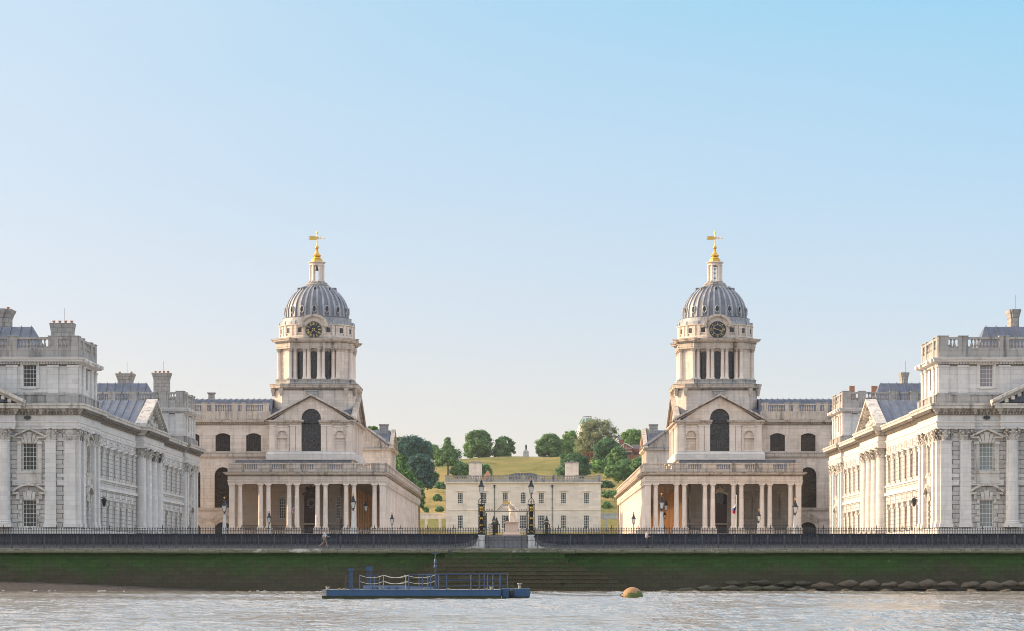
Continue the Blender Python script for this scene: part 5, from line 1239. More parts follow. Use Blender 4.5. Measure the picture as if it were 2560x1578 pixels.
# tall spiked railing on the retaining wall
TY = 240.75
MT['darkwall'] = stone('dark_retaining_wall', (.021, .036, .066), stain=(.010, .016, .028), amt=.4, joint=.45, bw=.9, bh=.40, tint=(.07, .09, .14), tamt=.3)
MT['kerb'] = stone('granite_plinth', (.26, .265, .28), amt=.4, joint=.3, bw=1.4, bh=.5, tamt=.1)
GX = PX(1265, 241); gL, gR = PX(1190, TY), PX(1341, TY)
def retaining(x0, x1, xc, sgn, label):
    """straight run x0..x1 with a sweeping curve up to the gate at xc"""
    B = empty('retaining_wall', ((x0+x1)/2, 241.2, 3.97), label, 'wall', 'dark walls either side of the gate')
    f = lambda a, b, z: (a, 241.0-b, z); m = M()
    K = 10; far = x0 if sgn < 0 else x1; st = xc+sgn*5.0
    pts = [(far, 4.38), (st, 4.38)]+[(st-sgn*(3.4)*sin(pi/2*i/K), 4.38+.85*(1-cos(pi/2*i/K))) for i in range(1, K+1)]
    pts += [(st-sgn*3.6, 5.36), (far, 5.36)]
    if sgn > 0: pts = pts[::-1]
    m.prism(f, pts, -.6, 0); build(m, 'wall_face', MT['darkwall'], B)
    m = M(); a, b = sorted((far, xc+sgn*.9)); m.fbox(f, a, b, -.6, .04, 3.98, 4.37); m.fbox(f, min(st, xc+sgn*1.7), max(st, xc+sgn*1.7), -.6, -.06, 4.2, 5.3); build(m, 'plinth', MT['kerb'], B)
    m = M(); a, b = sorted((far, xc+sgn*1.45)); m.fbox(f, a, b, -.6, .05, 5.36, 5.42); build(m, 'coping', MT['darkwall'], B)
retaining(-330, gL, GX-1.0, -1, 'dark retaining wall behind the promenade, left of the gate'); retaining(gR, 330, GX+1.0, 1, 'dark retaining wall behind the promenade, right of the gate')
tp = 66.2*TY/F; nP = 16; dp = tp/nP
tm = M()
for i in range(1, nP): spear(tm, i*dp, 0, .26, 2.02, .021, .19, .045)
tm.box(0, tp, -.018, .018, 1.71, 1.755); tm.box(0, tp, -.018, .018, 1.56, 1.60); tm.box(0, tp, -.018, .018, .24, .27)
tmm = lmesh(tm, 'railing_panel', MT['black'])
tq = M(); tq.box(-.03, .03, -.03, .03, .2, 2.05); tq.taper(0, 0, 2.05, 2.30, .045, .005); tq.box(-.13, .13, -.02, .02, 1.88, 1.93); tq.ball((-.13, 0, 1.905), .045, 5, 4); tq.ball((.13, 0, 1.905), .045, 5, 4); tq.box(-.05, .05, -.05, .05, 1.98, 2.05); tqm = lmesh(tq, 'post', MT['black'])
for sgn, xs_, xe, lb in ((-1, gL+.4, PX(-20, TY), 'left'), (1, gR-.4, PX(2580, TY), 'right')):
    B = empty('spiked_railing', ((xs_+xe)/2, TY, 4.0), 'tall spiked iron railing on the dark wall, %s of the ornate gate' % lb, 'railing', 'tall railings either side of the gate'); x = xs_
    while (x < xe) if sgn > 0 else (x > xe):
        inst(tmm, 'railing_panel', B, (x if sgn > 0 else x-tp, TY, 4.0)); x += sgn*tp; inst(tqm, 'post', B, (x, TY, 4.0))
    m = M(); 
    for i in range(1, 8): spear(m, xs_-sgn*i*.15, TY, 4.9+.09*i, 6.02+.06*i, .0125, .17, .03)
    m.tube([(xs_, TY, 5.72), (xs_-sgn*1.2, TY, 6.15)], .02, 4); m.tube([(xs_, TY, 5.57), (xs_-sgn*1.2, TY, 6.0)], .02, 4); build(m, 'swept_panel', MT['black'], B)
# ------------------------------------------------------------------ gate, steps up, pillars
def gate():
    Y = 241.2; xl, xr = PX(1203.5, Y), PX(1328, Y)
    m = M()
    B = empty('gate_steps', (GX, 241, 3.97), 'grey stone steps rising from the promenade to the ornate gate', 'steps'); m = M()
    for i in range(8): m.box(xl-.1, xr+.1, 240.9+.32*i, 243.7, 3.9+.1625*i, 4.15+.1625*i); m.box(xl-.1, xr+.1, 240.86+.32*i, 241.1+.32*i, 4.115+.1625*i, 4.152+.1625*i)
    build(m, 'stair_flight', MT['kerb'], B)
    for sg, x in ((-1, xl), (1, xr)):
        m = M(); K = 8; f = lambda a, b, z: (x+sg*a, 240.7-b, z)
        m.prism(f, [(-.30, 3.98), (.25, 3.98), (.25, 5.2), (-.30, 5.2)], -2.5, 0); m.prism(f, [(-.36, 5.2), (.31, 5.2), (.31, 5.3), (-.36, 5.3)], -2.5, .06)
        pts = [(.25, 3.98), (1.9, 3.98)]+[(1.9-1.6*sin(pi/2*i/K), 3.98+1.1*(1-cos(pi/2*i/K))) for i in range(1, K+1)]+[(.25, 5.1)]
        m.prism(f, pts, -.5, -.05); build(m, 'cheek_wall', MT['postpaint'], B)
    for nm, x, lb in (('left', xl, 'left'), ('right', xr, 'right')):
        P = empty('gate_pillar', (x, Y, 5.3), 'ornate black and gold openwork pillar with lantern, %s of the gate opening' % lb, 'gate pillar', 'gate pillars')
        m = M(); h = .30; z0 = 5.32; z1 = 8.15
        m.box(x-.36, x+.36, Y-.36, Y+.36, z0-.1, z0+.12)
        for sx in (-1, 1):
            for sy in (-1, 1): m.box(x+sx*h-.025, x+sx*h+.025, Y+sy*h-.025, Y+sy*h+.025, z0, z1)
        m.box(x-.34, x+.34, Y-.34, Y+.34, z1, z1+.07); m.box(x-.32, x+.32, Y-.32, Y+.32, z0+.10, z0+.16)
        m.box(x-.19, x+.19, Y-.19, Y+.19, z0, z1)
        rnd = random.Random(2)
        for face in range(4):
            q = radians(90*face); fr = lambda a, b, z: (x+a*cos(q)+b*sin(q), Y+a*sin(q)-b*cos(q), z)
            z = z0+.25; k = 0
            while z < z1-.1:
                for sg in (-1, 1):
                    r0 = .12+.03*(k % 2); m.tube([fr(sg*(.12+r0*.8*cos(t*.7+k)), h, z+r0*sin(t*.7+k)*1.1) for t in range(8)], .018, 4)
                m.tube([fr(-.2, h, z-.14), fr(0, h, z+.02), fr(.2, h, z-.14)], .018, 4); z += .22; k += 1
        for i in range(4):       # domed cap of scrolls
            q = radians(45+90*i); m.tube([(x+r*cos(q)*1.35, Y+r*sin(q)*1.35, zz) for r, zz in ((.30, z1+.07), (.31, z1+.25), (.24, z1+.45), (.1, z1+.6), (.03, z1+.72))], .03, 5)
            q = radians(90*i); m.tube([(x+.17*cos(q)*1.2+.10*cos(t)*cos(q+pi/2), Y+.17*sin(q)*1.2+.10*cos(t)*sin(q+pi/2), z1+.26+.11*sin(t)) for t in [k_*.8 for k_ in range(8)]], .02, 4)
        m.tube([(x, Y, z1), (x, Y, z1+1.1)], .035, 5); m.ball((x, Y, z1+.8), .07, 6, 4)
        m.tube([(x+.1*cos(t), Y, z1+.95+.1*sin(t)) for t in [k_*.8 for k_ in range(8)]], .02, 4)
        build(m, 'openwork_shaft', MT['blackgreen'], P)
        m = M()
        for zz, r in ((7.85, .10), (7.6, .07), (6.85, .08), (6.2, .06), (5.6, .06)):
            for sg in (-1, 1): m.ball((x+sg*.08, Y-h-.03, zz), r, 6, 4, r*1.2)
            m.box(x-.12, x+.12, Y-h-.06, Y-h-.01, zz+r*.8, zz+r*1.3)
        build(m, 'gilded_mounts', MT['gold'], P)
        m, g = M(), M(); lantern_glass(m, g, x, Y, z1+1.12, 1.0); L = build(m, 'lantern', MT['black'], P); build(g, 'lantern_glass', MT['lampglass'], L)
        m = M(); m.lathe(x, Y, [(.05, z1+2.4), (.06, z1+2.44), (.09, z1+2.54), (.04, z1+2.53)], 8); build(m, 'gilt_crown', MT['gold'], L)
    G = empty('iron_gate', (GX, Y, 5.3), 'black iron gateway with scrolled overthrow and gilded crest between the two pillars', 'gate')
    m = M(); a, b = xl+.34, xr-.34
    m.box(a, b, Y-.03, Y+.03, PZ(1279.5, Y), PZ(1278, Y)); m.box(a, a+.06, Y-.03, Y+.03, 4.5, PZ(1278, Y)); m.box(b-.06, b, Y-.03, Y+.03, 4.5, PZ(1278, Y)); m.box(a+.10, a+.16, Y+.0, Y+1.2, 5.3, 7.4); m.box(b-.16, b-.1, Y, Y+1.2, 5.3, 7.4)
    for i in range(5): spear(m, a+.12+.155*i, Y, PZ(1278, Y), PZ(1272, Y), .014, .14, .035); spear(m, b-.12-.155*i, Y, PZ(1278, Y), PZ(1272, Y), .014, .14, .035)
    build(m, 'gate_frame', MT['black'], G)
    m = M(); xc = PX(1266, Y); zb = PZ(1277, Y)
    def curl(cx_, cz, r, a0, turns=1.4, sg=1): m.tube([(cx_+sg*r*(1-t/16)*cos(a0+t*turns*2*pi/14), Y, cz+r*(1-t/16)*sin(a0+t*turns*2*pi/14)) for t in range(14)], .013, 4)
    for sg in (-1, 1):
        for (dx, dz, r) in ((.12, .16, .13), (.33, .18, .13), (.22, .42, .13), (.55, .12, .11), (.45, .33, .10), (.72, .08, .08), (.08, .52, .10), (.62, .22, .07), (.36, .56, .07)): curl(xc+sg*dx, zb+dz, r, 0, 1.3, sg)
        m.tube([(xc+sg*.95, Y, zb), (xc+sg*.7, Y, zb+.25), (xc+sg*.45, Y, zb+.5), (xc+sg*.2, Y, zb+.68), (xc, Y, zb+.7)], .016, 4)
    build(m, 'overthrow', MT['rail'], G)
    m = M(); m.box(xc-.22, xc+.22, Y-.05, Y+.03, zb+.68, zb+.82); m.taper(xc, Y, zb+.82, zb+.98, .12, .17, .05, .06)
    for sg in (-1, 1): m.tube([(xc+sg*.25, Y, zb+.65), (xc+sg*.33, Y, zb+.85), (xc+sg*.28, Y, zb+.98)], [.05, .06, .02], 5)
    build(m, 'gilded_crest', MT['gold'], G)
gate()
# ------------------------------------------------------------------ lamp posts
def lamppost(px, ptop, Y, kind, label, zg=5.3, group='lamp posts on the lawn'):
    zt = PZ(ptop, Y); x = PX(px, Y); H = zt-zg
    R = empty('lamp_post', (x, Y, zg), label, 'lamp post', group)
    k = 1.0 if kind != 'small' else .85
    zl = zt-1.5*k
    m = M()
    if kind == 'white':
        m.taper(x, Y, zg, zg+.35, .30, .28); m.taper(x, Y, zg+.35, zg+.45, .28, .22); m.taper(x, Y, zg+.45, zl-.35, .205, .13); m.taper(x, Y, zl-.35, zl-.28, .16, .16); pm = MT['postpaint']
    else:
        m.lathe(x, Y, [(.2, zg), (.2, zg+.3), (.1, zg+.5), (.075, zg+1.0), (.055, zl-.3), (.08, zl-.28)], 8); m.box(x-.3, x+.3, Y-.02, Y+.02, zl-.6, zl-.57); pm = MT['black'] if kind == 'black' else MT['mantel']
    build(m, 'post', pm, R)
    m, g = M(), M()
    m.tube([(x+.08*cos(t), Y, zl-.15+.1*sin(t)) for t in [q*.8 for q in range(8)]], .025, 4); m.tube([(x, Y, zl-.3), (x, Y, zl)], .04, 5); lantern_glass(m, g, x, Y, zl, k); L = build(m, 'lantern', MT['black'], R); build(g, 'lantern_glass', MT['lampglass'], L)
    if kind != 'black': m = M(); m.lathe(x, Y, [(.04, zt-.2), (.05, zt-.16), (.10, zt-.04), (.07, zt), (.03, zt+.02)], 8); build(m, 'gilt_crown', MT['gold'], L)
lamppost(561, 1243, 262, 'white', 'white obelisk lamp post standing in front of the left wing arches')
lamppost(673, 1277, 322, 'white', 'small distant lamp post before the second column pair of the left portico')
lamppost(883, 1233, 250, 'white', 'tall white lamp post before the right half of the left portico')
lamppost(980, 1281, 330, 'slim', 'slim lamp post by the receding side of the left colonnade')
lamppost(1584, 1280, 330, 'slim', 'slim lamp post against the sunlit side of the right colonnade')
lamppost(1654, 1234, 250, 'white', 'white lamp post before the left end bay of the right portico')
lamppost(1897, 1273, 322, 'white', 'small distant lamp post before the right half of the right portico')
lamppost(1988, 1246, 262, 'white', 'sunlit lamp post between the last two piers of the right portico')
for px, pt, Yl, lb in ((1235, 1286, 470, 'left one of the close pair of far gate lamps'), (1241.5, 1291, 500, 'right one of the close pair of far gate lamps'), (1268, 1287, 480, 'far gate lamp just left of the white statue'), (1366.5, 1287, 470, 'far gate lamp standing alone right of the gate opening')):
    zg = terr(0, Yl); x = PX(px, Yl); zt = PZ(pt, Yl); k = 1.55
    R = empty('gate_lamp', (x, Yl, zg), lb+', on a black iron pillar', 'lamp post', 'lamps on the far gate'); m = M(); w = .55
    zp = PZ(1312, Yl)
    for sx in (-1, 1):
        for sy in (-1, 1): m.box(x+sx*w-.07, x+sx*w+.07, Yl+sy*w-.07, Yl+sy*w+.07, zg, zp)
    m.box(x-.28, x+.28, Yl-.28, Yl+.28, zg, zp); m.box(x-w-.1, x+w+.1, Yl-w-.1, Yl+w+.1, zp, zp+.12); m.taper(x, Yl, zp+.12, zp+.9, .5, .1)
    for i in range(5): m.tube([(x-.35, Yl-w, zg+.4+i*.35), (x, Yl-w, zg+.6+i*.35), (x+.35, Yl-w, zg+.4+i*.35)], .05, 4)
    build(m, 'iron_pillar', MT['blackgreen'], R); m, g = M(), M(); lantern_glass(m, g, x, Yl, zt-1.3*k, k*.92); m.tube([(x, Yl, zp+.8), (x, Yl, zt-1.25*k)], .05, 5); L = build(m, 'lantern', MT['black'], R); build(g, 'lantern_glass', MT['lampglass'], L)
# far iron fence across the court
FY = 472; m = M(); xa, xb = PX(1010, FY), PX(1600, FY); x = xa; zg = terr(0, FY)
while x < xb:
    if not PX(1278, FY)-6 < x < PX(1278, FY)+5 or 1: spear(m, x, FY, zg, PZ(1322, FY), .03, .2, .05)
    x += .3
m.box(xa, xb, FY-.03, FY+.03, PZ(1326, FY), PZ(1325.3, FY)); m.box(xa, xb, FY-.03, FY+.03, zg+.2, zg+.28)
tag(build(m, 'far_fence', MT['black']), 'distant black iron fence crossing the court before the white house', 'fence')
# ------------------------------------------------------------------ barge, pontoon, buoy, chains
def barge():
    Y = 166.0; x0, x1 = PX(804, Y), PX(1252, Y); zd = PZ(1475, Y); D = 4.2
    B = empty('barge', ((x0+x1)/2, Y+2, 0), 'flat blue work barge with handrails moored before the water steps', 'barge')
    MT['bluehull'] = plain('blue_hull_paint', (.022, .078, .175), .45, 0, .35, 1.2); MT['bluerail'] = plain('blue_rail_paint', (.022, .062, .15), .4, 0, .2); MT['bluebox'] = plain('faded_blue_plate', (.12, .18, .29), .5, 0, .25, 2.0); MT['rope'] = plain('white_rope', (.62, .60, .55), .8, 0, .1); MT['weed'] = plain('hull_weed', (.020, .030, .008), .7, 0, .6, 4.0)
    m = M(); f = lambda a, b, z: (a, b, z)
    m.prism(f, [(x0, .24), (x0+.05, zd-.06), (x0, zd), (x1, zd), (x1, .21), (x0+.1, .21)], Y, Y+D); m.box(x0-.02, x1+.02, Y-.03, Y+.02, zd-.05, zd+.02)
    for i in range(9): m.box(x0+.8+i*1.3, x0+.84+i*1.3, Y-.012, Y+.0, .16, zd-.05)
    build(m, 'hull', MT['bluehull'], B)
    m = M(); m.box(x0+.02, x1-.02, Y+.02, Y+D-.04, -.5, .209); build(m, 'weedy_waterline', MT['weed'], B)
    m = M(); m.box(x0+.05, x1-.05, Y+.05, Y+D-.05, zd+.02, zd+.03); m.box(x0, x0+.32, Y-.035, Y-.005, .2, zd-.03); build(m, 'deck', MT['mantel'], B)
    S_ = Y/F; XX = lambda cx: PX(760+.2446*cx, Y); ZZ = lambda cy: PZ(1340+.2446*cy, Y)
    def post(cx, cy, yy, r=.035, mt='bluerail', nm='rail_post'):
        m = M(); x = XX(cx); m.tube([(x, yy, zd), (x, yy, ZZ(cy))], r, 6); build(m, nm, MT[mt], B)
    m = M(); m.box(XX(455), XX(487), Y+.6, Y+.95, zd, ZZ(352)); m.box(XX(445), XX(495), Y+.5, Y+1.05, ZZ(360), ZZ(332)); build(m, 'mooring_dolphin', MT['bluerail'], B)
    m = M(); m.box(XX(412), XX(420), Y+.7, Y+.78, zd, ZZ(400)); [m.box(XX(415), XX(455), Y+.7, Y+.76, ZZ(z)-.03, ZZ(z)+.02) for z in (402, 462, 522)]; build(m, 'ladder_rail', MT['bluerail'], B)
    m = M(); m.box(XX(607), XX(670), Y+2.4, Y+2.9, ZZ(358), ZZ(312)); m.box(XX(622), XX(632), Y+2.5, Y+2.8, zd, ZZ(358)); m.box(XX(646), XX(658), Y+2.5, Y+2.8, zd, ZZ(358)); build(m, 'winch_head', MT['bluerail'], B)
    for cx in (568, 690, 742, 1070, 1155, 1210, 1245, 1292, 1330, 1376, 1455, 1708, 1792, 1843, 1868, 1925, 2000, 2080): post(cx, 398 if cx < 1400 else 388, Y+(.3 if cx in (568, 1070, 1210, 1292, 1376, 1455, 1708, 1792, 1843, 2080) else 3.4), .045 if cx in (1070, 1708) else .035)
    for cx in (810, 1038): post(cx, 398, Y+.3, .025, 'mantel')
    m = M()
    for z in (390, 452): m.tube([(XX(1376), Y+.3, ZZ(z)), (XX(1708), Y+.3, ZZ(z)), (XX(2080), Y+.3, ZZ(z-2))], .028, 5); m.tube([(XX(1155), Y+3.4, ZZ(z+6)), (XX(2000), Y+3.4, ZZ(z+2))], .025, 5)
    m.tube([(XX(1070), Y+.3, ZZ(520)), (XX(2080), Y+.3, ZZ(505))], .022, 5); m.tube([(XX(1070), Y+.3, ZZ(400)), (XX(1376), Y+.3, ZZ(398))], .025, 5)
    for z in (402, 462): m.tube([(XX(568), Y+3.4, ZZ(z)), (XX(742), Y+3.4, ZZ(z))], .025, 5)
    build(m, 'handrail', MT['bluerail'], B)
    m = M()
    for z in (402, 465):
        for (a, b, yy) in ((568, 810, .3), (810, 1038, .3), (1038, 1330, 1.2), (820, 1070, .5)): m.tube([(XX(a+(b-a)*t/8), Y+yy, ZZ(z+26*(1-(2*t/8-1)**2))) for t in range(9)], .014, 4)
    build(m, 'rope', MT['rope'], B)
    m = M(); m.box(XX(590), XX(1042), Y+1.3, Y+1.5, zd, ZZ(508)); m.box(XX(1042), XX(1310), Y+1.7, Y+1.9, zd, ZZ(515)); m.box(XX(480), XX(560), Y+1.0, Y+1.3, zd, ZZ(538))
    build(m, 'ramp_plate', MT['bluebox'], B)
    m = M()
    for cx in (700, 745, 860, 945): m.prism(lambda a, b, z: (a, Y+1.3-b, z), [(XX(cx-22), zd), (XX(cx+22), zd), (XX(cx-8), ZZ(520))], 0, .25)
    build(m, 'gusset', MT['bluerail'], B)
    m = M(); x = XX(1340); m.tube([(x, Y+.5, zd), (x, Y+.5, ZZ(178))], .035, 6); m.tube([(x-.22, Y+.5, ZZ(178)), (x+.22, Y+.5, ZZ(178))], .02, 4); m.ball((x, Y+.5, ZZ(265)), .1, 6, 5, .22); m.ball((x, Y+.5, ZZ(315)), .12, 6, 5, .12); m.tube([(x-.06, Y+.5, ZZ(320)), (x-.02, Y+.5, ZZ(240))], .03, 4); build(m, 'mast', MT['bluerail'], B)
    for cx in (238, 1915, 780):
        m = M(); x = XX(cx); m.lathe(x, Y+.35, [(.1, zd), (.1, ZZ(528)), (.15, ZZ(526)), (.15, ZZ(519))], 10); build(m, 'bollard', MT['mantel'], B)
    for cx in (360, 408, 1222, 1478, 1866):
        m = M(); x = XX(cx); m.box(x-.1, x+.1, Y+.1, Y+.25, zd+.02, zd+.09); build(m, 'timber_block', MT['goldpaint'], B)
    P = empty('pontoon', (PX(1290, Y+.8), Y+1.5, 0), 'short blue pontoon with a bollard floating at the right end of the barge', 'pontoon'); a, b = PX(1253, Y+.8), PX(1325, Y+.8)
    m = M(); y = Y+.8; m.box(a, b, y, y+3.2, .16, ZZ(545)+.02); m.box(a+.1, a+.5, y-.15, y, .1, .55); h = build(m, 'hull', MT['bluehull'], P)
    m = M(); m.box(a+.03, b-.03, y+.04, y+3.1, -.5, .16); build(m, 'weedy_waterline', MT['weed'], P)
    m = M(); x = PX(1299, y); m.lathe(x, y+.4, [(.1, .6), (.1, .95), (.17, .97), (.17, 1.03)], 10); build(m, 'bollard', MT['mantel'], P)
    m = M(); m.box(a+.9, a+1.05, y+.2, y+.3, .6, .72); build(m, 'timber_block', MT['goldpaint'], P)
    m = M(); m.lathe(a+.7, y-.06, [(.01, .1), (.1, .12), (.16, .3), (.16, .55), (.1, .62), (.01, .63)], 10); build(m, 'fender', MT['black'], P)
barge()
MT['rust'] = rockm('rusty_chain', (.06, .04, .025), (.20, .14, .08))
def chain(name, a, b, sag, n, label, r=.035):
    m = M(); a, b = Vector(a), Vector(b)
    for i in range(n):
        t0, t1 = i/n, (i+1)/n; z = lambda t: -sag*4*t*(1-t)
        p, q = a.lerp(b, t0), a.lerp(b, t1); p = p+Vector((0, 0, z(t0))); q = q+Vector((0, 0, z(t1))); d = (q-p); c = (p+q)/2; u = Vector((0, 0, 1)) if i % 2 else Vector((0, 1, 0)); d2 = d*.62
        m.tube([c-d2*.5*1.1-u*.0, c-d2*.45+u*r*1.3, c+d2*.45+u*r*1.3, c+d2*.5*1.1, c+d2*.45-u*r*1.3, c-d2*.45-u*r*1.3], r*.5, 4, closed=True)
    tag(build(m, name, MT['rust']), label, 'chain', 'mooring chains')
bx, by = PX(1581, 171), 171.0
chain('mooring_chain', (PX(1320, 166.9), 166.9, .42), (bx-.78, by-.2, .22), .10, 66, 'lower rusty chain hanging from the pontoon to the round buoy')
chain('mooring_chain', (PX(1310, 169), 169, .66), (PX(1530, 175), 175, .30), .06, 60, 'upper rusty chain slanting from the pontoon deck behind the lower chain', .03)
def buoymat():
    m, nt, b = mat('buoy_paint'); P = pos(nt); n = noise(nt, P, 1.8, 5, .7); n2 = noise(nt, P, 5., 5, .7); sp = nt.nodes.new('ShaderNodeSeparateXYZ'); nt.links.new(P, sp.inputs[0])
    c = mix(nt, n2, (.26, .12, .05), (.42, .25, .11)); k = ramp(nt, math_n(nt, 'ADD', math_n(nt, 'ADD', math_n(nt, 'MULTIPLY', sp.outputs[2], -1.0), math_n(nt, 'MULTIPLY', math_n(nt, 'SUBTRACT', sp.outputs[0], bx), .35)), math_n(nt, 'MULTIPLY', n, 1.6)), [(.38, 0.), (.52, 1.)])
    c = mix(nt, k, c, mix(nt, n2, (.03, .06, .01), (.12, .15, .025))); nt.links.new(c, b.inputs['Base Color']); b.inputs['Roughness'].default_value = .7
    bp = N(nt, 'ShaderNodeBump', i_Strength=.6, i_Distance=.05); nt.links.new(n2, bp.inputs['Height']); nt.links.new(bp.outputs[0], b.inputs['Normal']); return m
m = M(); m.lathe(bx, by, [(.01, -.75), (.4, -.62), (.66, -.35), (.74, -.02), (.70, .25), (.56, .5), (.36, .66), (.15, .74), (.01, .76)], 32)
bu = tag(build(m, 'mooring_buoy', buoymat(), None, True), 'round rusty orange buoy with green weed floating right of the pontoon', 'buoy')
m = M(); m.tube([(bx-.70-.1*cos(t), by-.25, .22+.1*sin(t)) for t in [q*.785 for q in range(8)]], .03, 5, closed=True); build(m, 'shackle', MT['rust'], bu)
# ------------------------------------------------------------------ figures (skin modifier -> one continuous body)
def skin_mesh(name, nodes, edges, mt, sub=1, root=0, xf=None, rmul=1.0):
    me = bpy.data.meshes.new(name+'_src'); me.from_pydata([n[0] for n in nodes], [], []) if False else me.from_pydata([n[0] for n in nodes], edges, [])
    ob = bpy.data.objects.new(name+'_src', me); COL.objects.link(ob)
    md = ob.modifiers.new('skin', 'SKIN'); md.use_smooth_shade = True
    for i, n in enumerate(nodes):
        r = n[1]; r = (r, r) if not hasattr(r, '__len__') else r
        sv = me.skin_vertices[0].data[i]; sv.radius = (r[0]*rmul, r[1]*rmul); sv.use_root = (i == root)
    ss = ob.modifiers.new('sub', 'SUBSURF'); ss.levels = sub; ss.render_levels = sub
    dg = bpy.context.evaluated_depsgraph_get(); dg.update()
    out = bpy.data.meshes.new_from_object(ob.evaluated_get(dg)); out.name = name
    bpy.data.objects.remove(ob); bpy.data.meshes.remove(me)
    out.materials.clear(); out.materials.append(mt)
    if xf is not None: out.transform(xf)
    return out
MT['skin'] = plain('skin', (.50, .30, .21), .6, 0, .05); MT['hair'] = plain('dark_brown_hair', (.035, .020, .014), .7, 0, .2)
def limb(nodes, edges, start, pts):
    p = start
    for q in pts: nodes.append(q); edges.append((p, len(nodes)-1)); p = len(nodes)-1
    return p
def hand(nodes, edges, wrist, d, curl, side):
    d = Vector(d).normalized(); up = Vector((0, 0, 1)); w = d.cross(Vector((0, 1, 0))) if abs(d.y) < .9 else Vector((1, 0, 0)); w = Vector((0, 1, 0))
    c = Vector(nodes[wrist][0])+d*.05; nodes.append((tuple(c), (.018, .032))); edges.append((wrist, len(nodes)-1)); pi_ = len(nodes)-1
    bend = d.cross(w).normalized()*curl
    for k, L in enumerate((.062, .072, .066, .05)):
        o = w*(.030-.020*k); b = c+d*.04+o; limb(nodes, edges, pi_, [(tuple(b), .009), (tuple(b+d*L*.55+bend*L*.25), .008), (tuple(b+d*L*.85+bend*L*.7), .007)])
    t = c+w*.035-d*.01; limb(nodes, edges, pi_, [(tuple(t), .011), (tuple(t+d*.035+w*.015), .009)])
def person(x, Y, z, pose, label, mats):
    R = empty('person', (x, Y, z), label, 'person')
    T = Matrix.Translation((x, Y, z))
    J = pose
    n = [(J['pelvis'], (.10, .14))]; e = []
    ch = limb(n, e, 0, [(J['waist'], (.09, .13)), (J['chest'], (.11, .16)), (J['sh'], (.08, .13))]); nk = limb(n, e, ch, [(J['neck'], .052), (J['jaw'], .062), (J['head'], (.095, .078)), (J['top'], (.08, .068))])
    n.append((tuple(Vector(J['jaw'])*.5+Vector(J['head'])*.5+Vector((J['face']*.095, 0, 0))), .016)); e.append((nk-1, len(n)-1))
    for s in ('L', 'R'):
        sy = -1 if s == 'L' else 1
        w = limb(n, e, ch, [((J['sh'][0], sy*.17, J['sh'][2]), .055), (J['elb'+s], .042), (J['wr'+s], .029)])
        hand(n, e, w, J['hd'+s], .8, sy)
        limb(n, e, 0, [((J['pelvis'][0], sy*.09, J['pelvis'][2]-.05), .085), (J['kn'+s], .058), (J['cf'+s], .052), (J['an'+s], .036), (tuple(Vector(J['an'+s])+Vector((J['face']*.03, 0, -.05))), .036), (tuple(Vector(J['an'+s])+Vector(J['ft'+s])), .028)])
    me = skin_mesh('body', n, e, MT['skin']); b = inst(me, 'body', R, (x, Y, z))
    cn = [(J['pelvis'], (.105, .145))]; ce = []
    c2 = limb(cn, ce, 0, [(J['waist'], (.10, .145)), (J['chest'], (.125, .175)), (J['sh'], (.09, .14))])
    for s in ('L', 'R'):
        sy = -1 if s == 'L' else 1
        limb(cn, ce, c2, [((J['sh'][0], sy*.175, J['sh'][2]), .066), (tuple(Vector((J['sh'][0], sy*.175, J['sh'][2])).lerp(Vector(J['elb'+s]), mats[3])), .058)])
    inst(skin_mesh('shirt', cn, ce, mats[0]), 'shirt', R, (x, Y, z))
    cn = [(J['pelvis'], (.115, .155)), (tuple(Vector(J['pelvis']).lerp(Vector(J['waist']), .5)), (.105, .15))]; ce = [(0, 1)]
    for s in ('L', 'R'):
        sy = -1 if s == 'L' else 1
        h = (J['pelvis'][0], sy*.09, J['pelvis'][2]-.06)
        if mats[4]: limb(cn, ce, 0, [(h, .10), (J['kn'+s], .074), (J['cf'+s], .064), (tuple(Vector(J['an'+s])+Vector((0, 0, .02))), .055)])
        else: limb(cn, ce, 0, [(h, .10), (tuple(Vector(h).lerp(Vector(J['kn'+s]), .85)), .082)])
    inst(skin_mesh('trousers' if mats[4] else 'shorts', cn, ce, mats[1]), 'trousers' if mats[4] else 'shorts', R, (x, Y, z))
    f = J['face']; H = Vector(J['head'])
    hn = [(tuple(H+Vector((-f*.02, 0, .035))), (.098, .086)), (tuple(H+Vector((-f*.05, 0, -.02))), (.07, .076))]; inst(skin_mesh('hair', hn, [(0, 1)], MT['hair']), 'hair', R, (x, Y, z))
    for s in ('L', 'R'):
        a = Vector(J['an'+s]); t = Vector(J['ft'+s]); inst(skin_mesh('shoe', [(tuple(a+Vector((-f*.04, 0, -.04))), .042), (tuple(a+t*.6+Vector((0, 0, -.01))), .042), (tuple(a+t*1.05), .034)], [(0, 1), (1, 2)], mats[2]), 'shoe', R, (x, Y, z))
    return R
cloth = lambda nm, c: plain(nm, c, .85, 0, .08)
wk = dict(face=1, pelvis=(0, 0, .93), waist=(.02, 0, 1.06), chest=(.05, 0, 1.28), sh=(.06, 0, 1.42), neck=(.08, 0, 1.50), jaw=(.11, 0, 1.56), head=(.11, 0, 1.64), top=(.11, 0, 1.70),
          elbL=(-.14, -.22, 1.17), wrL=(-.20, -.24, .95), hdL=(-.1, 0, -1), elbR=(.16, .22, 1.18), wrR=(.38, .2, 1.07), hdR=(1, 0, -.1),
          knR=(.20, .08, .50), cfR=(.20, .08, .34), anR=(.28, .08, .10), ftR=(.17, 0, -.03), knL=(-.12, -.08, .50), cfL=(-.24, -.08, .38), anL=(-.47, -.08, .24), ftL=(.07, 0, -.14))
person(PX(811, 236.6), 236.6, 3.99, wk, 'person striding right along the promenade in pale blue shirt and khaki shorts', (cloth('pale_blue_shirt', (.55, .76, .92)), cloth('khaki_shorts', (.42, .29, .17)), cloth('dark_shoes', (.03, .03, .04)), .55, False))
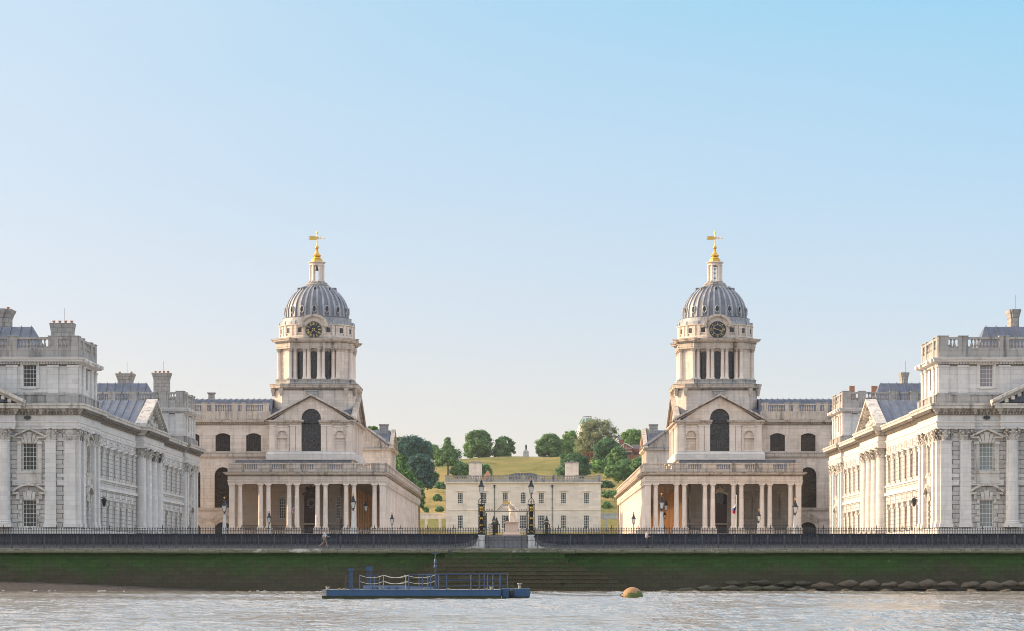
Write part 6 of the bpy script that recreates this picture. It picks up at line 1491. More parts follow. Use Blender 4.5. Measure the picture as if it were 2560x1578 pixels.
st = dict(face=1, pelvis=(0, 0, .92), waist=(-.01, 0, 1.06), chest=(-.01, 0, 1.28), sh=(.01, 0, 1.42), neck=(.05, 0, 1.49), jaw=(.10, 0, 1.54), head=(.105, 0, 1.62), top=(.12, 0, 1.68),
          elbL=(.0, -.22, 1.15), wrL=(.22, -.14, 1.10), hdL=(1, 0, .1), elbR=(.03, .21, 1.15), wrR=(.24, .10, 1.12), hdR=(1, 0, .15),
          knR=(.10, .08, .50), cfR=(.09, .08, .34), anR=(.08, .08, .10), ftR=(.16, 0, -.05), knL=(.02, -.08, .49), cfL=(-.04, -.08, .34), anL=(-.12, -.08, .12), ftL=(.14, 0, -.06))
person(PX(1617, 236.6), 236.6, 3.99, st, 'person in white top and dark trousers standing by the rail, hands in front', (cloth('white_top', (.72, .72, .74)), cloth('dark_trousers', (.02, .022, .035)), cloth('black_shoes', (.015, .015, .02)), .5, True))
# marble statue on the axis
MT['statue'] = stone('statue_stone', (.80, .68, .55), amt=.3, joint=0, tamt=.2)
def king():
    Y = 295.0; x = PX(1279, Y); zg = 5.3; zp = PZ(1305, Y)
    R = empty('statue', (x, Y, zg), 'pale stone robed figure on a pinkish pedestal seen through the gate', 'statue')
    MT['pinkstone'] = stone('pink_pedestal_stone', (.52, .40, .33), amt=.15, joint=.1, bw=3, bh=1.2)
    m = M(); m.taper(x, Y, zg, zg+.5, 1.15, 1.15); m.taper(x, Y, zg+.5, PZ(1335, Y), 1.15, 1.0); m.taper(x, Y, PZ(1336, Y), PZ(1330, Y), 1.05, .82); m.taper(x, Y, PZ(1330, Y), PZ(1309, Y), .80, .74); m.taper(x, Y, PZ(1309, Y), PZ(1306, Y), .78, .90); m.taper(x, Y, PZ(1306, Y), zp, .92, .86)
    build(m, 'pedestal', MT['pinkstone'], R)
    k = 1.30
    n = [((.0, 0, .95), (.16, .19))]; e = []
    ch = limb(n, e, 0, [((.03, 0, 1.12), (.15, .18)), ((.04, 0, 1.35), (.17, .2)), ((.03, 0, 1.5), (.12, .17))]); limb(n, e, ch, [((-.02, 0, 1.60), .07), ((-.03, -.01, 1.72), .095), ((-.03, 0, 1.82), .08)])
    w = limb(n, e, ch, [((-.20, -.05, 1.47), .08), ((-.30, -.15, 1.25), .065), ((-.18, -.3, 1.12), .045)]); hand(n, e, w, (.3, -1, -.2), .5, -1)
    w = limb(n, e, ch, [((.24, 0, 1.47), .08), ((.36, -.05, 1.22), .065), ((.30, -.2, 1.02), .05)]); hand(n, e, w, (0, -1, -.4), .5, 1)
    limb(n, e, 0, [((-.10, 0, .85), .12), ((-.14, -.04, .5), .075), ((-.16, 0, .3), .06), ((-.18, 0, .08), .05), ((-.2, -.16, .03), .045)])
    limb(n, e, 0, [((.10, 0, .85), .12), ((.14, -.02, .5), .075), ((.17, .02, .3), .06), ((.2, 0, .08), .05), ((.22, -.16, .03), .045)])
    inst(skin_mesh('figure', n, e, MT['statue'], xf=Matrix.Scale(k, 4)), 'figure', R, (x, Y, zp))
    n = [((.05, .05, 1.45), (.15, .24))]; e = []
    limb(n, e, 0, [((.18, .12, 1.2), (.16, .2)), ((.30, .15, .8), (.17, .2)), ((.36, .15, .4), (.19, .2)), ((.38, .15, .05), (.2, .2))]); limb(n, e, 0, [((-.12, .1, 1.2), (.1, .15)), ((-.2, .12, .9), (.09, .12))]); limb(n, e, 0, [((0, -.02, 1.05), (.2, .2)), ((0, -.02, .8), (.21, .2)), ((0, 0, .68), (.19, .18))])
    inst(skin_mesh('robe', n, e, MT['statue'], xf=Matrix.Scale(k, 4)), 'robe', R, (x, Y, zp))
king()
def general():
    Y = 1045.0; x = PX(1315, Y); zg = terr(x, Y)-.2; zp = PZ(1126, Y); zt = PZ(1110, Y)
    R = empty('monument', (x, Y, zg), 'dark cloaked bronze figure on a tall pale pedestal at the hilltop', 'monument'); s = (PZ(1128, Y)-zg)/24
    m = M(); m.taper(x, Y, zg, zg+.7, 2.6, 2.6); m.taper(x, Y, zg+.7, PZ(1148, Y), 1.7, 1.6); m.taper(x, Y, PZ(1148, Y), PZ(1131, Y), 1.35, 1.05); m.taper(x, Y, PZ(1131, Y), PZ(1129.5, Y), 1.25, 1.3); m.taper(x, Y, PZ(1129.5, Y), zp, .85, .8); build(m, 'pedestal', MT['court'], R)
    k = (zt-zp)/1.85; n = [((0, 0, .9), (.2, .2))]; e = []
    ch = limb(n, e, 0, [((0, 0, 1.3), (.22, .2)), ((0, 0, 1.5), (.18, .16))]); limb(n, e, ch, [((0, 0, 1.6), .08), ((0, 0, 1.74), .10), ((0, 0, 1.84), .13), ((0, 0, 1.9), .05)])
    limb(n, e, 0, [((-.08, 0, .6), .16), ((-.1, 0, .3), .1), ((-.1, 0, .05), .08)]); limb(n, e, 0, [((.1, 0, .6), .16), ((.12, 0, .3), .1), ((.12, 0, .05), .08)]); limb(n, e, ch, [((-.26, 0, 1.4), .1), ((-.3, 0, 1.1), .09)]); limb(n, e, ch, [((.26, 0, 1.4), .1), ((.2, -.2, 1.15), .08)])
    inst(skin_mesh('figure', n, e, MT['bronze'], xf=Matrix.Scale(k, 4)), 'figure', R, (x, Y, zp-.1)); n = [((0, .06, 1.45), (.26, .2))]; e = []; limb(n, e, 0, [((.03, .1, 1.0), (.32, .22)), ((.05, .12, .45), (.36, .24))]); inst(skin_mesh('cloak', n, e, MT['bronze'], xf=Matrix.Scale(k, 4)), 'cloak', R, (x, Y, zp-.1))
general()
# terrace railing and kerb on the hilltop
m = M(); Yh = 1038; a, b = PX(1240, Yh), PX(1405, Yh); z = 47.9
for i in range(34): m.box(a+(b-a)*i/33-.05, a+(b-a)*i/33+.05, Yh, Yh+.1, z-.5, z+1.25)
for q in (.6, 1.2): m.box(a, b, Yh, Yh+.08, z+q, z+q+.06)
m.box(a-8, b+8, Yh-.6, Yh+.4, z-1.2, z+.12); tag(build(m, 'terrace_railing', MT['mantel']), 'low pale railing along the hilltop terrace under the monument', 'railing')
# flags
def flag(px, pt, pb, Y, kind, label):
    x = PX(px, Y); zt, zb = PZ(pt, Y), 5.3; R = empty('flagpole', (x, Y, zb), label, 'flagpole', 'flags on thin poles'); m = M(); m.tube([(x, Y, zb), (x+.05, Y, zt)], [.06, .03], 6); m.ball((x+.05, Y, zt+.05), .08, 6, 4); build(m, 'pole', MT['whitepaint'], R)
    m = M(); W, H = 14, 22; ztf = zt-.9; L = PZ(pt, Y)-PZ(pb, Y)-1.3
    for k in range(H+1):
        for i in range(W+1):
            u, v = i/W, k/H; m.v.append((x-.02-(.10+.45*v**.6)*u*.9+.04*sin(9*u+5*v), Y+.10*sin(14*u+2*v)+.05, ztf-L*(v*.8+u*.2)-.1*sin(6*u)*v))
    m.f = [(k*(W+1)+i, k*(W+1)+i+1, (k+1)*(W+1)+i+1, (k+1)*(W+1)+i) for k in range(H) for i in range(W)]
    me, o = m.mesh('flag', None, True, recalc=False)
    R_, Wt, Bl = cloth('flag_red_'+kind, (.45, .03, .04)), cloth('flag_white_'+kind, (.65, .65, .66)), cloth('flag_blue_'+kind, (.03, .04, .20)); Pp = cloth('flag_purple_'+kind, (.18, .06, .30))
    for q in (R_, Wt, Bl, Pp): me.materials.append(q)
    for idx, p in enumerate(me.polygons):
        i, k = idx % W, idx//W; u, v = (i+.5)/W, (k+.5)/H
        if kind == 'cross':
            d = min(abs(u-v), abs(u-(1-v))); c = 2; 
            if d < .14: c = 1
            if d < .06: c = 0
            if abs(u-.5) < .17 or abs(v-.5) < .13: c = 1
            if abs(u-.5) < .10 or abs(v-.5) < .08: c = 0
        else: c = 1 if v < .33 else (2 if v < .7 else 0)
        p.material_index = c
    ob = bpy.data.objects.new('flag', me); ob.location = o; link(ob, R)
flag(737, 1243, 1297, 300, 'cross', 'white pole with limp red, white and blue crossed flag before the left portico')
flag(1840, 1240, 1295, 300, 'band', 'white pole with limp white, blue and red flag before the right portico')

# ------------------------------------------------------------------ trees
def leafmat(name, c1, c2, c3):
    m, nt, b = mat(name); g = nt.nodes.new('ShaderNodeNewGeometry')
    r = ramp(nt, g.outputs['Random Per Island'], [(0., tuple(1.3*q for q in c1)), (.5, tuple(1.4*q for q in c2)), (1., tuple(1.45*q for q in c3))]); n = noise(nt, g.outputs['Position'], .35, 3, .6)
    c = mix(nt, 1.0, r, ramp(nt, n, [(.3, .72), (.7, 1.25)]), 'MULTIPLY'); nt.links.new(c, b.inputs['Base Color']); b.inputs['Roughness'].default_value = .65; b.inputs['Specular IOR Level'].default_value = .25
    tr = nt.nodes.new('ShaderNodeBsdfTranslucent'); nt.links.new(c, tr.inputs['Color']); mx = nt.nodes.new('ShaderNodeMixShader'); mx.inputs[0].default_value = .38
    nt.links.new(b.outputs[0], mx.inputs[1]); nt.links.new(tr.outputs[0], mx.inputs[2]); nt.links.new(mx.outputs[0], nt.nodes['Material Output'].inputs['Surface']); return m
LM = {'dark': leafmat('leaves_dark', (.032, .085, .045), (.062, .145, .068), (.12, .22, .10)), 'mid': leafmat('leaves_mid', (.045, .11, .042), (.095, .19, .068), (.18, .30, .12)),
      'bright': leafmat('leaves_bright', (.07, .15, .045), (.13, .25, .07), (.22, .36, .12)), 'olive': leafmat('leaves_olive', (.095, .115, .065), (.17, .20, .11), (.27, .30, .17)), 'blue': leafmat('leaves_bluegreen', (.028, .075, .080), (.045, .115, .10), (.085, .17, .125))}
MT['bark'] = plain('bark', (.07, .055, .04), .9, 0, .3)
def tree(px, pt, pb, hw, Y, kind, label, cat='tree', name='broadleaf_tree', seed=0, n=2600, trunk=True, group=None, leaf=None, squash=1.0, lobes=16, cone=0.0):
    rnd = random.Random(seed+int(px)); s = Y/F; x0 = PX(px, Y); zb = PZ(pb, Y); zt = PZ(pt, Y); W = hw*s*1.08; H = zt-zb; gz = min(terr(x0, Y), zb)
    R = empty(name, (x0, Y, gz), label, cat, group)
    cb = zb+(H*.10 if trunk else -.5); ch = zt-cb; lf = leaf or max(.34, s*3.9)
    L = []
    def env(t): return (1-t)*.92+.10 if cone else max(.12, sqrt(max(.0, 1-(abs(t-.40)/.62)**2.4)))
    lobes = int(lobes*2.0)
    for i in range(lobes):
        t = (i+.5)/lobes; k = env(t); r = W*rnd.uniform(.13, .31)*(.6+.45*k); a = i*2.4+rnd.uniform(-.5, .5); d = max(0, W*k*rnd.uniform(.72, 1.08)-r); rz = r*rnd.uniform(.62, .9)
        z = min(zt-rz*.95, max(cb+rz*.8, cb+ch*t)); L.append((x0+d*cos(a), Y+d*sin(a)*.9, z, r, rz))
    L.append((x0, Y, cb+ch*.42, W*.56, ch*.34)); L.append((x0+rnd.uniform(-.15, .15)*W, Y, zt-ch*.17, W*(.34 if not cone else .12), ch*.17))
    for sg in (-1, 1): L.append((x0+sg*W*.66, Y, cb+ch*rnd.uniform(.22, .45), W*.27, ch*.17))
    m = M(); tot = sum(l[3]*l[3] for l in L); n = int(min(11000, 2.3*tot*12.6/(.5*lf*lf)))
    for (lx, ly, lz, r, rz) in L:
        for q in range(int(n*r*r/tot)):
            v = Vector((rnd.gauss(0, 1), rnd.gauss(0, 1), rnd.gauss(0, 1))).normalized(); rr = 1-abs(rnd.gauss(0, .18))+ (rnd.random() < .35)*rnd.uniform(0, .45)
            c = Vector((lx+v.x*r*rr, ly+v.y*r*rr, lz+v.z*rz*rr))
            if c.z < cb-.3: continue
            nrm = (v+Vector((rnd.uniform(-.6, .6), rnd.uniform(-.6, .6), rnd.uniform(-.3, .9)))).normalized(); u = nrm.orthogonal().normalized(); w = nrm.cross(u); an = rnd.random()*6.28; u, w = u*cos(an)+w*sin(an), w*cos(an)-u*sin(an); g = lf*rnd.uniform(.55, 1.25)
            m.add([tuple(c+u*g*.6), tuple(c+w*g*.42), tuple(c-u*g*.6), tuple(c-w*g*.42)], [(0, 1, 2, 3)])
    # shaded inner twig mass so the crown is not see-through
    for (lx, ly, lz, r, rz) in L: m.ball((lx, ly, lz), r*.52, 7, 5, rz*.52)
    build(m, 'crown', LM[kind], R)
    if trunk:
        m = M(); tr = max(.25, W*.07); m.tube([(x0, Y, gz-.5), (x0+.1, Y, gz+(cb-gz)*.6), (x0, Y, cb+ch*.4)], [tr, tr*.75, tr*.35], 8)
        for i in range(6):
            l = L[i]; m.tube([(x0, Y, cb-ch*.02+i*.05*ch), ((x0+l[0])/2, (Y+l[1])/2, (cb+l[2])/2+.3), l[:3]], [tr*.45, tr*.3, tr*.12], 5)
        build(m, 'trunk', MT['bark'], R)
    return R
c2 = lambda cx: 960+.2772*cx
r2 = lambda cy: 1020+.2772*cy
TR = 'trees on the hill'
tree(c2(250), r2(250), r2(640), 52, 800, 'blue', 'largest dark blue-green tree at the left of the hill', n=5200, group=TR, lobes=30)
tree(c2(330), r2(420), r2(760), 42, 770, 'blue', 'lower dark rounded tree at the foot of the largest dark tree', n=3600, group=TR, lobes=22)
tree(c2(140), r2(265), r2(560), 34, 830, 'dark', 'dark treetop just right of the left dome building, behind nearer bright trees', n=2200, group=TR)
tree(c2(440), r2(333), r2(480), 24, 1000, 'mid', 'small distant tree between the big dark tree and the pale conical tree', n=1200, group=TR)
tree(c2(575), r2(268), r2(548), 34, 900, 'mid', 'free-standing feathery tree with pointed top on the left slope', n=3000, group=TR, lobes=26, cone=1, seed=3)
tree(c2(350), r2(300), r2(480), 30, 990, 'mid', 'hazy green tree behind the right edge of the largest dark tree', n=1, group=TR)
tree(c2(1600), r2(290), r2(474), 24, 1060, 'mid', 'rounded tree filling the gap between the two hilltop trees right of the monument', n=1, group=TR)
tree(c2(1790), r2(330), r2(480), 26, 1000, 'mid', 'green tree under the left side of the large olive tree', n=1, group=TR)
tree(c2(2110), r2(350), r2(560), 26, 860, 'mid', 'green tree at the right flank of the dark tree beside the brick houses', n=1, group=TR)
tree(c2(850), r2(200), r2(474), 37, 1040, 'mid', 'tallest round tree on the hilltop left of the monument', n=3600, group=TR, lobes=22)
tree(c2(1078), r2(258), r2(472), 28, 1042, 'mid', 'round hilltop tree nearest the left side of the monument', n=2400, group=TR)
tree(c2(700), r2(500), r2(612), 30, 800, 'mid', 'bushy low tree behind the left chimney of the white house, left of it', n=1600, group=TR, trunk=False)
tree(c2(905), r2(508), r2(612), 20, 790, 'mid', 'bushy low tree showing right of the left chimney of the white house', n=1000, group=TR, trunk=False)
tree(c2(1495), r2(236), r2(472), 35, 1040, 'mid', 'round hilltop tree nearest the right side of the monument', n=3000, group=TR)
tree(c2(1680), r2(210), r2(472), 27, 1046, 'bright', 'yellow-green hilltop tree just left of the pale onion dome', n=2200, group=TR)
tree(c2(1915), r2(102), r2(440), 58, 960, 'olive', 'very large olive grey tree in front of the onion dome', n=6500, group=TR, lobes=34, leaf=.42)
tree(c2(2010), r2(275), r2(570), 38, 880, 'dark', 'dark green tree below the large olive tree, left of the brick houses', n=3600, group=TR, lobes=22)
tree(c2(1705), r2(410), r2(612), 45, 780, 'dark', 'dark round tree behind the right chimney of the white house', n=3600, group=TR, trunk=False, lobes=22)
tree(c2(2245), r2(195), r2(380), 34, 1120, 'bright', 'light green treetop above the brick houses', n=1800, group=TR, trunk=False)
tree(c2(2365), r2(187), r2(300), 12, 1110, 'olive', 'small dark treetop at the right above the brick houses', n=600, group=TR, trunk=False)
for i, (cx, t, b_, hw, Yb, kd, lb) in enumerate([(1940, 470, 570, 22, 830, 'bright', 'pale leafy bush at the left end of the bank below the houses'), (2080, 520, 610, 26, 800, 'mid', 'leafy bush low on the bank beside the fenced path'), (2180, 470, 640, 32, 810, 'mid', 'big leafy bush in the middle of the bank below the brick houses'), (2290, 450, 650, 30, 800, 'mid', 'leafy bush on the bank beside the right colonnade roofline'), (2360, 415, 500, 15, 840, 'bright', 'small light bush under the brick house corner'), (2390, 490, 640, 24, 790, 'dark', 'dark bush partly behind the right colonnade balustrade')]):
    tree(c2(cx), r2(t), r2(b_), hw, Yb, kd, lb, 'bush', 'bush', n=1800, trunk=False, group='bushes on the bank', seed=i)
RG = 'trees beside the left colonnade'
for i, (px, t, b_, hw, Yt, lb) in enumerate([(932, 1066, 1150, 26, 500, 'bright treetop peeping over the roof behind the left domed building'), (972, 1098, 1270, 26, 470, 'tall green tree against the rear pavilion of the left domed building'), (1000, 1135, 1270, 24, 490, 'second green tree of the row rising over the left colonnade'), (1022, 1175, 1275, 22, 510, 'third, lower tree of the row over the left colonnade'), (1046, 1202, 1280, 17, 530, 'last and lowest tree of the row, at the end of the left colonnade')]):
    tree(px, t, b_, hw, Yt, 'bright' if i == 0 else 'mid', lb, n=3200, group=RG, seed=i*3, lobes=20, leaf=.34)
# low hedge clumps on the meadow below
for i, (cx, cy, w) in enumerate([(500, 905, 11), (380, 912, 8), (450, 600, 14)]):
    tree(c2(cx), r2(cy-18), r2(cy+12), w, 640 if i < 2 else 770, 'mid', ['small dark bush on the meadow left of the white house, right one', 'small dark bush on the meadow left of the white house, left one', 'dark bush at the foot of the big dark tree on the slope'][i], 'bush', 'bush', n=500, trunk=False, seed=i+50, lobes=6)
for i, (cx, cy, w, Yb, lb) in enumerate([(1000, 520, 7, 960, 'tiny shrub on the lawn left of centre under the monument'), (1330, 540, 6, 950, 'tiny shrub on the lawn right of centre under the monument'), (1990, 680, 26, 720, 'dark spreading shrub on the slope just right of the white house'), (2060, 770, 28, 690, 'low dark shrub on the meadow right of the white house'), (2010, 865, 14, 650, 'small shrub at the meadow edge right of the white house'), (520, 690, 18, 730, 'dark shrub on the shaded slope at the white house left corner'), (640, 560, 14, 820, 'shrub beside the bushy low tree on the left slope'), (480, 800, 12, 680, 'shrub in the middle of the left meadow')]):
    tree(c2(cx), r2(cy-22), r2(cy+22), w, Yb, 'dark' if i in (2, 5) else 'mid', lb, 'bush', 'bush', n=500, trunk=False, seed=i+90, lobes=7)
# ------------------------------------------------------------------ hilltop buildings
MT['brick'] = stone('red_brick', (.30, .115, .075), stain=(.12, .05, .04), amt=.3, joint=.2, bw=.6, bh=.25, tint=(.35, .2, .14), tamt=.3); MT['slate'] = plain('slate_roof', (.10, .09, .10), .7, 0, .3, .8); MT['verdigris'] = plain('verdigris_copper', (.20, .33, .30), .6, 0, .25, .5)
def onion():
    Y = 1080; x = PX(1468, Y); z0 = PZ(1150, Y); R = empty('observatory_dome', (x, Y, z0), 'pale bulging observatory dome with green cap and roof rail behind the olive tree', 'observatory')
    m = M(); Z = lambda p: PZ(p, Y); q = Y/F
    m.lathe(x, Y, [(20*q, z0-4), (20*q, Z(1102)), (23*q, Z(1098)), (25.5*q, Z(1085)), (24.5*q, Z(1075)), (21*q, Z(1062))], 28); build(m, 'dome_drum', MT['court'], R, True)
    m = M(); m.lathe(x, Y, [(21*q, Z(1062)), (17.5*q, Z(1054)), (13.5*q, Z(1048)), (11*q, Z(1046))], 28)
    for i in range(14): a = 2*pi*i/14; m.tube([(x+r*q*cos(a), Y+r*q*sin(a), Z(p)+.1) for r, p in ((21, 1062), (17.5, 1054), (13.5, 1048))], .18, 4)
    build(m, 'dome_cap', MT['verdigris'], R, False)
    m = M()
    for i in range(10): a = 2*pi*i/10; m.tube([(x+11*q*cos(a), Y+11*q*sin(a), Z(1047)), (x+11*q*cos(a), Y+11*q*sin(a), Z(1042))], .12, 4)
    m.tube([(x+11*q*cos(2*pi*i/16), Y+11*q*sin(2*pi*i/16), Z(1042)) for i in range(16)], .12, 4, closed=True); build(m, 'roof_rail', MT['mantel'], R)
onion()
def bricks():
    Y = 1000; q = Y/F; x = lambda p: PX(p, Y); z = lambda p: PZ(p, Y); f = lambda a, b, zz: (a, Y-b, zz)
    R = empty('brick_house', (x(1567), Y, z(1140)), 'gabled red brick house with white framed gable and window on the hilltop', 'house', 'brick houses on the hill'); m = M()
    m.fbox(f, x(1548), x(1581), -8, 0, z(1150), z(1120)); m.prism(f, [(x(1548), z(1120)), (x(1581), z(1120)), (x(1563), z(1109))], -8, 0); build(m, 'wall', MT['brick'], R)
    m = M()
    for a, b, c_, d in ((1546, 1121, 1563, 1109), (1583, 1121, 1563, 1109)): m.prism(f, [(x(a), z(b)), (x(c_), z(d)), (x(c_), z(d)+.35), (x(a), z(b)+.35)], 0, .3)
    m.fbox(f, x(1550), x(1580), 0, .15, z(1129), z(1128)); m.fbox(f, x(1558), x(1559), 0, .2, z(1137), z(1112)); m.fbox(f, x(1564.6), x(1565.6), 0, .2, z(1128), z(1112)); m.fbox(f, x(1550), x(1580), 0, .2, z(1121), z(1120)); build(m, 'white_trim', MT['whitepaint'], R)
    m = M(); m.fbox(f, x(1560), x(1564), .0, .1, z(1126), z(1122)); m.fbox(f, x(1566), x(1577), 0, .1, z(1137), z(1130)); build(m, 'window', MT['glass'], R)
    m = M(); m.prism(f, [(x(1545), z(1121.5)), (x(1563), z(1108.6)), (x(1584), z(1121.5)), (x(1584), z(1122)), (x(1563), z(1110)), (x(1545), z(1122))], -9, .2); build(m, 'roof', MT['slate'], R)
    R = empty('brick_house', (x(1592), Y+8, z(1140)), 'lower red brick range between the gabled house and the corner pavilion', 'house', 'brick houses on the hill'); m = M()
    m.fbox(f, x(1581.2), x(1604), -9, -2, z(1150), z(1122)); m.fbox(f, x(1550), x(1560), -14, -10, z(1125), z(1096)); build(m, 'wall', MT['brick'], R)
    m = M(); m.prism(lambda a, b, zz: (b, Y-a, zz), [(-9, z(1122)), (-2, z(1122)), (-5.5, z(1110))], x(1581.2), x(1604)); build(m, 'roof', MT['slate'], R)
    m = M(); m.fbox(f, x(1587), x(1593), -2, -1.9, z(1136), z(1129)); m.fbox(f, x(1597), x(1601), -2, -1.9, z(1136), z(1129)); build(m, 'window', MT['glass'], R)
    m = M(); m.lathe(x(1550), Y+12, [(7*q, z(1096)), (7*q, z(1092)), (5.5*q, z(1086)), (3*q, z(1083.5)), (.1, z(1083))], 16); build(m, 'small_dome', MT['leadlight'], R, True)
    R = empty('brick_house', (x(1614), Y, z(1140)), 'tall red brick corner pavilion with pale quoins and blue lead roof', 'house', 'brick houses on the hill'); m = M()
    m.fbox(f, x(1602), x(1640), -10, 0, z(1150), z(1104)); build(m, 'wall', MT['brick'], R)
    m = M()
    for i in range(14): m.fbox(f, x(1601.5), x(1604+(i % 2)), -.2, .12, z(1139-2.5*i), z(1137.2-2.5*i))
    m.fbox(f, x(1602), x(1640), 0, .15, z(1118), z(1117)); m.fbox(f, x(1601), x(1641), -.3, .4, z(1104.5), z(1103)); build(m, 'quoins', MT['court'], R)
    m = M(); m.prism(f, [(x(1603), z(1103)), (x(1609), z(1092)), (x(1614), z(1088)), (x(1638), z(1088)), (x(1640), z(1103))], -9, -.3); build(m, 'roof', MT['lead'], R)
    m = M(); m.fbox(f, x(1612), x(1616), 0, .1, z(1114), z(1108)); m.fbox(f, x(1612), x(1616), 0, .1, z(1130), z(1122)); build(m, 'window', MT['glass'], R)
    m = M(); m.fbox(f, x(1540), x(1606), .5, 1.5, z(1155), z(1138)); tag(build(m, 'brick_wall', MT['brick']), 'dark brick garden wall below the gabled house', 'wall')
    Y2 = 900; X2 = lambda p: PX(p, Y2); Z2 = lambda p: PZ(p, Y2); m = M(); g = lambda a, b, zz: (a, Y2-b, zz)
    m.wall(g, X2(1456), X2(1486), Z2(1150), Z2(1133), [(X2(1462), 3*q*1.0, Z2(1150), Z2(1136), .4), (X2(1471), 5*q, Z2(1150), Z2(1136), .4), (X2(1480), 5*q, Z2(1150), Z2(1136), .4)], .8); m.fbox(g, X2(1456), X2(1486), -3, -1, Z2(1150), Z2(1133)); m.fbox(g, X2(1455), X2(1487), -3, .2, Z2(1133), Z2(1131.5)); tag(build(m, 'garden_arcade', MT['brick']), 'small orange brick arcade between the dark trees on the hill', 'arcade')
bricks()
# fenced path on the right slope
m = M(); pts = []
for i in range(15):
    t = i/14; Yp = 860-90*t; px = 1478+(1570-1478)*t; x = PX(px, Yp); z = terr(x, Yp); pts.append((x, Yp, z))
for p in pts:
    m.box(p[0]-.08, p[0]+.08, p[1]-.08, p[1]+.08, p[2]-.3, p[2]+1.3)
for h in (.6, 1.2): m.tube([(p[0], p[1], p[2]+h) for p in pts], .05, 4)
tag(build(m, 'path_fence', MT['bark']), 'thin post fence following the path down the right slope', 'fence')
# birds
for i, (px, py, lb) in enumerate([(957, 112, 'tiny dark bird high in the sky left of centre'), (508, 699, 'tiny dark bird low in the sky left of the left dome')]):
    Y = 500; x, z = PX(px, Y), PZ(py, Y); m = M(); m.ball((x, Y, z), .09, 6, 4, .06); m.add([(x, Y-.06, z), (x, Y+.06, z), (x-.26, Y, z+.1), (x+.26, Y, z+.08)], [(0, 1, 2), (0, 1, 3)]); tag(build(m, 'bird', MT['black']), lb, 'bird', 'birds in the sky')
# ------------------------------------------------------------------ camera, sun, sky
cam = bpy.data.cameras.new('camera'); co = bpy.data.objects.new('camera', cam); COL.objects.link(co)
co.location = (0, 0, CZ); co.rotation_euler = (radians(90), 0, 0); cam.sensor_width = 36; cam.sensor_fit = 'HORIZONTAL'; cam.lens = 36*F/2560
cam.shift_x = -(HX-1280)/2560; cam.shift_y = (HY-789)/2560; cam.clip_start = .5; cam.clip_end = 9000; S.camera = co
EL, AZ = radians(19), radians(14)      # sun to the left, 14 degrees beyond the plane of the river fronts
d = Vector((-cos(EL)*cos(AZ), cos(EL)*sin(AZ), sin(EL)))
sl = bpy.data.lights.new('sun', 'SUN'); sl.energy = 3.3; sl.angle = radians(.6); sl.color = (1.0, .71, .43); so = bpy.data.objects.new('sun', sl); COL.objects.link(so); so.rotation_euler = d.to_track_quat('Z', 'Y').to_euler(); so.location = (-200, 100, 200)
w = bpy.data.worlds.new('World'); S.world = w; w.use_nodes = True; nt = w.node_tree; bg = nt.nodes['Background']
sk = nt.nodes.new('ShaderNodeTexSky'); sk.sky_type = 'NISHITA'; sk.sun_disc = False; sk.sun_elevation = EL; sk.sun_rotation = math.atan2(d.x, d.y); sk.air_density = 1.0; sk.dust_density = 1.2; sk.ozone_density = 1.5; sk.altitude = 10
# a clear hazy morning: pale rose horizon, blue up to the top of view, warm glow round the sun, laid over the physical sky
tc = nt.nodes.new('ShaderNodeTexCoord'); sp = nt.nodes.new('ShaderNodeSeparateXYZ'); nt.links.new(tc.outputs['Generated'], sp.inputs[0])
def rgb(r, g, b): f = lambda c: ((c/255+.055)/1.055)**2.4 if c > 10 else c/255/12.92; return (f(r), f(g), f(b))
z = sp.outputs[2]
L_ = ramp(nt, z, [(-.02, rgb(242, 231, 216)), (.035, rgb(238, 229, 219)), (.07, rgb(229, 227, 226)), (.10, rgb(217, 224, 234)), (.155, rgb(202, 220, 238)), (.22, rgb(190, 217, 238)), (.30, tuple(1.75*c for c in rgb(215, 222, 232))), (1., tuple(1.6*c for c in rgb(212, 216, 226)))])  # above the view both ramps are brightened, added fill for the river fronts
R_ = ramp(nt, z, [(-.02, rgb(240, 230, 216)), (.035, rgb(234, 229, 222)), (.07, rgb(218, 225, 231)), (.10, rgb(204, 222, 238)), (.155, rgb(182, 217, 242)), (.22, rgb(150, 211, 242)), (.30, tuple(1.65*c for c in rgb(205, 218, 235))), (1., tuple(1.6*c for c in rgb(210, 215, 226)))])
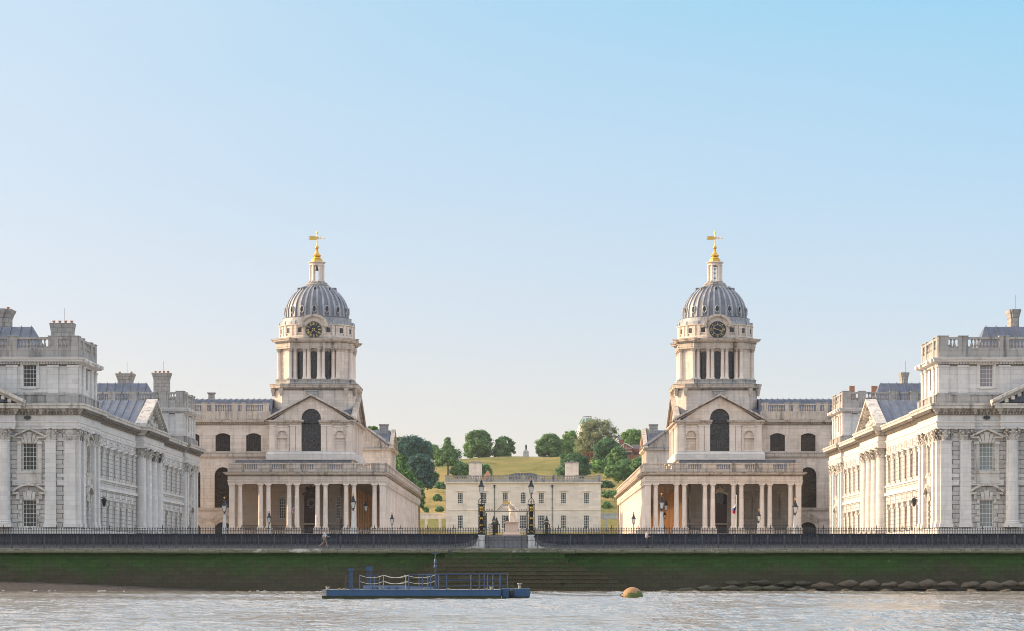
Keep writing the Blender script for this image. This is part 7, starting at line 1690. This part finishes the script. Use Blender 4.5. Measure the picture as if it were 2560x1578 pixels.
cl = noise(nt, mapping(nt, tc.outputs['Generated'], (3, 3, 14)), 1.6, 4, .55)
kx = math_n(nt, 'ADD', math_n(nt, 'ADD', math_n(nt, 'MULTIPLY', sp.outputs[0], 2.4), .22), math_n(nt, 'MULTIPLY', cl, .40), True)
grad = mix(nt, kx, L_, R_)
va = nt.nodes.new('ShaderNodeVectorMath'); va.operation = 'DOT_PRODUCT'; nt.links.new(tc.outputs['Generated'], va.inputs[0]); va.inputs[1].default_value = tuple(d)
glow = math_n(nt, 'POWER', math_n(nt, 'MAXIMUM', va.outputs['Value'], 0.), 5.0)
grad = mix(nt, 1.0, grad, mix(nt, glow, (0, 0, 0), (3.0, 2.3, 1.6)), 'ADD')
hs = nt.nodes.new('ShaderNodeVectorMath'); hs.operation = 'SCALE'; hs.inputs['Scale'].default_value = .15; nt.links.new(sk.outputs[0], hs.inputs[0])
g2 = nt.nodes.new('ShaderNodeVectorMath'); g2.operation = 'SCALE'; g2.inputs['Scale'].default_value = .535; nt.links.new(grad, g2.inputs[0])
nt.links.new(mix(nt, .08, g2.outputs[0], hs.outputs[0]), bg.inputs['Color']); bg.inputs['Strength'].default_value = 1.0
hm, hn, hb = mat('morning_haze'); hn.nodes.remove(hb); pv = hn.nodes.new('ShaderNodeVolumePrincipled'); pv.inputs['Color'].default_value = (.92, .93, .96, 1); pv.inputs['Density'].default_value = .00005; pv.inputs['Anisotropy'].default_value = .35
hn.links.new(pv.outputs[0], hn.nodes['Material Output'].inputs['Volume'])
m = M(); m.box(-3700, 3700, -700, 4200, -4.5, 75); hz = build(m, 'haze', hm); hz['kind'] = 'stuff'
S.cycles.volume_bounces = 0
S.view_settings.view_transform = 'Standard'; S.view_settings.look = 'None'; S.view_settings.exposure = .9; S.view_settings.gamma = 1; S.view_settings.use_curve_mapping = False
S.render.engine = 'CYCLES'; S.cycles.max_bounces = 6; S.cycles.diffuse_bounces = 3; S.cycles.glossy_bounces = 3; S.cycles.use_denoising = True; S.cycles.filter_width = 1.0
